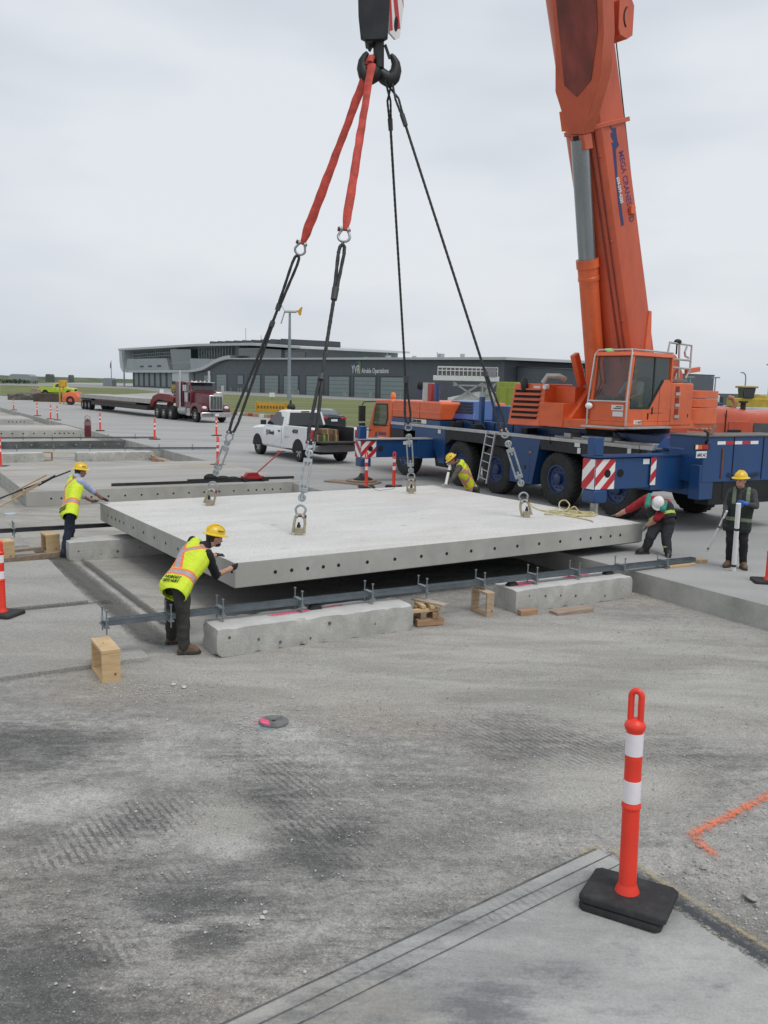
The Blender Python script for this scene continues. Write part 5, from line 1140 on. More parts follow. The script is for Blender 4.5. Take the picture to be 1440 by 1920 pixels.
# louvred engine box on the far side
LX = 1.55
def lx(px, py): v = S.onX(px, py, LX); return Vector((LX, v.y, v.z))
f = [lx(951, 795), lx(1008, 799), lx(1022, 720), lx(970, 719)]; back = 1.5
mb = MB(); fz = 2.06; zt = 3.16
yl, yr = lx(951, 795).y, lx(1010, 797).y; ylt, yrt = lx(970, 719).y, lx(1021, 720).y
mb.hexa([(LX, yl, fz), (LX, yr, fz), (LX-1.3, yr, fz), (LX-1.3, yl, fz)], [(LX-.22, yl+.02, zt), (LX-.22, yr+.02, zt), (LX-1.3, yr+.02, zt), (LX-1.3, yl+.02, zt)]); sb(mb, 'engine_box', m_or, bevel=.025)
for i in range(6):
    t = .16+.125*i; z = fz+(zt-fz)*t; x = LX-.22*t; mb = MB(); mb.hexa([(x-.03, yl+.09, z), (x+.012, yl+.09, z), (x+.012, yr-.12, z), (x-.03, yr-.12, z)], [(x-.05, yl+.09, z+.075), (x-.008, yl+.09, z+.075), (x-.008, yr-.12, z+.075), (x-.05, yr-.12, z+.075)]); sb(mb, 'louvre', m_dk)
    mb = MB(); mb.bar((x+.035, yl+.07, z+.085), (x+.035, yr-.10, z+.085), .03, .035); sb(mb, 'louvre_lip', m_or)
mb = MB(); mb.box(LX-1.25, LX-.02, yr, yr+.75, fz+.02, 2.68); mb.prism([(LX-1.25, 2.68), (LX-.02, 2.68), (LX-.15, 2.70)], yr, yr+.1, 'y'); mb.box(LX-1.25, LX-.6, yr, -.98, 2.68, 3.1); sb(mb, 'engine_box_extension', m_or, bevel=.02)
mb = MB(); mb.cyl((LX-.22, yrt-.08, zt-.08), (LX-.1, yrt-.08, zt-.08), .065, n=16); sb(mb, 'work_lamp', M('lamp_lens', (.75, .76, .76), .15), smooth=True)
mb = MB(); mb.ell((LX-.15, ylt+.12, zt-.02), .09, .11, .20, m=0); sb(mb, 'mirror', m_black)
mb = MB(); mb.box(LX-.235, LX-.195, ylt+.4, ylt+.62, zt-.14, zt-.06); sb(mb, 'sticker', m_stk)
# operator cab
CX, CYL, CYR = 2.30, 1.56, .52   # front x, near side y, far side y
zb, zt = 2.22, 3.93; xb = 1.12
yg = CYL
def fr(px, py): v = S.onX(px, py, CX); return v
# shell: floor, lower front, pillars, roof and back so that the cabin is hollow behind the glass
mb = MB(); mb.box(.55, CX, CYR, CYL, zb, zb+.10); mb.box(CX-.10, CX, CYR, CYL, zb+.1, 2.80); mb.box(.55, CX-.1, CYL-.04, CYL, zb+.1, 2.62); mb.box(.55, CX-.1, CYR, CYR+.04, zb+.1, 2.9)
mb.box(.55, .60, CYR, CYL, zb+.1, zt-.1)
sb(mb, 'cab_shell', m_or, bevel=.012)
mb = MB(); mb.hexa([(.55, CYL-.03, 2.62), (1.45, CYL-.03, 2.62), (1.45, CYL, 2.62), (.55, CYL, 2.62)], [(.55, CYL-.03, 3.30), (.92, CYL-.03, 3.30), (.92, CYL, 3.30), (.55, CYL, 3.30)]); sb(mb, 'door_panel', m_or)
lean = .13
for y in (CYR+.04, CYL-.04):
    mb = MB(); mb.bar((CX-.04, y, 2.78), (CX-.04-lean, y, zt-.06), .07, .09); sb(mb, 'pillar', m_or, bevel=.01)
mb = MB(); mb.bar((.62, CYL-.03, 3.28), (.62, CYL-.03, zt-.1), .10, .06); sb(mb, 'pillar', m_or)
mb = MB(); mb.hexa([(.50, CYR-.02, zt-.12), (CX-lean+.05, CYR-.02, zt-.12), (CX-lean+.05, CYL+.02, zt-.12), (.50, CYL+.02, zt-.12)], [(.55, CYR+.02, zt-.02), (CX-lean, CYR+.02, zt-.02), (CX-lean, CYL-.02, zt-.02), (.55, CYL-.02, zt-.02)]); sb(mb, 'cab_roof', m_or, bevel=.02)
mb = MB(); mb.add([(CX-.05, CYR+.07, 2.80), (CX-.05, CYL-.07, 2.80), (CX-.05-lean, CYL-.07, zt-.12), (CX-.05-lean, CYR+.07, zt-.12)], [(0, 1, 2, 3)]); sb(mb, 'windscreen', m_glass_t, smooth=False)
mb = MB(); mb.add([(CX-.12, CYL-.02, 2.64), (CX-.12-lean, CYL-.02, zt-.13), (.68, CYL-.02, zt-.13), (.68, CYL-.02, 3.30), (.92, CYL-.02, 3.28), (1.45, CYL-.02, 2.64)], [(0, 1, 2, 3, 4, 5)]); sb(mb, 'side_window', m_glass_t, smooth=False)
mb = MB(); mb.box(1.28, 1.32, CYL-.025, CYL-.005, 2.75, zt-.13); mb.bar((CX-.12, CYL-.008, 2.64), (1.45, CYL-.008, 2.64), .03, .04); mb.bar((1.45, CYL-.008, 2.64), (.92, CYL-.008, 3.29), .03, .04); sb(mb, 'window_seal', m_black)
# tube guard around the front
mb = MB(); g_ = [(CX+.05, CYR-.01, zb+.02), (CX+.05, CYR-.01, 2.78), (CX+.04-lean, CYR+.02, zt-.08), (CX-.02-lean, CYR+.06, zt+.02), (CX-.02-lean, CYL-.06, zt+.02), (CX+.04-lean, CYL-.02, zt-.08), (CX+.05, CYL+.02, 2.78), (CX+.05, CYL+.02, zb+.02)]
mb.tube(g_, .022, n=8); mb.tube([g_[1], g_[6]], .02, n=8); mb.tube([(CX-.02-lean, CYL-.03, zt+.02), (.55, CYL-.03, zt-.0)], .02, n=8); sb(mb, 'guard_tube', m_sil)
mb = MB(); mb.box(CX-.05, CX+.16, CYR-.1, CYL+.05, zb-.05, zb-.01); mb.box(.9, CX+.1, CYL+.02, CYL+.28, zb-.04, zb+.0); sb(mb, 'catwalk', m_alu)
mb = MB(); mb.box(CX+.001, CX+.006, CYL-.42, CYL-.10, 2.58, 2.70); mb.box(CX+.001, CX+.006, CYL-.38, CYL-.10, 2.44, 2.55); sb(mb, 'sticker', m_stk)
mb = MB(); mb.box(CX+.0065, CX+.009, CYL-.36, CYL-.14, 2.61, 2.63); mb.box(CX+.0065, CX+.009, CYL-.30, CYL-.12, 2.65, 2.67); sb(mb, 'sticker_print', m_black)
mb = MB(); mb.box(1.72, 2.02, CYL+.001, CYL+.006, 2.27, 2.36); sb(mb, 'sticker', m_stk); stext('1160', .09, m_black, (2.0, CYL+.008, 2.285), (-1, 0, 0), (0, 0, 1), width=.24)
mb = MB(); mb.ell((CX+.06, CYR+.03, 2.66), .06, .10, .075); sb(mb, 'work_lamp', M('lamp_lens', (.75, .76, .76), .15))
mb = MB(); mb.box(CX-.12-lean, CX-.02-lean, CYR+.24, CYR+.40, zt+.0, zt+.045); sb(mb, 'green_lamp', M('green_lamp_glow', (.1, .8, .25), .4, emit=(.15, 1, .35), estr=2.2))
mb = MB(); mb.bar((CX-.02, CYR+.28, 3.2), (CX-.02-.06, CYR+.12, zt-.2), .015, .02); mb.bar((CX-.02, CYR+.14, 2.88), (CX-.05, CYR+.28, 3.25), .012, .015); sb(mb, 'wiper', m_black)
mb = MB(); mb.box(1.0, 1.5, CYR+.25, CYR+.75, 2.35, 2.62); mb.box(.95, 1.08, CYR+.25, CYR+.75, 2.6, 3.35); mb.box(1.85, 2.1, CYR+.15, CYR+.35, 2.33, 2.85); sb(mb, 'cab_seat', m_black, bevel=.04)
mb = MB(); mb.box(.62, .66, CYR+.08, CYL-.08, 2.4, 3.75); sb(mb, 'cab_back_lining', M('lining_grey', (.16, .17, .17), .8))
mb = MB(); mb.box(1.30, 1.34, CYL+.001, CYL+.012, 2.5, 2.66); sb(mb, 'door_handle', m_dk)
mb = MB(); mb.box(1.46, 1.50, CYL+.001, CYL+.012, 2.38, 2.52); sb(mb, 'door_handle', m_dk)
# ladder box
mb = MB(); mb.box(-.42, .52, .75, CYL-.02, 2.22, 3.24); sb(mb, 'ladder_box', m_or, bevel=.025)
for i in range(3):
    z = 2.48+.27*i; mb = MB(); mb.box(.20, .36, CYL-.03, CYL+.004-.02+.004, z+.0, z+.14); sb(mb, 'step_recess', M('recess_red', (.22, .02, .012), .6))
    mb = MB(); mb.box(.19, .37, CYL-.025, CYL+.01, z-.075, z-.005); sb(mb, 'step_tread', m_alu)
mb = MB(); mb.box(-.25, -.22, CYL-.03, CYL-.012, 2.42, 2.5); sb(mb, 'lock', m_dk)
# winches and basket railing on top
for (x, z, r) in ((-.25, 3.66, .23), (-.55, 3.40, .17)):
    mb = MB(); mb.cyl((x, .25, z), (x, 1.0, z), r, n=28)
    for y in (.25, .97): mb.cyl((x, y, z), (x, y+.04, z), r*1.25, n=28)
    sb(mb, 'winch_drum', m_or)
mb = MB(); mb.box(-.9, .4, .3, .9, 3.24, 3.42); mb.box(.1, .45, .5, 1.1, 3.3, 3.80); sb(mb, 'winch_frame', m_or, bevel=.02)
mb = MB(); mb.bar((-.9, 1.0, 3.55), (-1.5, 1.0, 3.62), .09, .12); sb(mb, 'winch_arm', m_or, bevel=.01)
bp0 = lambda px, py: byp(px, py, 1.25)
mb = MB()
A1, A2, A3, A4 = bp0(1243, 714), bp0(1251, 668), bp0(1256, 642), bp0(1297, 648)
A5, A6 = bp0(1294, 690), bp0(1285, 710)
T_ = lambda *p: mb.tube(p, .026, n=8)
T_(A1, A2, A3, A4, A5, A6); T_(bp0(1251, 672), bp0(1294, 676)); T_(bp0(1252, 688), bp0(1293, 692)); T_(bp0(1274, 646), bp0(1272, 708)); T_(bp0(1265, 714), bp0(1268, 700)); T_(bp0(1288, 650), bp0(1284, 660), bp0(1285, 668), bp0(1291, 671))
sb(mb, 'basket_railing', m_sil)
mb = MB(); a1 = bp0(1240, 718); a2 = bp0(1287, 716); mb.box(min(a1.x, a2.x), max(a1.x, a2.x), .85, 1.28, 3.26, 3.34); sb(mb, 'basket_floor', M('grate_grey', (.2, .2, .19), .6, .4), bevel=.01)
v = bp0(1273, 641); mb = MB(); mb.ell((v.x, 1.22, v.z), .12, .08, .07); mb.cyl((v.x+.03, 1.22, v.z), (v.x+.03, 1.22, v.z-.3), .02, n=8); sb(mb, 'anemometer', m_black)
# counterweight slabs
for i, (z0, z1) in enumerate(((2.20, 2.62), (2.635, 2.86), (2.875, 3.08))):
    mb = MB(); pr_ = []
    x0, x1, y0, y1 = -3.15, -1.75, -1.35, .78
    for cx_c, cy_c, a0 in ((x1-.3, y1-.3, 0), (x0+.3, y1-.3, 90), (x0+.3, y0+.3, 180), (x1-.3, y0+.3, 270)):
        for j in range(6): a_ = rad(a0+j*18); pr_.append((cx_c+.3*math.cos(a_), cy_c+.3*math.sin(a_)))
    mb.prism(pr_, z0, z1, 'z'); sb(mb, 'counterweight_slab', m_or, bevel=.012)
mb = MB(); mb.tube([(-2.1, .5, 3.08), (-2.1, .5, 3.17), (-2.1, -.2, 3.17), (-2.1, -.2, 3.08)], .018, n=6); sb(mb, 'lifting_rail', m_black)
# aluminium ladder leaning on the deck edge: its own thing
la, lb = CR.onY(897, 888, .35), CR.onY(916, 806, .06); la2, lb2 = CR.onY(912, 905, .35), CR.onY(929, 812, .06)
ld = thing('aluminium_ladder', 'short aluminium ladder hung on the crane deck edge between the wheels', 'ladder', CR.w(*la.xy, 0)); W_ = lambda v: CR.w(*v)-ld.location
pa = [W_(CR.onY(897, 900, .35)), W_(CR.onY(913, 808, .05))]; pb_ = [W_(CR.onY(912, 907, .35)), W_(CR.onY(929, 812, .05))]
for a_, b_ in (pa, pb_):
    mb = MB(); mb.bar(a_, b_, .03, .06); mb.build('rail', m_alu, ld)
for i in range(6):
    t = .07+.165*i; mb = MB(); mb.cyl(pa[0].lerp(pa[1], t), pb_[0].lerp(pb_[1], t), .016, n=8); mb.build('rung', m_alu, ld)

# extra fittings: hoses, handles, bolts and clutter along the carrier
for i, (x, z) in enumerate(((5.0, 1.9), (4.4, 1.95), (3.3, 1.9), (2.4, 1.93), (-1.4, 1.96))):
    mb = MB(); mb.tube([(x, -.42, 1.8), (x-.1, -.36, z+.1), (x-.35, -.38, z+.06), (x-.6, -.45, 1.82)], .022, n=7); mb.build('hose', m_black, crane)
for x in (5.1, 3.9, 1.4, -.4, -1.9):
    mb = MB(); mb.box(x, x+.26, -.5, -.15, 1.79, 1.86+.05*((x*7) % 2)); mb.build('deck_fitting', m_dk if x > 0 else m_alu, crane, bevel=.008)
mb = MB(); mb.cyl((-4.7, -.3, 2.13), (-4.3, -.9, 2.3), .04, n=8); mb.ell((-4.68, -.32, 2.12), .07, .07, .07); mb.build('hook_arm', M('rusty_arm', (.14, .09, .06), .8, var=.3), crane)
for y in (-.95, -1.9, -2.6):
    mb = MB(); mb.box(-4.822, -4.81, y, y+.02, 1.15, 2.08); mb.build('panel_gap', m_dk, crane)
mb = MB(); mb.box(-4.83, -4.81, -.62, -.58, 1.2, 1.85); mb.build('rust_streak', M('rust_line', (.16, .06, .03), .8, var=.4), crane)
for z in (1.25, 1.3): mb = MB(); mb.tube([(-4.84, -.8, z), (-4.86, -1.3, z-.08), (-4.84, -1.8, z)], .015, n=6); mb.build('cable', m_black, crane)
mb = MB(); mb.box(1.2, 1.26, -.012, .01, .85, .95); mb.build('locker_latch', m_black, crane); mb = MB(); mb.box(.98, 1.06, -.012, .012, 1.3, 1.35); mb.build('side_marker', M('lamp45', (.6, .15, .04), .3), crane)
for x in (.2, -1.4, -3.0): mb = MB(); mb.box(x, x+.02, -.005, .013, 1.6, 1.79); mb.build('deck_joint', m_black, crane)
# seams and bolts on the cab, engine box and boom
mb = MB(); mb.box(.9, 1.42, CYL+.0005, CYL+.003, 2.52, 2.53); sb(mb, 'panel_gap', m_dk)
mb = MB(); mb.box(1.05, 1.06, CYL+.0005, CYL+.003, 2.25, 3.1); sb(mb, 'panel_gap', m_dk)
for l in (3.2, 5.1, 7.0): mb = MB(); mb.box(0, .001, 0, .001, 0, .001); mb = MB(); mb.bar(bp(l, -.56, .2), bp(l, -.50, .46), .035, .05); sb(mb, 'pipe_clamp', m_orb)
mb = MB(); mb.tube([bp(9.3, .1, .41), bp(10.2, .3, .42), bp(10.8, .1, .42), bp(11.6, .25, .42), bp(12.4, .2, .42)], .03, n=8); sb(mb, 'boom_hose', m_black)
mb = MB(); mb.hexa([bp(9.6, -.2, .41), bp(9.9, -.2, .41), bp(9.9, .1, .41), bp(9.6, .1, .41)], [bp(9.6, -.2, .47), bp(9.9, -.2, .47), bp(9.9, .1, .47), bp(9.6, .1, .47)]); sb(mb, 'boom_bracket', m_or)
# ================================================================ airside building and things in the distance
BL = Fr((1.8, 210, 0), 120.5)
bld = thing('airside_building', 'long dark grey airfield operations building with garage doors and a raised glazed wing', 'building', BL.o, BL.yaw)
m_bgrey = M('cladding_grey', (.085, .10, .115), .6, var=.08, scale=.3)
m_bdark = M('cladding_dark', (.045, .052, .06), .6, var=.08, scale=.3)
m_bwhite = M('roof_white', (.50, .53, .54), .5, var=.05, scale=.3)
m_bpale = M('panel_pale', (.36, .39, .395), .6, var=.06, scale=.3)
m_door = M('garage_door', (.22, .275, .27), .5, var=.06, scale=.5)
m_bglass = M('building_glass', (.035, .06, .062), .12, var=.3, scale=.4)
m_screen = M('brise_soleil', (.22, .25, .255), .6, var=.35, scale=.9, stretch=(2.2, 1, .8))
m_bframe = M('bollard_pale', (.36, .38, .30), .6)
m_asph = m_dk
def BX(px, py, y=0): return BL.onY(px, py, y)
DPT = -34
mb = MB(); mb.prism([(-42, -.2), (150, -.2), (150, 6.7), (138, 7.0), (128.5, 9.1), (117, 10.4), (110, 10.9), (53, 10.0), (-42, 8.6)], DPT, 0, 'y'); mb.build('wall', m_bgrey, bld, smooth=False)
mb = MB(); mb.prism([(-44.5, 8.62), (54, 10.05), (110, 10.95), (110, 11.35), (54, 10.55), (-44.5, 9.15)], DPT-1.5, 1.6, 'y'); mb.build('roof_slab', m_bwhite, bld, smooth=False)
# curved white ribbon running down to the wing
rib = [(108, 11.0), (113, 10.9), (119, 10.4), (125, 9.6), (131, 8.4), (138, 7.3), (146, 6.8), (154, 6.5), (180, 6.5), (247, 6.6)]
mb = MB(); mb.prism([(x, z) for x, z in rib]+[(x, z+(1.25 if i < 6 else 1.0)) for i, (x, z) in list(enumerate(rib))[::-1]], -1, 1.3, 'y'); mb.build('ribbon', m_bwhite, bld, smooth=False)
mb = MB(); mb.prism([(150, -.2), (248, -.2), (248, 6.6), (150, 6.6)], DPT, -1.2, 'y'); mb.build('wall', m_bdark, bld, smooth=False)
# raised wing volume
mb = MB(); mb.prism([(109, 11.3), (150, 7.9), (252, 7.4), (257, 9.0), (258.5, 12), (259, 17.4), (140, 16.2), (109, 15.6)], DPT, -2.2, 'y'); mb.build('upper_wall', m_screen, bld, smooth=False)
mb = MB(); mb.prism([(180, 7.5), (252, 7.5), (249, 13.1), (184, 12.4)], -2.2, 1.0, 'y'); mb.build('lower_panel', m_bpale, bld, smooth=False)
mb = MB(); mb.prism([(122, 11.2), (131, 9.6), (139, 8.3), (152, 7.6), (153, 11.9)], -2.2, .9, 'y'); mb.build('lower_panel', m_bpale, bld, smooth=False)
mb = MB(); mb.prism([(176.5, 7.7), (152.5, 7.6), (153, 15.4), (180, 16.0)], -2.2, .6, 'y'); mb.build('glazed_bay', m_bglass, bld, smooth=False)
mb = MB(); mb.box(152.6, 178.5, .62, .9, 10.15, 10.4); mb.build('bay_rail', m_bpale, bld); 
mb = MB(); mb.prism([(247, 6.6), (254, 7.0), (258, 9.0), (259.5, 12), (260, 17.6), (254, 17.4), (254, 12), (252.5, 9)], -8, 2.2, 'y'); mb.build('end_fin', m_bwhite, bld, smooth=False)
mb = MB(); mb.prism([(260, 17.3), (139, 16.2), (87, 15.0), (48, 13.0), (48, 13.6), (87, 15.8), (139, 17.0), (260, 18.2)], DPT, 2.6, 'y'); mb.build('upper_roof', m_bwhite, bld, smooth=False)
mb = MB(); mb.box(55, 110, DPT, -2.5, 10.4, 13.3); mb.build('tower_wall', m_bpale, bld, smooth=False)
for x0, x1, z0, z1 in ((88, 109.5, 11.0, 14.9), (55, 70.5, 10.7, 12.8)):
    mb = MB(); mb.prism([(x0, z0), (x1, z0), (x1, z1), (x0, z1-.5)], -2.5, -2.2, 'y'); mb.build('window_band', m_bglass, bld, smooth=False)
    for t in (.35, .65): mb = MB(); mb.box(x0, x1, -2.19, -2.05, z0+(z1-z0)*t, z0+(z1-z0)*t+.18); mb.build('window_rail', m_bpale, bld)
mb = MB(); mb.prism([(71, 10.8), (87.5, 10.8), (87.5, 14.2), (71, 13.4)], -2.5, -1.6, 'y'); mb.build('tower_panel', m_bpale, bld, smooth=False)
for i in range(9):
    x1 = 140-i*8.2; z = 16.9-.16*i; mb = MB(); mb.hexa([(x1-7.6, -20, z-.9), (x1, -20, z-.9), (x1, -2, z-.9), (x1-7.6, -2, z-.9)], [(x1-7.4, -20, z+.85), (x1-2.2, -20, z+1.2), (x1-2.2, -2, z+1.2), (x1-7.4, -2, z+.85)]); mb.build('solar_panel', m_bdark, bld, smooth=False)
# screens: rows of small struts over the upper glazing
for x0, x1, n in ((184, 248, 20), (112, 150, 13)):
    for i in range(n):
        x = x0+(x1-x0)*(i+.5)/n; mb = MB(); mb.box(x-.35, x+.35, -2.2, -1.2, 12.6 if x > 160 else 11.6, 16.4 if x > 160 else 15.6); mb.build('screen_fin', m_screen, bld, smooth=False)
for z in (13.6, 15.0):
    mb = MB(); mb.box(184, 249, -1.2, -1.0, z, z+.2); mb.build('screen_rail', m_bpale, bld)
for x in (192, 206, 220): 
    mb = MB(); mb.box(x, x+6, 1.0, 1.05, 8.9, 9.7); mb.build('vent_window', m_bdark, bld)
mb = MB(); mb.box(155, 177, -1.2, .8, 3.0, 6.4); mb.build('entrance_canopy', M('canopy_pale', (.5, .56, .55), .5), bld, smooth=False)
def gdoor(x0, x1, z1, mat=m_door, z0=0, y=0):
    mb = MB(); mb.box(x0-.9, x1+.9, y-.02, y+.06, z0-.1, z1+.35); f = mb.build('door_recess', m_bdark, bld, smooth=False)
    mb = MB(); mb.box(x0, x1, y+.06, y+.10, z0, z1); d = mb.build('garage_door', mat, f, smooth=False)
    n = 5
    mb = MB()
    for i in range(1, n): mb.box(x0, x1, y+.10, y+.13, z0+(z1-z0)*i/n, z0+(z1-z0)*i/n+.07)
    mb.build('panel_seams', m_bdark, f, smooth=False)
    for x in (x0-1.3, x1+.9): mb = MB(); mb.box(x, x+.28, 2.0, 2.25, 0, 1.35); mb.build('bollard', m_bframe, bld, smooth=False)
for x0, x1, z1 in ((115, 125, 5.7), (84, 94.5, 5.5), (69.5, 80, 5.4), (55, 65, 5.3), (38.5, 49, 5.3), (23, 34.5, 5.2), (9.2, 20.0, 5.15), (-5.2, 6.4, 5.1)): gdoor(x0, x1, z1)
gdoor(99, 104, 5.4, m_door, 2.6); gdoor(131, 139, 5.4)
for i in range(7):
    x = 184+i*9.0; mb = MB(); mb.box(x, x+5.8, -1.2, -1.1, .5, 6.4); mb.build('tall_door', m_door, bld, smooth=False)
# sign
def bsign(x, z, s_, size, mat, width, **k): return text(s_, size, mat, bld, (x, .12, z), (-1, 0, 0), (0, 0, 1), width=width, ext=.05, **k)
m_sgn = M('sign_letters', (.70, .73, .74), .5)
bsign(21.6, 6.15, 'YVR', 2.9, m_sgn, 4.6, bold=.02); bsign(16.2, 6.15, 'Airside Operations', 1.75, m_sgn, 13.6, bold=.02)
mb = MB(); mb.box(16.8, 18.4, .05, .1, 5.9, 9.1); mb.build('sign_green_block', M('sign_green', (.16, .24, .09), .5), bld)
mb = MB(); arc = [(21.6-4.6*i/12, 7.5+1.55*math.sin(math.pi*.5*i/12)) for i in range(13)]; mb.prism(arc+[(17, 9.3), (17.5, 9.25)]+[(21.6-4.6*i/12+.1, 7.9+1.45*math.sin(math.pi*.5*i/12)) for i in range(12, 0, -1)], .10, .14, 'y'); mb.build('sign_arc', M('sign_blue', (.10, .18, .30), .5), bld)
for x, h in ((12, .8), (-12, .8), (24, .6), (0, .5), (-20, .6)):
    mb = MB(); mb.box(x, x+(1.3 if h > .7 else .3), -6, -5, 9.4, 9.9+h); mb.build('roof_vent', m_bpale, bld)
for x, z, h in ((112, 17, 5), (98, 16, 3), (14, 9.8, 1.8), (-9, 9.4, 1.8)): mb = MB(); mb.cyl((x, -6, z-1), (x, -6, z+h), .10, n=6); mb.build('antenna', m_bpale, bld)
# low dark annex on the right: separate, lower volume
an = thing('annex_building', 'low dark grey annex right of the main building, behind the crane body', 'building', BL.w(-42.3, -3, 0), BL.yaw)
mb = MB(); mb.prism([(-23, -.2), (0, -.2), (0, 7.35), (-23, 6.5)], -30, 0, 'y'); mb.build('wall', m_bgrey, an, smooth=False)
mb = MB(); mb.prism([(-23, 6.5), (0, 7.35), (0, 7.5), (-23, 6.65)], -30.2, .15, 'y'); mb.build('parapet', m_bdark, an, smooth=False)
# wind turbine
p = D(542, 733, 175); wt = thing('wind_turbine', 'small three bladed wind turbine on a tall grey pole in front of the building', 'wind turbine', (p.x, p.y, 0))
top = D(543.5, 584, 175)-wt.location; top.z = D(543.5, 584, 175).z
m_pole = M('pole_grey', (.26, .30, .33), .5, .2)
mb = MB(); mb.cyl((0, 0, 0), (top.x, 0, top.z), .42, .22, n=14); mb.build('pole', m_pole, wt)
mb = MB(); mb.cyl((top.x-1.0, 0, top.z), (top.x+1.3, 0, top.z), .28, n=12); mb.build('nacelle', m_bwhite, wt)
mb = MB(); T0 = Vector((top.x+1.1, 0, top.z)); mb.prism([(T0.x, T0.z-.12), (T0.x+.5, T0.z-.12), (T0.x+.7, T0.z-.7), (T0.x+1.1, T0.z-.7), (T0.x+1.4, T0.z+.9), (T0.x+1.1, T0.z+.9), (T0.x+.6, T0.z+.3), (T0.x, T0.z+.12)], -.05, .05, 'y'); mb.build('tail_fin', M('tail_yellow', (.60, .33, .04), .5), wt)
for a_ in (2.15, 4.05, .2):
    h = Vector((top.x-1.0, 0, top.z)); d = Vector((-.45, math.cos(a_)*.3, math.sin(a_))) if a_ < 3 else Vector((-.35, .3, -1)); d = d.normalized() if a_ != .2 else Vector((0, 1, .05))
    mb = MB(); mb.bar(h, h+d*2.6, .26, .05); mb.build('blade', m_bwhite, wt)
# light poles and flagpole
def lpole(px, pyb, pyt, Y, label, kind):
    p = D(px, pyb, Y); t = D(px, pyt, Y); o = thing('light_pole', label, 'light pole', (p.x, p.y, 0), 0, 'light poles on the horizon' if kind != 'flag' else None); h = t.z; m_ = m_pole; r = .0009*Y
    if kind == 'flag': r *= .55
    mb = MB(); mb.cyl((0, 0, -.4), (0, 0, h), r*1.1, r*.8, n=8); mb.build('pole', m_, o)
    if kind == 't': mb = MB(); w_ = .0045*Y*1.0; mb.box(-w_, w_, -.2, .2, h, h+r*1.6); mb.build('lamp_head', m_, o)
    elif kind == 'arm': mb = MB(); s_ = Y/1627; mb.tube([(0, 0, h-.1), (-1*s_, 0, h+5*s_), (-5*s_, 0, h+9*s_), (-10*s_, 0, h+9*s_)], r*.8, n=8); mb.build('lamp_arm', m_, o)
    elif kind == 'flag': mb = MB(); s_ = Y/1627; mb.prism([(0, h-1*s_), (-2*s_, h-6*s_), (-2*s_, h-14*s_), (0, h-15*s_)], -.02, .02, 'y'); mb.build('flag', M('flag_dark', (.12, .03, .05), .7), o)
    return o
lpole(209, 712, 676, 380, 'thin flagpole with a limp flag, far left of the building', 'flag'); lpole(1292, 745, 708, 150, 'twin head light pole, leftmost of three at right', 't'); lpole(1339, 746, 709, 150, 'twin head light pole in the middle of the three at right', 't'); lpole(1395, 750, 708, 90, 'curved arm light pole above the yellow tractor', 'arm')
lpole(1440, 745, 685, 170, 'light pole cut by the right picture edge', 't'); lpole(233, 716, 656, 410, 'thin grey mast at the left end of the building', 'mast')
# low fences/sheds and shrubs at the far left
for i, (x0, x1, y0, y1, Y, nm, l, cat, c) in enumerate(((16, 58, 702, 712, 420, 'far_shed', 'low grey shed far away at left', 'shed', (.26, .29, .29)), (193, 208, 709, 718, 400, 'far_shed', 'small grey far shed left of the building', 'shed', (.22, .25, .25)), (85, 95, 701.5, 707, 700, 'far_hut', 'rounded far hut on the skyline', 'hut', (.10, .12, .10)), (128, 132, 703, 706, 700, 'far_hut', 'tiny far hut on the skyline', 'hut', (.10, .12, .10)))):
    a, b = D(x0, y1, Y), D(x1, y0, Y); mb = MB(); h = b.z; w_ = b.x-a.x
    mb.prism([(0, -1), (w_, -1), (w_, h*.8), (w_*.85, h), (w_*.15, h), (0, h*.8)], 0, 8, 'y'); o = mb.build(nm, M(nm+str(i), c, .8), None, smooth=False); o.location = (a.x, Y, 0); tag(o, l, cat)
def shrub(name, label, cx, cy, rx_, rz_, Y, n, seed, col=(.05, .075, .03), leaf=.35):
    rnd = random.Random(seed); c = D(cx, cy, Y); mb = MB(); s_ = Y/1627
    for _ in range(n):
        a = rnd.uniform(0, 6.28); e = rnd.uniform(-1, 1); r = rnd.random()**.4*(1+.25*math.sin(a*3+seed)); p = Vector((rx_*s_*r*math.cos(a)*math.sqrt(1-e*e), rx_*s_*.6*r*math.sin(a)*math.sqrt(1-e*e), rz_*s_*r*e))
        u = Vector((rnd.gauss(0, 1), rnd.gauss(0, 1), rnd.gauss(0, 1))).normalized(); v, w_, _ = basis(u); l = leaf*rnd.uniform(.5, 1.3)
        mb.add([p-u*l, p+v*l*.5, p+u*l, p-v*l*.5], [(0, 1, 2, 3)])
    o = mb.build(name, M('foliage'+str(seed % 3), col, .9, var=.4, scale=.5), None, smooth=False, fix=False); o.location = (c.x, c.y, max(.2, c.z)); return tag(o, label, 'shrub')
shrub('shrub_patch', 'low dark shrub patch beyond the road at far left', 28, 715, 42, 4, 300, 900, 5)
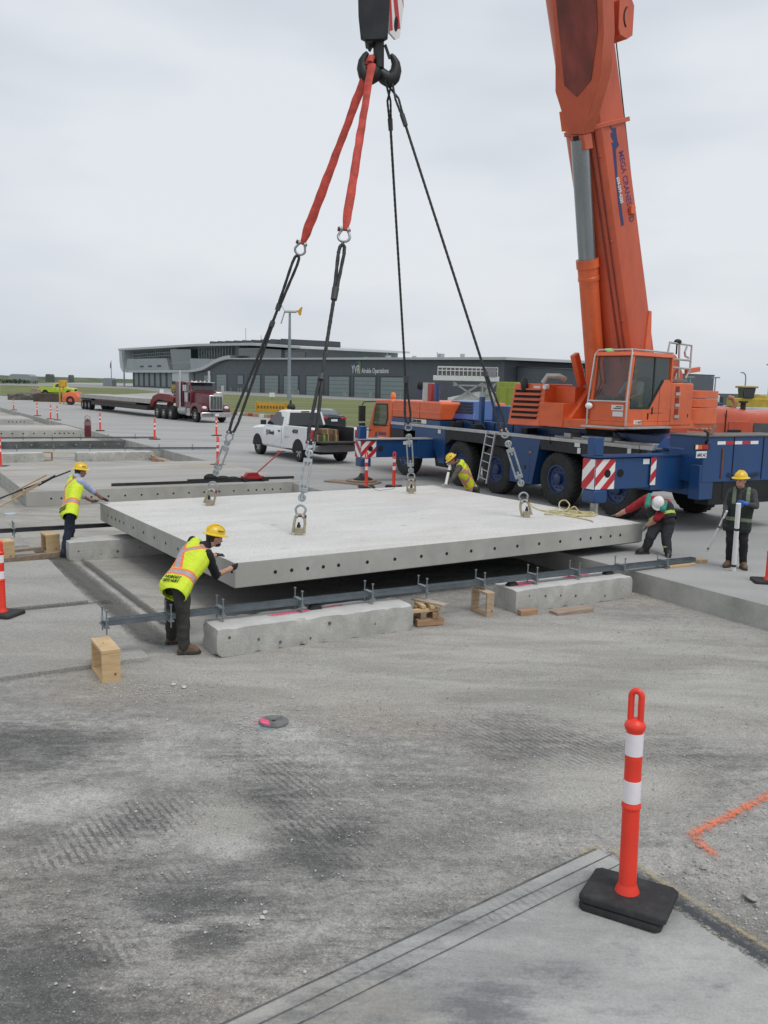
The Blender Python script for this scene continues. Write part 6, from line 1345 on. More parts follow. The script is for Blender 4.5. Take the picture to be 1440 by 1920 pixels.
# ---------------------------------------------------------------- kerb, barrier boards by the sedan
p0, p1 = G(425, 777, 0), G(500, 783, 0); o = thing('timber_kerb', 'red and white painted timber kerb along the grass by the yellow barrier', 'kerb', p0, math.atan2((p1-p0).y, (p1-p0).x)); Ln = (p1-p0).length*1.6
mb = MB(); mb.box(0, Ln, -.15, .15, 0, .28); mb.build('beam', M('kerb_tan', (.40, .30, .18), .8, var=.3), o, bevel=.02)
for i in range(6): mb = MB(); mb.box(.4+i*Ln/6, .4+i*Ln/6+Ln/14, -.155, .155, .005, .285); mb.build('painted_band', m_wht if i % 2 else m_red, o)
p = D(479, 783, 84); o = thing('barrier_board', 'long yellow barrier board standing on the grass left of the white pickup', 'barrier', (p.x, p.y, 0), rad(-12)); s_ = 84/1627
mb = MB(); mb.box(0, 62*s_, 0, .06, .35, 1.2); mb.build('board', M('barrier_yellow', (.62, .33, .03), .5, var=.15, dirt=.3, dcol=(.3, .16, .03)), o)
for i in range(9): mb = MB(); x = (4+i*6)*s_; mb.box(x, x+3.6*s_, -.01, 0, .62, .88); mb.build('board_mark', M('mark_dark', (.16, .11, .05), .7), o)
for x in (2, 58): mb = MB(); mb.box(x*s_, x*s_+.08, .0, .1, 0, 1.35); mb.build('leg', M('barrier_yellow', (.62, .33, .03)), o)
p = D(542, 784, 70); o = thing('yellow_machine', 'small yellow and black machine half hidden behind the white pickup roof', 'machine', (p.x, p.y, 0)); s_ = 70/1627
mb = MB(); mb.box(-10*s_, 4*s_, 0, 1, .4, 1.0); mb.build('body', M('barrier_yellow', (.62, .33, .03)), o, bevel=.05); mb = MB(); mb.ell((3*s_, .3, 1.15), .35, .3, .3); mb.cyl((2*s_, .3, 1.2), (2*s_, .3, 1.7), .08); mb.build('engine', m_black, o)
# ================================================================ road vehicles
m_tire2 = M('car_tyre', (.022, .022, .022), .85, var=.3, dirt=.3, dcol=(.07, .07, .065))
m_alloy = M('alloy_rim', (.42, .43, .44), .35, .7, var=.15)
m_cglass = M('car_glass', (.02, .026, .028), .06, var=.1, spec=.8)
m_chrome = M('chrome', (.62, .63, .64), .15, 1.0, var=.05)
m_bumper = M('grey_bumper', (.20, .21, .22), .4, .3)
def loft_body(st, name, mat, parent, bevel=0, n_=2):
    """st: (x, [(y, z)...]) right-to-left outlines"""
    mb = MB(); mb.loft([[Vector((x, y, z)) for y, z in pr] for x, pr in st]); return mb.build(name, mat, parent, bevel=bevel, ang=30)
def sect(w_, zb, zs, zt, wt, r=.06):
    h = w_/2; t = wt/2
    return [(h-.06, zb), (h, zb+.08), (h+.01, (zb+zs)/2), (h, zs), (t+.04, zt-.03), (t-.04, zt), (-t+.04, zt), (-t-.04, zt-.03), (-h, zs), (-h-.01, (zb+zs)/2), (-h, zb+.08), (-h+.06, zb)]
def add_wheel(parent, x, y, side, R=.39, wd=.27, rim=m_alloy, rr=.24):
    mb = MB(); P = Vector((x, y, R)); d = Vector((0, side, 0))
    mb.lathe([(rr, -wd), (R*.93, -wd), (R, -wd*.85), (R, -wd*.15), (R*.93, 0), (rr*1.05, -.01), (rr, -.03)], P, d, n=28, closed=True); t_ = mb.build('tyre', m_tire2, None)
    mb = MB(); mb.lathe([(rr, -wd*.9), (rr*1.02, -.015), (rr*.92, -.02), (rr*.86, -.09), (rr*.2, -.07), (0, -.06)], P, d, n=28, m=1)
    for i in range(6):
        a = i*math.pi/3; c = Vector((math.cos(a), 0, math.sin(a))); u = Vector((-math.sin(a), 0, math.cos(a)))
        mb.hexa([P+d*-.085+c*rr*.1-u*.03, P+d*-.085+c*rr*.1+u*.03, P+d*-.085+c*rr*.9+u*.045, P+d*-.085+c*rr*.9-u*.045], [P+d*-.03+c*rr*.1-u*.03, P+d*-.03+c*rr*.1+u*.03, P+d*-.022+c*rr*.9+u*.045, P+d*-.022+c*rr*.9-u*.045])
    w_ = mb.build('wheel', [rim, m_black], parent); t_.parent = w_; return w_
def pickup(loc, yaw, label, col, name='pickup_truck', tail_open=True, beacon=False, marks=True, sc=1.0):
    o = thing(name, label, 'pickup truck', loc, yaw); o.scale = (sc, sc, sc)
    bm_ = M('paint_'+name+('%d' % int(col[0]*100)), col, .28, var=.02, coat=.5, dirt=.0, dcol=tuple(c*.6 for c in col))
    W = 2.0
    # nose and hood
    S_ = []
    for x, zb, zs, zt, w_, wt in ((4.66, .55, .80, 1.02, 1.5, 1.3), (4.60, .45, .95, 1.12, 1.86, 1.6), (4.45, .42, 1.10, 1.20, 1.96, 1.70), (4.0, .42, 1.14, 1.25, 2.0, 1.74), (3.4, .42, 1.17, 1.29, 2.0, 1.76), (3.0, .42, 1.20, 1.32, 2.0, 1.80), (1.45, .42, 1.22, 1.34, 2.0, 1.84), (1.30, .42, 1.22, 1.34, 2.0, 1.84)): S_.append((x, sect(w_, zb, zs, zt, wt)))
    loft_body(S_, 'body', bm_, o)
    # cab
    S_ = []
    for x, zb, zt, wb, wt in ((3.40, 1.28, 1.30, 1.80, 1.74), (2.95, 1.30, 1.60, 1.82, 1.56), (2.35, 1.30, 1.90, 1.84, 1.46), (2.1, 1.30, 1.945, 1.85, 1.46), (1.65, 1.30, 1.96, 1.85, 1.47), (1.40, 1.30, 1.92, 1.84, 1.47), (1.30, 1.30, 1.34, 1.84, 1.76)):
        S_.append((x, [(wb/2, zb), (wt/2+.03, zt-.05), (wt/2-.05, zt), (-wt/2+.05, zt), (-wt/2-.03, zt-.05), (-wb/2, zb)]))
    loft_body(S_, 'cab_roof', bm_, o)
    mb = MB(); mb.add([(3.30, -.80, 1.345), (3.30, .80, 1.345), (2.44, .64, 1.875), (2.44, -.64, 1.875)], [(0, 1, 2, 3)]); mb.xf(Matrix.Translation((.02, 0, .012))); mb.build('windscreen', m_cglass, o, smooth=False)
    for s_ in (1, -1):
        yb, yt = s_*.925, s_*.765
        mb = MB(); mb.add([(3.12, yb+s_*.006, 1.33), (1.60, yb+s_*.006, 1.33), (1.66, yt+s_*.006, 1.86), (2.38, yt+s_*.006, 1.86), (2.75, (yb+yt)/2+s_*.02, 1.62)], [(0, 1, 2, 3, 4)]); mb.build('side_window', m_cglass, o, smooth=False)
        mb = MB(); mb.box(3.05, 3.16, s_*.96, s_*1.20, 1.30, 1.50) if s_ > 0 else mb.box(3.05, 3.16, -1.20, -.96, 1.30, 1.50); mb.build('mirror', m_black, o, bevel=.03)
        mb = MB(); mb.box(1.50, 1.515, min(s_*1.008, s_*1.012), max(s_*1.008, s_*1.012), .62, 1.30); mb.build('door_seam', m_dk, o)
        mb = MB(); y0, y1 = sorted((s_*1.005, s_*1.03)); mb.box(1.62, 1.82, y0, y1, 1.08, 1.14); mb.build('door_handle', m_black, o, bevel=.008)
        for x in (0.0, 3.88):
            mb = MB(); mb.prism([(x+.48*math.cos(a), .42+.47*math.sin(a)) for a in [math.pi*i/14-.05 for i in range(15)]], *sorted((s_*.93, s_*1.016)), 'y'); mb.build('wheel_arch', m_dk, o)
            add_wheel(o, x, s_*1.0, s_)
    mb = MB(); mb.add([(1.305, -.78, 1.37), (1.305, .78, 1.37), (1.40, .68, 1.86), (1.40, -.68, 1.86)], [(0, 1, 2, 3)]); mb.xf(Matrix.Translation((-.022, 0, 0))); mb.build('rear_window', m_cglass, o, smooth=False)
    mb = MB(); mb.box(1.36, 1.39, -.18, .18, 1.885, 1.925); mb.build('brake_lamp', M('lamp_red_dark', (.35, .03, .03), .3), o)
    # bed
    for s_ in (1, -1):
        y0, y1 = sorted((s_*.84, s_*1.0)); mb = MB(); mb.prism([(1.30, .45), (1.30, 1.36), (-1.15, 1.38), (-1.20, 1.3), (-1.20, .62), (-.6, .5)], y0, y1, 'y'); mb.build('bed_side', bm_, o, bevel=.025)
        y0, y1 = sorted((s_*.80, s_*.842)); mb = MB(); mb.box(-1.14, 1.28, y0, y1, .78, 1.385); mb.build('bed_liner', m_black, o)
        y0, y1 = sorted((s_*.86, s_*1.006)); mb = MB(); mb.box(-1.215, -1.0, y0, y1, .93, 1.30); mb.build('tail_lamp', M('tail_red', (.45, .02, .025), .2, coat=.5), o, bevel=.01)
        mb = MB(); mb.box(4.50, 4.62, *sorted((s_*.62, s_*.93)), .86, 1.06); mb.build('headlight', M('lamp_lens', (.75, .76, .76), .15), o, bevel=.02)
    mb = MB(); mb.box(-1.15, 1.30, -.84, .84, .62, .80); mb.build('bed_floor', m_black, o)
    mb = MB(); mb.box(1.24, 1.30, -.82, .82, .8, 1.36); mb.build('bed_front', m_black, o)
    if tail_open: mb = MB(); mb.box(-1.72, -1.17, -.84, .84, .80, .87); mb.build('tailgate', m_black, o, bevel=.02)
    else: mb = MB(); mb.box(-1.22, -1.15, -.84, .84, .80, 1.36); mb.build('tailgate', bm_, o, bevel=.02)
    mb = MB(); mb.prism([(-.99, .50), (-.96, .70), (-.4, .76), (.4, .76), (.96, .70), (.99, .50), (.5, .46), (-.5, .46)], -1.40, -1.18, 'x'); mb.build('rear_bumper', m_bumper, o, bevel=.02)
    mb = MB(); mb.box(4.55, 4.72, -.9, .9, .45, .68); mb.build('front_bumper', m_chrome if not beacon else m_bumper, o, bevel=.04)
    mb = MB(); mb.box(4.6, 4.68, -.55, .55, .74, 1.06); mb.build('grille', m_black, o, bevel=.02)
    mb = MB(); mb.box(-1.1, 4.4, -.6, .6, .35, .6); mb.build('underbody', m_dk, o)
    if beacon:
        mb = MB(); mb.box(1.8, 2.1, -.55, .55, 1.955, 2.08); mb.build('light_bar', M('amber_bar', (.8, .35, .02), .3), o, bevel=.03)
    if marks:
        text('4X4', .20, M('mark_black', (.03, .03, .035), .5), o, (-.15-.0, 1.013, 1.10) if False else (.52, 1.013, 1.10), (-1, 0, 0), (0, 0, 1), bold=.01, shear=.3, width=.52, name='lettering')
        text('Kiewit', .26, M('mark_black', (.03, .03, .035), .5), o, (2.72, 1.016, .93), (-1, 0, 0), (0, 0, 1), bold=.006, width=.52)
        mb = MB(); mb.lathe([(.085, 0), (.12, 0), (.12, .004), (.085, .004)], (2.88, 1.012, 1.0), (0, 1, 0), n=20, closed=True); mb.box(2.86, 2.90, 1.014, 1.018, .95, 1.05); mb.build('logo', M('mark_black', (.03, .03, .035), .5), o)
        for z, w_ in ((.92, .50), (.86, .22)): mb = MB(); mb.box(1.22-w_, 1.22, 1.012, 1.014, z, z+.022); mb.build('small_print', M('mark_grey', (.4, .4, .4), .5), o)
    return o
pk = pickup(Vector((-3.41, 33.8, 0))+Fr((0, 0, 0), 122).y*-1.0, rad(122), 'white pickup truck with lowered tailgate and cardboard boxes in its bed, behind the slab', (.74, .75, .76), name='pickup_truck')
PK = Fr(pk.location, 122)
def carton(x, y, z, a, b, h, label, mat, group='boxes in the pickup bed'):
    mb = MB(); mb.box(-a/2, a/2, -b/2, b/2, 0, h); mb.box(-a/2-.001, a/2+.001, -.03, .03, -.0, h+.002, 1); o = mb.build('cardboard_box', [mat, M('parcel_tape', (.5, .36, .2), .4)], None, bevel=.006); o.location = PK.w(x, y, z); o.rotation_euler.z = rad(122+3*(x*7 % 3)); return tag(o, label, 'cardboard box', group)
m_card = M('cardboard', (.22, .14, .08), .8, var=.15); m_card2 = M('cardboard_dark', (.13, .085, .05), .8, var=.15)
carton(-.35, .45, .80, .45, .6, .26, 'left cardboard box low in the pickup bed', m_card2); carton(-.1, -.12, .80, .5, .5, .28, 'middle lower cardboard box in the pickup bed', m_card2); carton(-.1, -.1, 1.085, .45, .55, .20, 'pale top cardboard box in the pickup bed', m_card); carton(-.2, -.5, .80, .3, .2, .25, 'small box on the right in the pickup bed', m_card); carton(-.15, -.5, 1.055, .3, .24, .2, 'dark box on the right top in the pickup bed', m_card2)
mb = MB(); mb.lathe([(.05, 0), (.05, .24), (.03, .28), (.03, .32)], n=12); o = mb.build('green_bottle', M('bottle_green', (.12, .38, .08), .4)); o.location = PK.w(-.75, .25, .80); tag(o, 'small green bottle standing in the pickup bed', 'bottle')
pickup(D(152, 738, 158).xy.to_3d()-Vector((6.0, 0, 0)), rad(-2), 'lime yellow pickup truck with amber roof light bar on the far grass at left', (.42, .55, .03), name='lime_pickup', tail_open=False, beacon=True, marks=False, sc=1.1)
# sedan
def sedan(loc, yaw, label):
    o = thing('sedan_car', label, 'car', loc, yaw); m_ = M('sedan_paint', (.035, .042, .05), .2, .4, var=.05, coat=.6); S_ = []
    for x, zb, zs, zt, w_, wt in ((-.95, .45, .8, .95, 1.55, 1.3), (-.85, .3, .9, 1.04, 1.75, 1.45), (-.3, .25, .92, 1.06, 1.84, 1.5), (1.5, .22, .9, 1.0, 1.86, 1.5), (2.8, .25, .82, .95, 1.84, 1.5), (3.6, .28, .68, .8, 1.72, 1.3), (3.75, .4, .6, .66, 1.4, 1.1)): S_.append((x, sect(w_, zb, zs, zt, wt)))
    loft_body(S_, 'body', m_, o); S_ = []
    for x, zt, wt in ((-.45, 1.05, 1.3), (.25, 1.36, 1.14), (.8, 1.44, 1.1), (1.3, 1.43, 1.1), (2.4, 1.0, 1.35)): S_.append((x, [(.76, 1.0), (wt/2+.02, zt-.04), (wt/2-.05, zt), (-wt/2+.05, zt), (-wt/2-.02, zt-.04), (-.76, 1.0)]))
    loft_body(S_, 'cabin', m_, o)
    mb = MB(); mb.add([(-.44, -.6, 1.085), (-.44, .6, 1.085), (.22, .52, 1.365), (.22, -.52, 1.365)], [(0, 1, 2, 3)]); mb.build('rear_window', M('rear_glass_pale', (.09, .11, .12), .05, var=.3, spec=.9), o, smooth=False)
    for s_ in (1, -1):
        mb = MB(); mb.add([(-.25, s_*.72, 1.08), (2.2, s_*.77, 1.03), (1.35, s_*.62, 1.36), (.45, s_*.6, 1.36)], [(0, 1, 2, 3)]); mb.build('side_window', m_cglass, o, smooth=False)
        mb = MB(); mb.box(-.97, -.75, *sorted((s_*.45, s_*.86)), .82, .96); mb.build('tail_lamp', M('tail_red', (.45, .02, .025), .2), o, bevel=.02)
        for x in (0, 2.8): add_wheel(o, x, s_*.92, s_, R=.33, wd=.22, rr=.22)
    mb = MB(); mb.box(-.99, -.9, -.5, .5, .94, .97); mb.build('chrome_strip', m_chrome, o); mb = MB(); mb.box(-.98, -.96, -.22, .22, .68, .82); mb.build('number_plate', m_stk, o)
    return o
sedan(D(616, 800, 57).xy.to_3d(), rad(116), 'dark grey sedan seen from behind, just beyond the white pickup bed')
# ---------------------------------------------------------------- dark red semi tractor
SM = Fr((-14.3, 65.0, 0), -53)
m_mar = M('maroon_paint', (.115, .012, .02), .28, var=.08, coat=.5, dirt=.2, dcol=(.08, .03, .03))
st = thing('semi_truck', 'dark red long nosed semi truck with chrome grille and twin exhaust stacks', 'semi truck', SM.o, SM.yaw)
def B_(name, mat, *box, bevel=.02, m=None): mb = MB(); mb.box(*box); return mb.build(name, mat, m or st, bevel=bevel)
S_ = []
for x, zb, zt, hw, tw in ((1.15, 1.0, 1.95, .52, .46), (1.0, 1.0, 2.0, .62, .55), (0, 1.05, 2.12, .72, .66), (-1.05, 1.1, 2.25, .85, .78)): S_.append((x, [(1.2+hw, zb), (1.2+hw, zt-.25), (1.2+tw, zt), (1.2-tw, zt), (1.2-hw, zt-.25), (1.2-hw, zb)]))
loft_body(S_, 'hood', m_mar, st, bevel=.04)
B_('cab', m_mar, -2.4, -1.0, .15, 2.25, .95, 2.35, bevel=.05)
mb = MB(); mb.hexa([(-2.4, .2, 2.3), (-1.0, .2, 2.3), (-1.0, 2.2, 2.3), (-2.4, 2.2, 2.3)], [(-2.4, .28, 2.98), (-1.3, .28, 2.98), (-1.3, 2.12, 2.98), (-2.4, 2.12, 2.98)]); mb.build('cab_roof', m_mar, st, bevel=.06)
B_('sleeper', m_mar, -3.7, -2.4, .1, 2.3, .95, 3.05, bevel=.10)
for y0, y1 in ((.34, 1.17), (1.23, 2.06)): mb = MB(); mb.add([(-.995, y0, 2.36), (-.995, y1, 2.36), (-1.255, y1, 2.88), (-1.255, y0, 2.88)], [(0, 1, 2, 3)]); mb.xf(Matrix.Translation((.02, 0, .0))); mb.build('windscreen', m_cglass, st, smooth=False)
B_('sun_visor', m_chrome, -1.28, -.95, .25, 2.15, 2.93, 2.99)
for y in (.5, .85, 1.2, 1.55, 1.9): mb = MB(); mb.lathe([(.06, 0), (.06, .06), (.03, .1), (0, .11)], (-1.5, y, 2.98), n=10); mb.build('roof_lamp', m_stk, st)
mb = MB(); mb.add([(-2.2, .13, 2.0), (-1.2, .13, 2.0), (-1.35, .22, 2.75), (-2.2, .22, 2.75)], [(0, 1, 2, 3)]); mb.build('side_window', m_cglass, st, smooth=False)
B_('grille_surround', m_chrome, 1.12, 1.22, .66, 1.74, .92, 2.05, bevel=.05); B_('grille', M('grille_dark', (.10, .11, .11), .4, .5, var=.5, scale=12, stretch=(1, 4, .2)), 1.20, 1.235, .74, 1.66, 1.0, 1.93, bevel=.01)
for i in range(1, 4): B_('grille_bar', m_chrome, 1.235, 1.25, .74+.23*i-.015, .74+.23*i+.015, 1.0, 1.93, bevel=0)
B_('bumper', m_chrome, 1.05, 1.32, -.02, 2.42, .42, .78, bevel=.05); B_('number_plate', m_stk, 1.32, 1.335, 1.05, 1.35, .52, .68, bevel=0)
for y0, y1, s_ in ((-.0, .62, -1), (1.78, 2.4, 1)):
    mb = MB(); mb.prism([(-.9, .75), (-.85, 1.15), (-.45, 1.42), (.35, 1.45), (.9, 1.25), (1.12, .95), (1.12, .75), (.62, .72), (.45, 1.08), (0, 1.22), (-.42, 1.1), (-.62, .75)], y0, y1, 'y'); mb.build('fender', m_mar, st, bevel=.04)
    mb = MB(); mb.ell((1.06, (y0+y1)/2, 1.12), .10, .2, .12); mb.build('headlight', M('lamp_lens', (.75, .76, .76), .15), st)
for x in (0,): add_wheel(st, x, 0.02, -1, R=.53, wd=.3, rim=m_chrome, rr=.30); add_wheel(st, x, 2.38, 1, R=.53, wd=.3, rim=m_chrome, rr=.30)
for x in (-4.5, -5.85, -7.15): add_wheel(st, x, 0.0, -1, R=.53, wd=.58, rim=m_chrome, rr=.30); add_wheel(st, x, 2.4, 1, R=.53, wd=.58, rim=m_chrome, rr=.30)
for y in (-.0, 2.4): mb = MB(); mb.cyl((-2.5, y, .9), (-2.5, y, 3.3), .10, n=14); mb.cyl((-2.5, y, 3.3), (-2.5, y, 3.85), .085, n=14); mb.build('exhaust_stack', m_chrome, st)
mb = MB(); mb.cyl((-1.35, .02, 1.5), (-1.35, .02, 2.2), .18, n=16); mb.build('air_cleaner', m_chrome, st)
mb = MB(); mb.cyl((-2.9, .25, .8), (-1.6, .25, .8), .32, n=20); mb.build('fuel_tank', m_alloy, st)
B_('frame_rails', m_dk, -7.8, .6, .75, 1.65, .6, .95, bevel=0); B_('step_box', m_chrome, -1.6, -.9, .05, .5, .45, 1.0)
for y, dy in ((.1, -.45), (2.3, .45)):
    mb = MB(); mb.tube([(-1.0, y, 2.2), (-.9, y+dy, 2.2), (-.9, y+dy, 2.75)], .02, n=6); mb.box(-.98, -.90, y+dy-.12, y+dy+.12, 2.3, 2.75); mb.build('mirror', m_chrome, st)
TR = Fr(SM.w(-5.6, 1.2, 0), -55.5)
tr = thing('lowboy_trailer', 'low black trailer with red gooseneck hitched to the semi truck', 'trailer', TR.o, TR.yaw)
def T_b(name, mat, *box, bevel=.02): mb = MB(); mb.box(*box); return mb.build(name, mat, tr, bevel=bevel)
for y in (-.9, .6):
    mb = MB(); mb.prism([(1.2, 1.35), (1.2, 1.75), (.2, 1.95), (-2.2, 2.0), (-3.4, 1.75), (-4.2, 1.2), (-4.2, .75), (-3.8, .75), (-3.2, 1.25), (-2.2, 1.5), (0, 1.4)], y, y+.3, 'y'); mb.build('gooseneck', M('hitch_red', (.20, .02, .02), .6, var=.3, dirt=.5), tr, bevel=.02)
T_b('deck', m_black, -20.0, -4.0, -1.25, 1.25, .55, .95); T_b('rear_deck', m_black, -23.5, -20.0, -1.25, 1.25, .95, 1.15)
T_b('neck_crossbeam', m_black, -3.6, .8, -.6, .6, 1.3, 1.45)
for x in (-20.9, -22.1, -23.2): add_wheel(tr, x, -1.25, -1, R=.46, wd=.5, rim=m_alloy, rr=.28); add_wheel(tr, x, 1.25, 1, R=.46, wd=.5, rim=m_alloy, rr=.28)
mb = MB(); mb.box(-9.5, 9.5, -1.5, 1.5, 0, .36); o = mb.build('carried_slab', m_conc, None, bevel=.01); o.location = TR.w(-13.5, 0, 1.16); o.rotation_euler.z = TR.yaw; tag(o, 'pale concrete slab riding on the low trailer behind the red semi', 'concrete slab')
mb = MB(); mb.box(-6, 6, -.05, .05, 0, .2); o = mb.build('load_timber', m_wood2, None); o.location = TR.w(-13.0, -1.1, .955); o.rotation_euler.z = TR.yaw; tag(o, 'long timber bearer under the slab on the trailer', 'timber')
# ---------------------------------------------------------------- vacuum truck behind the crane at right
VT = Fr(D(1270, 830, 29.5).xy.to_3d(), -3)
def VX(px, py, y=0): return VT.onY(px, py, y)
vt = thing('vacuum_truck', 'long orange industrial truck with white lettering, behind the rear of the crane', 'truck', VT.o, VT.yaw)
a, b = VX(1225, 800), VX(1339, 765); m_or2 = paint('truck_orange', (.50, .075, .028), rough=.45, dirt=.4)
mb = MB(); mb.box(VX(1215, 800).x, VX(1410, 800).x, 0, 2.3, .7, VX(1300, 790).z); mb.build('lower_body', m_or2, vt, bevel=.04)
x0, x1, x2, x3 = VX(1339, 770).x, VX(1365, 770).x, VX(1408, 780).x, VX(1500, 780).x; zt_ = VX(1350, 763).z
mb = MB(); mb.loft([[Vector((x, 0.02, .7)), Vector((x, 0, z-.32)), Vector((x, .12, z-.08)), Vector((x, .5, z)), Vector((x, 2.2, z)), Vector((x, 2.3, .7))] for x, z in ((x0, zt_-.05), (x0+.15, zt_), (x1, zt_+.02), (x1+.5, zt_-.05), (x2, zt_-.10), (x2+.3, zt_-.12), (x3, zt_-.05))]); mb.build('engine_cover', m_or2, vt, bevel=.02)
mb = MB(); mb.box(VX(1366, 800).x, VX(1406, 800).x, -.03, .0, VX(1380, 815).z-.3, VX(1380, 790).z); mb.build('side_panel', m_or2, vt, bevel=.01)
mb = MB(); mb.box(VX(1364, 803).x, VX(1389, 803).x, -.05, -.028, VX(1380, 818).z, VX(1380, 806).z); mb.build('vent_opening', m_dk, vt)
mb = MB(); mb.box(VX(1413, 800).x, VX(1500, 800).x, -.04, .0, VX(1420, 818).z, VX(1420, 793).z); mb.build('grille', M('grille_grey', (.07, .08, .085), .5), vt, bevel=.01)
mb = MB(); mb.box(VX(1360, 788).x, VX(1361.5, 788).x, -.035, .0, 1.0, zt_-.1); mb.build('panel_gap', m_dk, vt)
p = VX(1291, 811, -.02); text("McRae's", .30, M('script_cream', (.62, .45, .32), .5), vt, (p.x, -.03, p.z+.13), (1, 0, 0), (0, 0, 1), shear=.35, width=.78, bold=.006)
text("Environmental Ltd", .12, M('script_cream', (.62, .45, .32), .5), vt, (p.x-.05, -.03, p.z-.01), (1, 0, 0), (0, 0, 1), width=.76)
for x in (x1+.4, x3-1.0): add_wheel(vt, x, .05, -1, R=.5, wd=.3)
for x in (x0-3.2, x0-1.9): add_wheel(vt, x, .05, -1, R=.5, wd=.5)
p = VX(1413, 764); mb = MB(); mb.cyl((p.x, 1.0, p.z-.25), (p.x, 1.0, p.z+.14), .09, n=14); mb.cyl((p.x, 1.0, p.z+.14), (p.x, 1.0, p.z+.2), .16, n=16); mb.build('air_intake', m_black, vt)
p = VX(1405, 760); mb = MB(); mb.tube([(p.x-.15, 1.1, zt_-.1), (p.x-.1, 1.1, zt_+.12), (p.x-.2, 1.1, zt_+.3), (p.x-.35, 1.1, zt_+.33)], .08, n=10); mb.build('hose_elbow', M('hose_tan', (.35, .22, .12), .7), vt)
# white tank van with a logo, blue truck, yellow tractor (right horizon)
def simple_frame(px, Y): return D(px, 790, Y).xy.to_3d()
p = simple_frame(1345, 42); wv = thing('white_tank_truck', 'white rounded tank truck with a small black logo, behind the orange truck', 'truck', p, rad(-4)); s_ = 42/1627
zt1 = D(1380, 771, 42).z; mb = MB(); mb.loft([[Vector((x, .1, .8)), Vector((x, 0, z-.35)), Vector((x, .3, z)), Vector((x, 1.7, z)), Vector((x, 2, z-.35)), Vector((x, 1.9, .8))] for x, z in ((.2, zt1-.6), (.35, zt1-.2), (.8, zt1), (3.4, zt1), (6, zt1))]); mb.build('tank', M('van_white', (.66, .68, .70), .35, var=.04), wv)
mb = MB(); mb.cyl((.9, .6, zt1+.14), (3.6, .6, zt1+.14), .07, n=10); mb.build('roof_pipe', m_alloy, wv); mb = MB(); mb.box(.0, 6, .1, 1.9, .5, .8); mb.build('chassis', m_dk, wv)
text('Jayke', .20, M('mark_black', (.03, .03, .035), .5), wv, (1.75, -.02, zt1-.42), (1, 0, 0), (0, 0, 1), width=.5, shear=.2); mb = MB(); mb.ell((1.5, 0, zt1-.32), .18, .02, .12); mb.ell((1.38, 0, zt1-.26), .1, .02, .06); mb.build('logo', m_black, wv)
for x in (.9, 4.6): add_wheel(wv, x, 0, -1, R=.45)
p = simple_frame(1339, 60); bt = thing('blue_truck', 'small piece of a blue and white truck beside the counterweight slabs', 'truck', p, rad(0)); z1 = D(1345, 741, 60).z
mb = MB(); mb.box(0, .5, 0, 2, 1.0, z1-.5); mb.build('cab', m_blue, bt, bevel=.05); mb = MB(); mb.box(0, .25, -.05, 2, z1-.5, z1); mb.build('cab_roof', m_stk, bt, bevel=.05); mb = MB(); mb.box(.25, .55, .1, 2, z1-.9, z1-.1); mb.build('window', m_cglass, bt)
mb = MB(); mb.box(.5, 3.2, .3, 1.8, .9, z1-.75); mb.build('bed', m_black, bt); [add_wheel(bt, x, .1, -1) for x in (.3, 2.6)]
p = simple_frame(1385, 62); tt = thing('yellow_tractor', 'yellow tractor with dark glass cab on the right horizon', 'tractor', p, rad(-5)); s_ = 62/1627
zc0, zc1 = D(1385, 746, 62).z, D(1385, 727, 62).z
mb = MB(); mb.hexa([(.2, 0, zc0), (.9, 0, zc0), (.9, 1.2, zc0), (.2, 1.2, zc0)], [(.1, 0, zc1), (1.02, 0, zc1), (1.02, 1.2, zc1), (.1, 1.2, zc1)]); mb.build('cab_glass', m_cglass, tt, bevel=.04)
mb = MB(); mb.box(-.05, 1.15, -.1, 1.3, zc1, zc1+.14); mb.build('cab_roof', M('tractor_tan', (.42, .32, .14), .6), tt, bevel=.04)
mb = MB(); mb.box(-.6, 2.2, .1, 1.2, 1.4, zc0-.02); mb.prism([(1.0, zc0), (1.3, zc0+.3), (1.9, zc0+.15), (2.1, zc0-.2), (1.0, zc0-.2)], .2, 1.0, 'y'); mb.build('body', M('tractor_yellow', (.52, .38, .05), .5, var=.2), tt, bevel=.05)
for x in (-.2, 1.9): add_wheel(tt, x, .0, -1, R=.8, wd=.5, rim=M('tractor_yellow', (.52, .38, .05), .5), rr=.4)
p = simple_frame(1412, 64); o = thing('farm_machine', 'dark and yellow machine parts right of the yellow tractor, cut by the picture edge', 'machine', p, 0); mb = MB(); z1 = D(1420, 745, 64).z
mb.box(0, 2.6, 0, 1.5, 1.2, z1-.2); mb.build('body', m_black, o, bevel=.1); mb = MB(); mb.box(.2, 2.4, -.1, 1.2, z1-.2, z1+.2); mb.build('cover', M('machine_lime', (.38, .40, .06), .6, var=.4), o, bevel=.1); [add_wheel(o, x, 0, -1, R=.6) for x in (.5, 2.2)]
# long low dark shed line on the right horizon
p = D(1350, 748, 240); o = thing('far_shed', 'long low grey roof line on the right horizon beyond the tractor', 'shed', (p.x, 240, 0)); mb = MB(); mb.box(-3, 60, 0, 20, -.2, D(1400, 739, 240).z); mb.build('wall', M('shed_grey', (.10, .11, .12), .7), o)
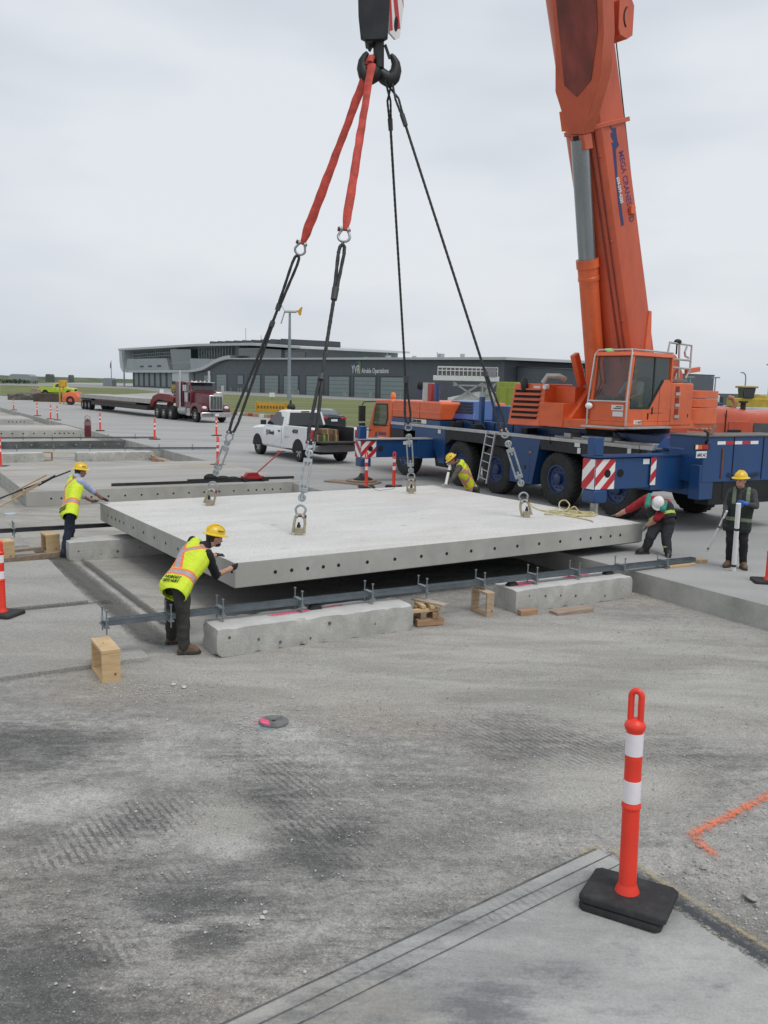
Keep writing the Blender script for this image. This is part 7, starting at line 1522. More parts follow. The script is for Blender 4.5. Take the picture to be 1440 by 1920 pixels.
# ---------------------------------------------------------------- lime fire truck, boarding stairs, belt loader behind the crane
p = D(948, 760, 92); ft = thing('lime_service_truck', 'lime green boxy service truck behind the crane, left of the louvred engine box', 'truck', (p.x, p.y, 0), rad(-6)); z0, z1 = D(950, 748, 92).z, D(950, 716, 92).z
m_lime = M('lime_paint', (.26, .31, .05), .4, var=.1, dirt=.2)
mb = MB(); mb.box(-1.0, 5.5, 0, 2.4, 1.1, z1-.5); mb.build('body', m_lime, ft, bevel=.06); mb = MB(); mb.box(-1.0, 1.4, .2, 2.2, z1-.5, z1); mb.build('top_box', m_lime, ft, bevel=.05); mb = MB(); mb.box(-1.1, 5.5, .1, 2.3, .6, 1.1); mb.build('chassis', m_dk, ft)
for i in range(6): mb = MB(); mb.box(-.8+i*.9, -.74+i*.9, -.03, 0, 1.2, z1-.6); mb.build('body_rib', M('lime_dark', (.22, .28, .03), .5), ft)
for x in (0, 1.4, 4.2): add_wheel(ft, x, 0, -1, R=.55, wd=.4)
bs = thing('boarding_stairs', 'white aircraft boarding stairs with railed platform and scissor truss, behind the crane', 'boarding stairs', D(870, 745, 75).xy.to_3d(), rad(-3)); BSF = Fr(bs.location, -3)
def bx_(px, py): v = BSF.onY(px, py, 0); return v.x, v.z
xa, za = bx_(812, 713); xb_, zb_ = bx_(936, 713); _, ztop = bx_(870, 705)
m_aw = M('stair_white', (.62, .64, .65), .5, var=.06)
mb = MB(); mb.box(xa, xb_, 0, 2.6, za-.0, ztop); mb.build('platform', m_aw, bs, bevel=.03)
zr = bx_(870, 688)[1]; xl, xr_ = bx_(821, 700)[0], bx_(933, 700)[0]; mb = MB()
for i in range(15): x = xl+(xr_-xl)*i/14; mb.box(x-.03, x+.03, -.03, .03, ztop, zr); mb.box(x-.03, x+.03, 2.5, 2.56, ztop, zr)
for z in (ztop+.45, zr): mb.box(xl, xr_, -.035, .035, z-.04, z+.03); mb.box(xl, xr_, 2.5, 2.57, z-.04, z+.03)
mb.build('railing', m_aw, bs)
mb = MB(); mb.box(xl, xr_, .1, 2.4, ztop, zr-.1); mb.build('mesh_panel', M('mesh_dim', (.20, .19, .19), .7, alpha=.55, var=.3), bs)
mb = MB(); mb.box(xr_-1.0, xr_-.1, -.05, 2.5, ztop, zr); mb.build('end_panel', M('panel_mauve', (.30, .29, .34), .6, alpha=.7), bs)
mb = MB(); z2 = bx_(870, 752)[1]; z3 = bx_(870, 717)[1]; x1_, x2_, x3_ = bx_(850, 730)[0], bx_(905, 730)[0], bx_(930, 730)[0]
for a, b in (((x1_, z2), (x2_, z3)), ((x1_, z3), (x2_, z2)), ((x2_, z2), (x3_, z3)), ((x1_, z3-.25), (x2_, z3-.25)), ((x2_, z3), (x2_, z2-1.5)), ((x3_-.8, z3), (x3_-.8, z2-1.5)), ((x2_, z3), (x3_, z2))): 
    for y in (.2, 2.3): mb = MB(); mb.bar((a[0], y, a[1]), (b[0], y, b[1]), .12, .12); mb.build('scissor_arm', m_alloy, bs)
mb = MB(); mb.prism([(bx_(840, 750)[0], bx_(840, 746)[1]), (x2_-.3, bx_(890, 734)[1]), (x3_, bx_(890, 734)[1]), (x3_, z2-.3), (bx_(840, 750)[0], z2-.3)], .4, 2.2, 'y'); mb.build('stair_base', m_aw, bs, bevel=.05)
mb = MB(); mb.box(x1_, x3_, .3, 2.2, .5, z2-.3); mb.build('chassis', m_dk, bs); [add_wheel(bs, x, .1, -1, R=.5) for x in (x1_+.6, x3_-.6)]
p = D(790, 760, 48); lf = thing('belt_loader', 'blue vehicle with white driver seat and upright panel, behind the crane engine cover', 'loader', (p.x, p.y, 0), rad(-3)); LFF = Fr(lf.location, -3)
def lx_(px, py): v = LFF.onY(px, py, 0); return v.x, v.z
pts = [(784, 720), (792, 720), (797, 740), (806, 744), (815, 746), (815, 753), (792, 753)]
mb = MB(); mb.prism([lx_(*q) for q in pts], 0, .9, 'y'); mb.build('seat_body', m_blue, lf, bevel=.03)
mb = MB(); mb.prism([lx_(*q) for q in ((784, 719.5), (792, 719.5), (793, 725), (790, 725))], -.02, .92, 'y'); mb.prism([lx_(*q) for q in ((797, 738), (802, 738), (815, 743), (815, 745.5), (804, 744))], -.02, .92, 'y'); mb.build('seat_pad', m_stk, lf)
mb = MB(); mb.box(-.4, 4.5, 0, 1.6, .5, lx_(800, 753)[1]); mb.build('body', m_blue, lf, bevel=.05); [add_wheel(lf, x, 0, -1, R=.45) for x in (.4, 3.6)]
# machinery and piles at the far left
def pile(px0, py0, px1, py1, Y, name, label, cat, mat, dep=2.0, bev=.05, rnd_top=0):
    a, b = D(px0, py1, Y), D(px1, py0, Y); mb = MB(); w_ = b.x-a.x; h = b.z
    pr = [(0, 0), (w_, 0), (w_, h*.9)]+[(w_*(1-i/6), h*(1-rnd_top*abs(i/6-.5)*1.2+(.12*noise.noise(Vector((i*2.3, px0, 1))) if rnd_top else 0))) for i in range(1, 6)]+[(0, h*.85)]
    mb.prism(pr, 0, dep, 'y'); o = mb.build(name, mat, None, bevel=bev); o.location = (a.x, a.y, 0); return tag(o, label, cat)
ML = 118
pile(62, 738, 112, 750, 112, 'steel_bin', 'long dark rusty bin on the road at far left', 'bin', M('rust_dark', (.07, .05, .04), .8, var=.4, scale=1, dirt=.5), 2.2)
pile(14, 737, 60, 749, 118, 'debris_heap', 'dark heap of rubble and hoses at far left', 'debris heap', M('debris', (.10, .095, .085), .9, var=.6, scale=2), 3, rnd_top=1.1)
pile(157, 740, 181, 756, 105, 'grey_block', 'grey block of stacked concrete right of the orange machine', 'concrete block', m_block, 1.5)
pile(57, 728, 71, 738, 121, 'pallet_stack', 'pale brown stack behind the dark bin', 'pallet stack', M('stack_tan', (.30, .25, .20), .9, var=.3), 1)
o = thing('towed_machine', 'orange rounded towed machine with a black tyre, beside the yellow mast at far left', 'machine', D(116, 757, 101).xy.to_3d(), rad(-3)); s_ = 101/1627
mb = MB(); mb.loft([[Vector((x, 0, .35)), Vector((x, 0, z-.3)), Vector((x, .2, z)), Vector((x, 1.5, z)), Vector((x, 1.6, .35))] for x, z in ((0, .8), (.25, 1.3), (.9, 1.55), (1.7, 1.5), (2.0, 1.1), (3.0, 1.0), (3.9, .9))]); mb.build('body', M('machine_orange', (.62, .13, .05), .5, var=.15), o, bevel=.05)
add_wheel(o, 1.0, -.02, -1, R=.52, wd=.3, rim=m_black); mb = MB(); mb.box(2.0, 3.9, -.1, .0, .3, .9); mb.build('side_panel', m_wood3, o)
o = thing('light_tower', 'tall yellow machine mast and engine box between the lime pickup and orange machine', 'light tower', D(111, 752, 104).xy.to_3d(), rad(-3)); s_ = 104/1627; zt_ = D(115, 713, 104).z; m_ym = M('machine_yellow', (.60, .34, .03), .5, var=.2, dirt=.3)
for x in (.0, .42): mb = MB(); mb.box(x, x+.12, 0, .15, 0, zt_); mb.build('mast', m_ym, o)
mb = MB(); mb.box(.1, .75, -.1, .7, zt_-.8, zt_); mb.build('mast_head', m_ym, o, bevel=.08); mb = MB(); mb.box(.55, 1.3, 0, 1.3, .2, 1.35); mb.build('engine_box', m_ym, o, bevel=.05)
# small utility cart far behind the semi
o = thing('utility_cart', 'small yellow and grey cart near the building, left of the semi truck stack', 'cart', D(320, 728, 210).xy.to_3d(), 0); mb = MB(); mb.box(0, 3.2, 0, 2, .6, 2.2); mb.build('body', M('cart_mix', (.22, .17, .06), .7, var=.7, scale=1.5), o, bevel=.1); mb = MB(); mb.box(3.2, 5.0, 0, 2, .6, 2.4); mb.build('cab', m_cglass, o, bevel=.1); [add_wheel(o, x, 0, -1, R=.5) for x in (.7, 2.4, 4.3)]
o = thing('site_sign', 'small white sign on a post on the grass tip near the wing', 'sign', D(303, 730, 180).xy.to_3d(), 0); mb = MB(); mb.box(-.4, .4, 0, .05, .5, 1.3); mb.build('board', m_stk, o); mb = MB(); mb.box(-.04, .04, .05, .1, 0, 1.2); mb.build('post', m_black, o)
o = thing('site_sign', 'small white marker boards on the grass edge left of the white pickup', 'sign', D(510, 742, 165).xy.to_3d(), 0); mb = MB(); mb.box(-.5, .5, 0, .05, .5, 1.3); mb.build('board', m_stk, o); mb = MB(); mb.box(-.04, .04, .05, .1, 0, 1.2); mb.build('post', m_black, o)
# ================================================================ people
def capsule(bm, p, q, r0, r1, n=12):
    p = Vector(p); q = Vector(q); d = q-p
    if d.length > 1e-4:
        mb = MB(); mb.cyl(p, q, r0, r1, n=n)
        vs = [bm.verts.new(v) for v in mb.v]
        for f in mb.f: bm.faces.new([vs[i] for i in f])
    for c, r in ((p, r0), (q, r1)): bmesh.ops.create_icosphere(bm, subdivisions=2, radius=r, matrix=Matrix.Translation(c))
def ellip(bm, c, R, radii):
    m = Matrix.Translation(c) @ R.to_4x4() @ Matrix.Diagonal((*radii, 1)); bmesh.ops.create_icosphere(bm, subdivisions=3, radius=1, matrix=m)
def remesh(bm, name, voxel, smooth=3, factor=.5):
    me = bpy.data.meshes.new(name); bm.to_mesh(me); bm.free(); o = bpy.data.objects.new(name, me); COL.objects.link(o)
    r = o.modifiers.new('r', 'REMESH'); r.mode = 'VOXEL'; r.voxel_size = voxel; r.use_smooth_shade = True
    s_ = o.modifiers.new('s', 'SMOOTH'); s_.iterations = smooth; s_.factor = factor
    dg = bpy.context.evaluated_depsgraph_get(); m2 = bpy.data.meshes.new_from_object(o.evaluated_get(dg)); bpy.data.objects.remove(o); bpy.data.meshes.remove(me); m2.name = name
    m2.polygons.foreach_set('use_smooth', [True]*len(m2.polygons)); return m2
def seg_d(P, a, b):
    a = np.array(a); b = np.array(b); d = b-a; L2 = max(1e-9, d@d); t = np.clip(((P-a)@d)/L2, 0, 1); return np.linalg.norm(P-(a+t[:, None]*d), axis=1), t
def centers(me):
    c = np.empty(len(me.polygons)*3); me.polygons.foreach_get('center', c); return c.reshape(-1, 3)
def put(me, name, mats, parent, org, idx=None):
    me.materials.clear()
    for m_ in (mats if isinstance(mats, (list, tuple)) else [mats]): me.materials.append(m_)
    if idx is not None: me.polygons.foreach_set('material_index', idx.astype(np.int32))
    me.transform(Matrix.Translation(-Vector(org))); me.update(); o = bpy.data.objects.new(name, me); COL.objects.link(o); o.parent = parent; return o
m_skin = M('skin', (.50, .27, .19), .55, var=.08, scale=12); m_skin2 = M('skin_tan', (.30, .15, .10), .55, var=.08, scale=12)
m_hiv = M('vest_lime', (.60, .74, .03), .7, var=.10, scale=9, bump=.3, bscale=25); m_hor = M('vest_orange', (.85, .17, .05), .6, var=.06); m_hsil = M('vest_silver', (.34, .33, .35), .45, var=.12, scale=14)
m_ink = M('vest_ink', (.03, .05, .02), .8)
m_hat = M('helmet_yellow', (.75, .50, .02), .35, var=.05, coat=.3); m_hatw = M('helmet_white', (.76, .76, .75), .35, var=.04, coat=.3)
m_glv = M('glove_black', (.02, .02, .022), .75, var=.3, scale=20); m_glg = M('glove_grey', (.17, .165, .15), .8, var=.4, scale=25); m_glp = M('glove_pale', (.50, .48, .40), .8, var=.15); m_glb = M('glove_blue', (.03, .12, .42), .5)
m_blk = M('cloth_black', (.012, .012, .013), .85, var=.4, scale=6, bump=.5, bscale=12); m_char = M('trousers_charcoal', (.035, .035, .032), .85, var=.35, scale=7, bump=.5, bscale=11)
m_navy = M('jeans_navy', (.014, .02, .042), .85, var=.3, scale=7, bump=.5, bscale=11); m_shb = M('shirt_blue', (.36, .42, .60), .8, var=.1, scale=8, bump=.4, bscale=14)
m_grn = M('sleeve_olive', (.085, .088, .07), .85, var=.25, scale=8, bump=.4, bscale=14); m_redc = M('shirt_red', (.30, .012, .02), .8, var=.2, scale=7, bump=.4, bscale=14)
m_hair = M('hair_dark', (.025, .018, .014), .7, var=.3, scale=30); m_hairb = M('hair_brown', (.12, .065, .035), .7, var=.3, scale=30)
m_boot = M('boot_tan', (.14, .085, .05), .8, var=.35, scale=10, dirt=.3, dcol=(.2, .18, .15)); m_bootb = M('boot_black', (.02, .019, .018), .7, var=.3, dirt=.3, dcol=(.1, .1, .09))
m_tealc = M('scarf_green', (.02, .22, .16), .8, var=.2); m_dgreen = M('vest_dark_green', (.012, .02, .016), .8, var=.3, scale=8); m_lstrip = M('lime_strip', (.35, .55, .08), .5); m_white = M('pipe_white', (.72, .73, .72), .4, var=.05)
def hand(parent, org, wrist, direction, palm_n, mat, curl=.35, side=1, size=1.14, name='glove'):
    """palm with four unequal bent fingers and a thumb leaving its side"""
    d = Vector(direction).normalized(); n_ = Vector(palm_n); n_ = (n_-d*n_.dot(d)).normalized(); s_ = d.cross(n_)*side; w_ = Vector(wrist); k = size
    bm = bmesh.new(); R = Matrix((d, s_, n_)).transposed()
    ellip(bm, w_+d*.05*k, R, (.055*k, .043*k, .019*k)); capsule(bm, w_-d*.03*k, w_+d*.02*k, .030*k, .030*k)
    for i, (off, ln) in enumerate(((-.031, .066), (-.011, .078), (.010, .073), (.029, .058))):
        b0 = w_+d*.088*k+s_*off*k; a1 = curl*.6; p1 = b0+(d*math.cos(a1)-n_*-math.sin(a1))*ln*.5*k; a2 = curl*1.5; p2 = p1+(d*math.cos(a2)+n_*math.sin(a2))*ln*.32*k; a3 = curl*2.2; p3 = p2+(d*math.cos(a3)+n_*math.sin(a3))*ln*.24*k
        capsule(bm, b0, p1, .0115*k, .0105*k, 8); capsule(bm, p1, p2, .0105*k, .0095*k, 8); capsule(bm, p2, p3, .0095*k, .008*k, 8)
    t0 = w_+d*.03*k-s_*.036*k; t1 = t0+(d*.55-s_*.75+n_*.2).normalized()*.04*k; t2 = t1+(d*.9-s_*.3+n_*.25).normalized()*.034*k
    capsule(bm, t0, t1, .014*k, .012*k, 8); capsule(bm, t1, t2, .012*k, .0095*k, 8)
    return put(remesh(bm, name, .0055, 1), name, mat, parent, org)
def person(label, J, look, cl, hands, build=1.0, vest='lime', hat=m_hat, hatup=None, group=None, brim='full', boots=m_boot, foot_dirs=None, extra=None):
    """J: joints in world space; look: where the face points; cl: materials"""
    org = Vector(((J['la']+J['ra'])/2).xy.to_3d()); org.z = min(J['la'].z, J['ra'].z)-.09
    o = thing('person', label, 'person', org, 0, group); b = build
    hd, nk, pv, ls, rs = J['head'], J['neck'], J['pelvis'], J['ls'], J['rs']
    up_ = (hatup or (hd-nk)).normalized(); fwd = Vector(look); fwd = (fwd-up_*fwd.dot(up_)).normalized(); sd_ = up_.cross(fwd)
    Rh = Matrix((fwd, sd_, up_)).transposed(); parts = []
    bm = bmesh.new()
    def C_(p, q, r0, r1, t): capsule(bm, p, q, r0*b, r1*b); parts.append((p, q, (r0+r1)*.5*b, t))
    # head
    ellip(bm, hd+up_*.02, Rh, (.098, .077, .118)); ellip(bm, hd+fwd*.035-up_*.055, Rh, (.062, .055, .062)); parts.append((hd-up_*.05, hd+up_*.1, .09, 'skin'))
    capsule(bm, hd+fwd*.094-up_*.012, hd+fwd*.112-up_*.035, .010, .015, 8); parts.append((hd+fwd*.09, hd+fwd*.11-up_*.03, .02, 'skin'))
    capsule(bm, hd+fwd*.088-sd_*.022-up_*.062, hd+fwd*.088+sd_*.022-up_*.062, .012, .012, 8); capsule(bm, hd+fwd*.078+up_*.022-sd_*.04, hd+fwd*.078+up_*.022+sd_*.04, .014, .014, 8)
    for s_ in (-1, 1): ellip(bm, hd+sd_*s_*.080-up_*.005-fwd*.008, Rh, (.022, .010, .032))
    C_(nk-(hd-nk)*.25, hd-up_*.06, .060, .054, 'skin')
    # torso
    chest = (ls+rs)/2; sp1 = pv.lerp(chest, .38); sh = (rs-ls).normalized(); bk = -(chest-pv).normalized().cross(sh).normalized()
    hw = cl.get('belly', .0)
    def prof_(t): return tuple(float(np.interp(t, (0, .2, .42, .7, .93), col)) for col in ((.095, .085, .088, .112, .118), (.106+hw*.3, .100+hw, .106+hw, .114+hw*.4, .090)))
    for t in [i*.93/11 for i in range(12)]:
        w_, r = prof_(t); c = pv.lerp(chest, t); C_(c-sh*w_*b, c+sh*w_*b, r, r, 'top' if t > .12 else 'leg')
    C_(ls*.8+chest*.2, rs*.8+chest*.2, .075, .075, 'top'); C_(chest, nk, .085, .062, 'top')
    for s_, S0, E0, W0 in (('l', ls, J['le'], J['lw']), ('r', rs, J['re'], J['rw'])):
        ar = cl.get('arm', 1.0); C_(S0, E0, .072*ar, .056*ar, 'up'+s_); C_(E0, W0, .049*ar, .034, 'fo'+s_)
    for H0, K0, A0 in ((J['lh'], J['lk'], J['la']), (J['rh'], J['rk'], J['ra'])):
        lg = cl.get('bag', 1.0); C_(H0, K0, .108*lg, .080*lg, 'leg'); C_(K0, A0, .078*lg, .066*lg, 'leg')
    me = remesh(bm, 'person_body', .0135, 3, .5)
    if cl.get('folds', 1):   # cloth folds
        n = len(me.vertices); co = np.empty(n*3); me.vertices.foreach_get('co', co); co = co.reshape(-1, 3); no = np.empty(n*3); me.vertex_normals.foreach_get('vector', no); no = no.reshape(-1, 3)
        dh = np.linalg.norm(co-np.array(hd), axis=1)
        for i in range(n):
            if dh[i] > .2: co[i] += no[i]*(.010*noise.noise(Vector(co[i])*11)+.006*noise.noise(Vector(co[i])*Vector((6, 6, 26)) if False else Vector((co[i][0]*7, co[i][1]*7, co[i][2]*24))))
        me.vertices.foreach_set('co', co.ravel())
    Cn = centers(me); best = np.full(len(Cn), 1e9); lab = np.zeros(len(Cn), int); names = ['skin', 'top', 'leg', 'upl', 'upr', 'fol', 'for']
    for p, q, r, t in parts:
        d_, _ = seg_d(Cn, p, q); d_ = d_-r; k = d_ < best; best[k] = d_[k]; lab[k] = names.index(t)
    mats = [cl['skin'], cl['top'], cl['leg'], cl['sleeve'], cl['sleeve'], cl['fore'], cl['fore']]
    # short sleeves end above the elbow when the forearm is bare
    put(me, 'body', mats, o, org, lab)
    # eyes
    for s_ in (-1, 1):
        mb = MB(); mb.ell(hd+fwd*.088+sd_*s_*.032+up_*.006-org, .010, .014, .008, R=Rh); mb.build('eye', M('eye_dark', (.03, .02, .015), .3), o)
    # hair
    bm = bmesh.new(); ellip(bm, hd-fwd*.018+up_*.03, Rh, (.100, .086, .112)); ellip(bm, hd-fwd*.045-up_*.03, Rh, (.06, .07, .06)); put(remesh(bm, 'hair', .009, 2), 'hair', cl['hair'], o, org)
    if cl.get('beard'): bm = bmesh.new(); ellip(bm, hd+fwd*.048-up_*.078, Rh, (.056, .057, .040)); put(remesh(bm, 'beard', .009, 2), 'beard', cl['hair'], o, org)
    # helmet: shell, ridge, brim
    c = hd+up_*.055; mb = MB(); rings = []
    for j in range(9):
        a = math.pi/2*j/8; rings.append([c+fwd*(.128*math.cos(a)*math.cos(t))+sd_*(.108*math.cos(a)*math.sin(t))+up_*(.005+.112*math.sin(a)) for t in [2*math.pi*i/28 for i in range(28)]])
    mb.loft([[p-org for p in rg] for rg in rings[:-1]]); hx = mb
    ro, ri = [], []
    for i in range(36):
        t = 2*math.pi*i/36; e = (.036 if brim == 'full' else .006)+(.03 if brim != 'full' else .012)*max(0, math.cos(t))**2
        ro.append((.128+e, .108+e, t)); ri.append((.125, .105, t))
    def rg(L_, z): return [c+fwd*(a_*math.cos(t))+sd_*(b_*math.sin(t))+up_*(z-.018*(1 if L_ is ro else 0))-org for a_, b_, t in L_]
    mb.loft([rg(ri, .012), rg(ro, .012), rg(ro, .004), rg(ri, .0)])
    for s_ in (-.028, 0, .028):
        mb.tube([c+fwd*(.128*math.cos(a)*.98)+sd_*s_+up_*(.005+.114*math.sin(a))-org for a in [math.pi*i/12 for i in range(1, 12)]], .007, n=6)
    H_ = mb.build('helmet', hat, o, ang=50)
    if cl.get('hatmark', 1):
        q = c+fwd*.02+sd_*-.108*.93+up_*.045; text('Kiewit', .030, m_ink, o, q-fwd*.03-sd_*.006-org, fwd, up_, bold=.001, width=.075, ext=.001)
        q = c+fwd*.0+sd_*.108*.93+up_*.045; text('Kiewit', .030, m_ink, o, q+fwd*.03+sd_*.006-org, -fwd, up_, bold=.001, width=.075, ext=.001)
    # vest: inflated torso shell, open at arms and neck
    if vest:
        bm = bmesh.new(); inf = .020
        for t in [(-.17 if vest in ('lime', 'dark') else .02)+i*.085 for i in range(13)]:
            if t > .92: break
            w_, r = prof_(max(0, t)); r += inf+.010*max(0, .25-t)*2; cc = pv.lerp(chest, t); capsule(bm, cc-sh*w_*b*1.02, cc+sh*w_*b*1.02, r*b, r*b)
        capsule(bm, ls.lerp(chest, .35), rs.lerp(chest, .35), .085*b, .085*b); capsule(bm, chest, chest.lerp(nk, .55), .095*b, .08*b)
        vm = remesh(bm, 'vest', .0085, 3, .5); axis = (chest-pv); L_ = axis.length; axis.normalize()
        bb = bmesh.new(); bb.from_mesh(vm); lo = -.30 if vest in ('lime', 'dark') else -.1
        kill = []
        for f in bb.faces:
            p = f.calc_center_median(); h = (p-pv).dot(axis)/L_; x = (p-chest).dot(sh)
            arm = min((p-S0).length for S0 in (ls, rs))
            if h < lo or (p-(nk+(hd-nk)*.1)).length < .095 or (arm < .082 and abs(x) > .12) or h > 1.32: kill.append(f)
            elif vest == 'over' and h > .70: kill.append(f)
            elif vest in ('lime', 'dark') and (p-pv.lerp(chest, h)).dot(bk) < 0 and abs(x) < .018+.05*max(0, h-.55) and cl.get('openfront', 1): kill.append(f)
        bmesh.ops.delete(bb, geom=kill, context='FACES'); bb.to_mesh(vm); bb.free()
        Cn = centers(vm); nC = len(Cn); P = Cn-np.array(pv); h = P@np.array(axis)/L_; x = (Cn-np.array(chest))@np.array(sh); y = (Cn-np.array(pv)-np.outer(h*L_, np.array(axis)))@np.array(bk); idx = np.zeros(nC, int); back = y > 0
        if vest == 'lime':
            def band(dist, wi, wo): idx[np.abs(dist) < wo] = 1; idx[np.abs(dist) < wi] = 2
            band((h-.14)*L_, .029, .058)
            m_ = h > .24; dx = np.where(back, np.minimum(np.abs((x*.85)-(h-.66)*L_*.72), np.abs((x*.85)+(h-.66)*L_*.72)), np.abs(np.abs(x)-.095))
            a1 = (dx < .052) & m_; a2 = (dx < .026) & m_; idx[a1] = 1; idx[a2] = 2
            band((h-.14)*L_, .029, .058)
        elif vest == 'dark':
            idx[(np.abs((h-.12)*L_) < .03)] = 2; idx[(np.abs(np.abs(x)-.11) < .03) & (h > .6)] = 2
        elif vest == 'over':
            idx[(np.abs((h-.15)*L_) < .028)] = 3
        mm = {'lime': [m_hiv, m_hor, m_hsil, m_lstrip], 'dark': [m_dgreen, m_hsil, M('strip_sage', (.15, .18, .12), .6), m_lstrip], 'over': [M('overall_black', (.018, .018, .022), .85, var=.3), m_hor, m_hsil, m_lstrip]}[vest]
        vo = put(vm, {'lime': 'hi_vis_vest', 'dark': 'work_vest', 'over': 'overall_bib'}[vest], mm, o, org, idx)
        so = vo.modifiers.new('t', 'SOLIDIFY'); so.thickness = .006; so.offset = 0
        if vest == 'lime' and cl.get('words', 1):
            bd = bk
            for s1, dz in (('NOBODY', -.045), ('GETS HURT', -.110)):
                q = pv+axis*(dz)+bd*(.112+inf+hw*.3+.012)*b; dr = bd.cross(axis).normalized()*-1
                if dr.dot(Vector((1, 0, 0))) < 0 and False: dr = -dr
                xdir = axis.cross(bd).normalized(); text(s1, .062, m_ink, o, q-xdir*.11-org, xdir, axis, bold=.0005, width=.22, ext=.003)
    # boots
    for A0, K0, fd in ((J['la'], J['lk'], (foot_dirs or (fwd, fwd))[0]), (J['ra'], J['rk'], (foot_dirs or (fwd, fwd))[1])):
        fd = Vector(fd); fd.z = 0; fd.normalize(); bm = bmesh.new(); zz = Vector((0, 0, 1))
        capsule(bm, A0+zz*.05, A0-zz*.02, .060, .058); capsule(bm, A0-fd*.035-zz*.045, A0+fd*.14-zz*.05, .044, .042); capsule(bm, A0+fd*.02-zz*.0, A0+fd*.13-zz*.035, .05, .042); capsule(bm, A0+fd*.10-zz*.05-fd.cross(zz)*.018, A0+fd*.16-zz*.05+fd.cross(zz)*.015, .042, .036)
        bo = put(remesh(bm, 'boot', .009, 2), 'boot', boots, o, org)
        mb = MB(); ws = fd.cross(zz); zb = A0.z-.092
        mb.prism([(0, 0)]*0+[], 0, 1) if False else None
        out_ = [(-.085, -.03), (-.06, -.042), (.02, -.038), (.12, -.048), (.19, -.034), (.212, 0), (.19, .034), (.12, .048), (.02, .038), (-.06, .042), (-.085, .03)]
        ring = lambda z: [Vector((*(A0+fd*u+ws*v).xy, z))-org for u, v in out_]
        mb.loft([ring(zb), ring(zb+.026)]); mb.build('sole', M('sole_dark', (.05, .045, .04), .85), bo)
    for nm_, (wj, dr, pn, mt_, cu, sd2) in hands.items():
        hand(o, org, J[wj], dr, pn, mt_, cu, sd2)
    if extra: extra(o, org, J)
    return o
def hips(pv, across, w_=.09): return pv-across*w_-Vector((0, 0, .03)), pv+across*w_-Vector((0, 0, .03))
# --- nearest worker, leaning on the slab corner (seen from his right and behind)
ac = Vector((-.62, .78, 0))            # towards his left
pv = D(333, 1094, 10.52); lh, rh = hips(pv, ac); lh, rh = rh, lh
J = dict(head=D(402, 1008, 11.08), neck=D(386, 1022, 10.98), pelvis=pv, ls=D(361, 1015, 11.18), rs=D(391, 1042, 10.88), le=D(392, 1046, 11.55), lw=D(404, 1041, 11.86), re=D(405, 1079, 11.10), rw=D(432, 1066, 11.48),
         lh=lh, rh=rh, lk=D(321, 1146, 10.74), la=D(322, 1206, 10.84), rk=D(343, 1150, 10.46), ra=D(345, 1216, 10.44))
J['ra'].z = PZ+.10; J['la'].z = PZ+.10
person('worker in lime vest and yellow hard hat leaning on the near corner of the slab', J, Vector((.82, .50, -.30)), dict(skin=m_skin, top=m_blk, leg=m_char, sleeve=m_blk, fore=m_skin, hair=m_hair, beard=True, bag=1.1),
       {'r': ('rw', D(456, 1057, 11.74)-J['rw'], Vector((.2, .9, .1)), m_glv, .18, 1), 'l': ('lw', D(424, 1035, 12.2)-J['lw'], Vector((0, 0, -1)), m_glv, .12, 1)}, hatup=Vector((.20, .05, 1)), foot_dirs=(Vector((.9, .45, 0)), Vector((.97, .2, 0))))
# --- left worker in blue shirt
ac = Vector((-.55, .83, 0)); pv = D(131, 955, 16.25); a_, b_ = hips(pv, ac)
J = dict(head=D(151, 884, 16.78), neck=D(144, 893, 16.68), pelvis=pv, ls=D(134, 896, 16.92), rs=D(151, 903, 16.55), re=D(174, 921, 16.80), rw=D(191, 934, 17.18), le=D(152, 930, 17.0), lw=D(172, 938, 17.22),
         lh=b_, rh=a_, lk=D(133, 995, 16.42), la=D(128, 1036, 16.4), rk=D(128, 995, 16.15), ra=D(120, 1040, 16.05))
for k in ('la', 'ra'): J[k].z = PZ+.10
person('worker in lime vest over pale blue shirt, reaching to the slab\'s far left corner', J, Vector((.75, .55, -.35)), dict(skin=m_skin2, top=m_shb, leg=m_navy, sleeve=m_shb, fore=m_skin2, hair=m_hair, bsign=1),
       {'r': ('rw', D(208, 941, 17.45)-J['rw'], Vector((0, 0, -1)), m_glv, .15, 1), 'l': ('lw', D(186, 941, 17.35)-J['lw'], Vector((.4, .8, 0)), m_glg, .5, 1)}, hatup=Vector((.12, .05, 1)), boots=m_bootb, foot_dirs=(Vector((.9, .3, 0)), Vector((1, .1, 0))))
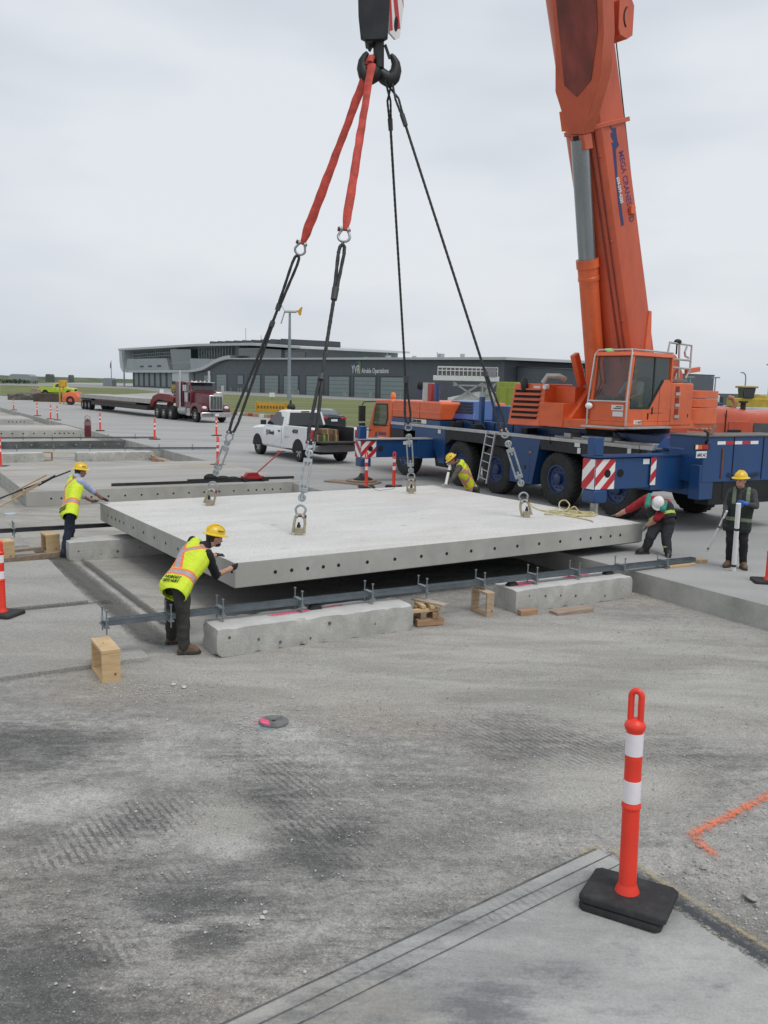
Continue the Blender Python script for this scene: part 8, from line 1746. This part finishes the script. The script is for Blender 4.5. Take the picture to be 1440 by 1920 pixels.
# --- worker behind the slab in front of the crane wheels, bowed over a pipe
ac = Vector((.25, -.97, 0)); pv = D(884, 917, 21.9); a_, b_ = hips(pv, ac)
J = dict(head=D(848, 862, 21.45), neck=D(857, 864, 21.55), pelvis=pv, ls=D(861, 877, 21.38), rs=D(866, 866, 21.75), le=D(850, 896, 21.28), lw=D(840, 906, 21.35), re=D(853, 885, 21.85), rw=D(845, 877, 21.62),
         lh=b_, rh=a_, lk=D(884, 950, 21.7), la=D(890, 990, 21.8), rk=D(888, 950, 22.1), ra=D(892, 990, 22.2))
for k in ('la', 'ra'): J[k].z = .10
for k in ('lk', 'rk'): J[k].z = .48
J['lk'].x = J['la'].x-.02; J['rk'].x = J['ra'].x-.02
person('worker in lime vest bowed low behind the slab, before the crane wheels', J, Vector((-.75, -.15, -.75)), dict(skin=m_skin2, top=m_grn, leg=m_char, sleeve=m_grn, fore=m_grn, hair=m_hair, bsign=-1, words=0, openfront=0),
       {'l': ('lw', D(829, 910, 21.4)-J['lw'], Vector((0, 0, -1)), m_glp, .1, 1), 'r': ('rw', D(843, 868, 21.5)-J['rw'], Vector((-1, 0, 0)), m_glp, .9, 1)}, hatup=Vector((-.62, -.05, .72)))
pp = D(844, 872, 21.48); qq = D(836, 908, 21.3); mb = MB(); mb.cyl((0, 0, 0), qq-pp, .035, n=14); mb.build('x', m_white) if False else None
o = thing('pvc_pipe', 'short white plastic pipe held by the worker bowed behind the slab', 'pipe', pp); mb = MB(); mb.cyl((0, 0, 0), qq-pp, .035, n=14); mb.build('tube', m_white, o); mb = MB(); mb.cyl((qq-pp)*.28, (qq-pp)*.38, .037, n=14); mb.build('band', m_char, o)
# --- worker in red with white helmet, bending at the right corner
ac = Vector((.93, -.36, 0)); pv = D(1243, 975, 16.15); a_, b_ = hips(pv, ac, .10)
J = dict(head=D(1233, 945, 16.05), neck=D(1233, 936, 16.35), pelvis=pv, rs=D(1212, 936, 16.5), ls=D(1250, 944, 16.22), re=D(1180, 955, 16.75), rw=D(1157, 966, 17.05), le=D(1233, 971, 15.98), lw=D(1213, 985, 16.15),
         lh=b_, rh=a_, lk=D(1249, 1009, 15.95), la=D(1252, 1036, 15.85), rk=D(1219, 1009, 16.0), ra=D(1210, 1034, 16.0))
for k in ('la', 'ra'): J[k].z = .10
def ex_red(o, org, J):
    for c0, c1, r in ((D(1217, 928, 16.2), D(1214, 947, 16.0), .05), (D(1248, 942, 16.05), D(1243, 955, 15.9), .05)):
        bm = bmesh.new(); capsule(bm, c0, c1, r*.8, r*1.1); put(remesh(bm, 'scarf', .008, 2), 'scarf', m_tealc, o, org)
    for K_, A_ in ((J['lk'], J['la']), (J['rk'], J['ra'])):
        c = A_.lerp(K_, .32); d = (K_-A_).normalized(); mb = MB(); mb.lathe([(.074, -.024), (.078, -.02), (.078, .02), (.074, .024)], c-org, d, n=20); mb.build('leg_band', m_lstrip, o)
person('worker in red shirt and dark overalls with white helmet, bending over the right slab corner', J, Vector((-.45, -.75, -1.4)), dict(skin=m_skin, top=m_redc, leg=M('overall_black', (.018, .018, .022), .85, var=.3, bump=.4, bscale=11), sleeve=m_redc, fore=m_skin, hair=m_hair, bsign=-1, belly=.035, arm=1.15, bag=1.05, hatmark=0, openfront=0),
       {'r': ('rw', D(1147, 967, 17.2)-J['rw'], Vector((0, 0, -1)), m_glg, .12, 1), 'l': ('lw', Vector((-.35, .25, -.9)), Vector((-.8, .5, 0)), m_glg, .5, 1)}, vest='over', hat=m_hatw, hatup=Vector((-.10, -.85, .62)), brim='cap', build=1.14, boots=m_bootb, foot_dirs=(Vector((-.15, -1, 0)), Vector((-.95, -.25, 0))), extra=ex_red)
# --- standing worker at right with white pipes
ac = Vector((.97, -.2, 0)); pv = D(1383, 980, 14.85); a_, b_ = hips(pv, ac)
J = dict(head=D(1389, 901, 14.82), neck=D(1391, 914, 14.86), pelvis=pv, rs=D(1372, 921, 14.95), ls=D(1411, 923, 14.80), re=D(1362, 947, 14.92), rw=D(1357, 971, 14.72), le=D(1418, 949, 14.66), lw=D(1397, 944, 14.50),
         lh=b_, rh=a_, lk=D(1394, 1013, 14.78), la=D(1393, 1054, 14.85), rk=D(1370, 1011, 14.85), ra=D(1368, 1048, 15.0))
for k in ('la', 'ra'): J[k].z = .10
person('standing worker in dark green vest and yellow hard hat holding two white pipes at right', J, Vector((-.75, -.65, -.2)), dict(skin=m_skin, top=M('sweater_grey', (.05, .052, .055), .85, var=.2, scale=8, bump=.4, bscale=14), leg=m_blk, sleeve=M('sweater_grey', (.05, .052, .055), .85), fore=M('sweater_grey', (.05, .052, .055), .85), hair=m_hairb, bsign=-1, hatmark=0, belly=.015),
       {'r': ('rw', Vector((.15, -.1, -1)), Vector((.6, -.5, 0)), m_glv, .7, 1), 'l': ('lw', Vector((-1, -.1, .1)), Vector((0, -1, -.2)), m_glb, .75, 1)}, vest='dark', hatup=Vector((-.04, -.02, 1)), boots=m_boot, foot_dirs=(Vector((-.1, -1, 0)), Vector((-.7, -.7, 0))))
for (a, b, r, Ya, Yb, l) in (((1385, 944), (1375, 1071), .040, 14.40, 14.62, 'thick white plastic pipe standing upright before the worker at right'), ((1363, 958), (1325, 1034), .018, 14.62, 15.1, 'thin white plastic pipe held slanting down by the worker at right')):
    p = D(*a, Ya); q = D(*b, Yb); q.z = max(q.z, .005); o = thing('pvc_pipe', l, 'pipe', p, 0, 'white pipes held by the standing worker'); mb = MB(); mb.cyl((0, 0, 0), q-p, r, n=18); mb.build('tube', m_white, o)
    for t in (.36, .9): mb = MB(); mb.cyl((q-p)*t, (q-p)*(t+.035), r*1.04, n=18); mb.build('tape_band', m_char, o)
# --- crane operator
def Sw(x, y, z): return S.w(x, y, z)
ac = S.y; pv = Sw(1.28, 1.02, 2.72)
J = dict(head=Sw(1.35, 1.02, 3.42), neck=Sw(1.30, 1.02, 3.26), pelvis=pv, ls=Sw(1.30, 1.22, 3.18), rs=Sw(1.30, .82, 3.18), le=Sw(1.45, 1.28, 2.95), lw=Sw(1.68, 1.22, 2.86), re=Sw(1.45, .76, 2.95), rw=Sw(1.68, .80, 2.86),
         lh=Sw(1.32, 1.12, 2.70), rh=Sw(1.32, .92, 2.70), lk=Sw(1.75, 1.12, 2.74), la=Sw(1.95, 1.12, 2.42), rk=Sw(1.75, .92, 2.74), ra=Sw(1.95, .92, 2.42))
person('crane operator in a pale shirt and lime vest seated inside the orange crane cab', J, S.x, dict(skin=m_skin, top=M('shirt_pale', (.52, .56, .60), .8), leg=m_navy, sleeve=M('shirt_pale', (.52, .56, .60), .8), fore=m_skin, hair=M('hair_grey', (.35, .33, .31), .8), bsign=1, hatmark=0, words=0, folds=0),
       {'r': ('rw', S.x, Vector((0, 0, -1)), m_skin, .6, 1), 'l': ('lw', S.x, Vector((0, 0, -1)), m_skin, .6, -1)}, foot_dirs=(S.x, S.x), boots=m_bootb)
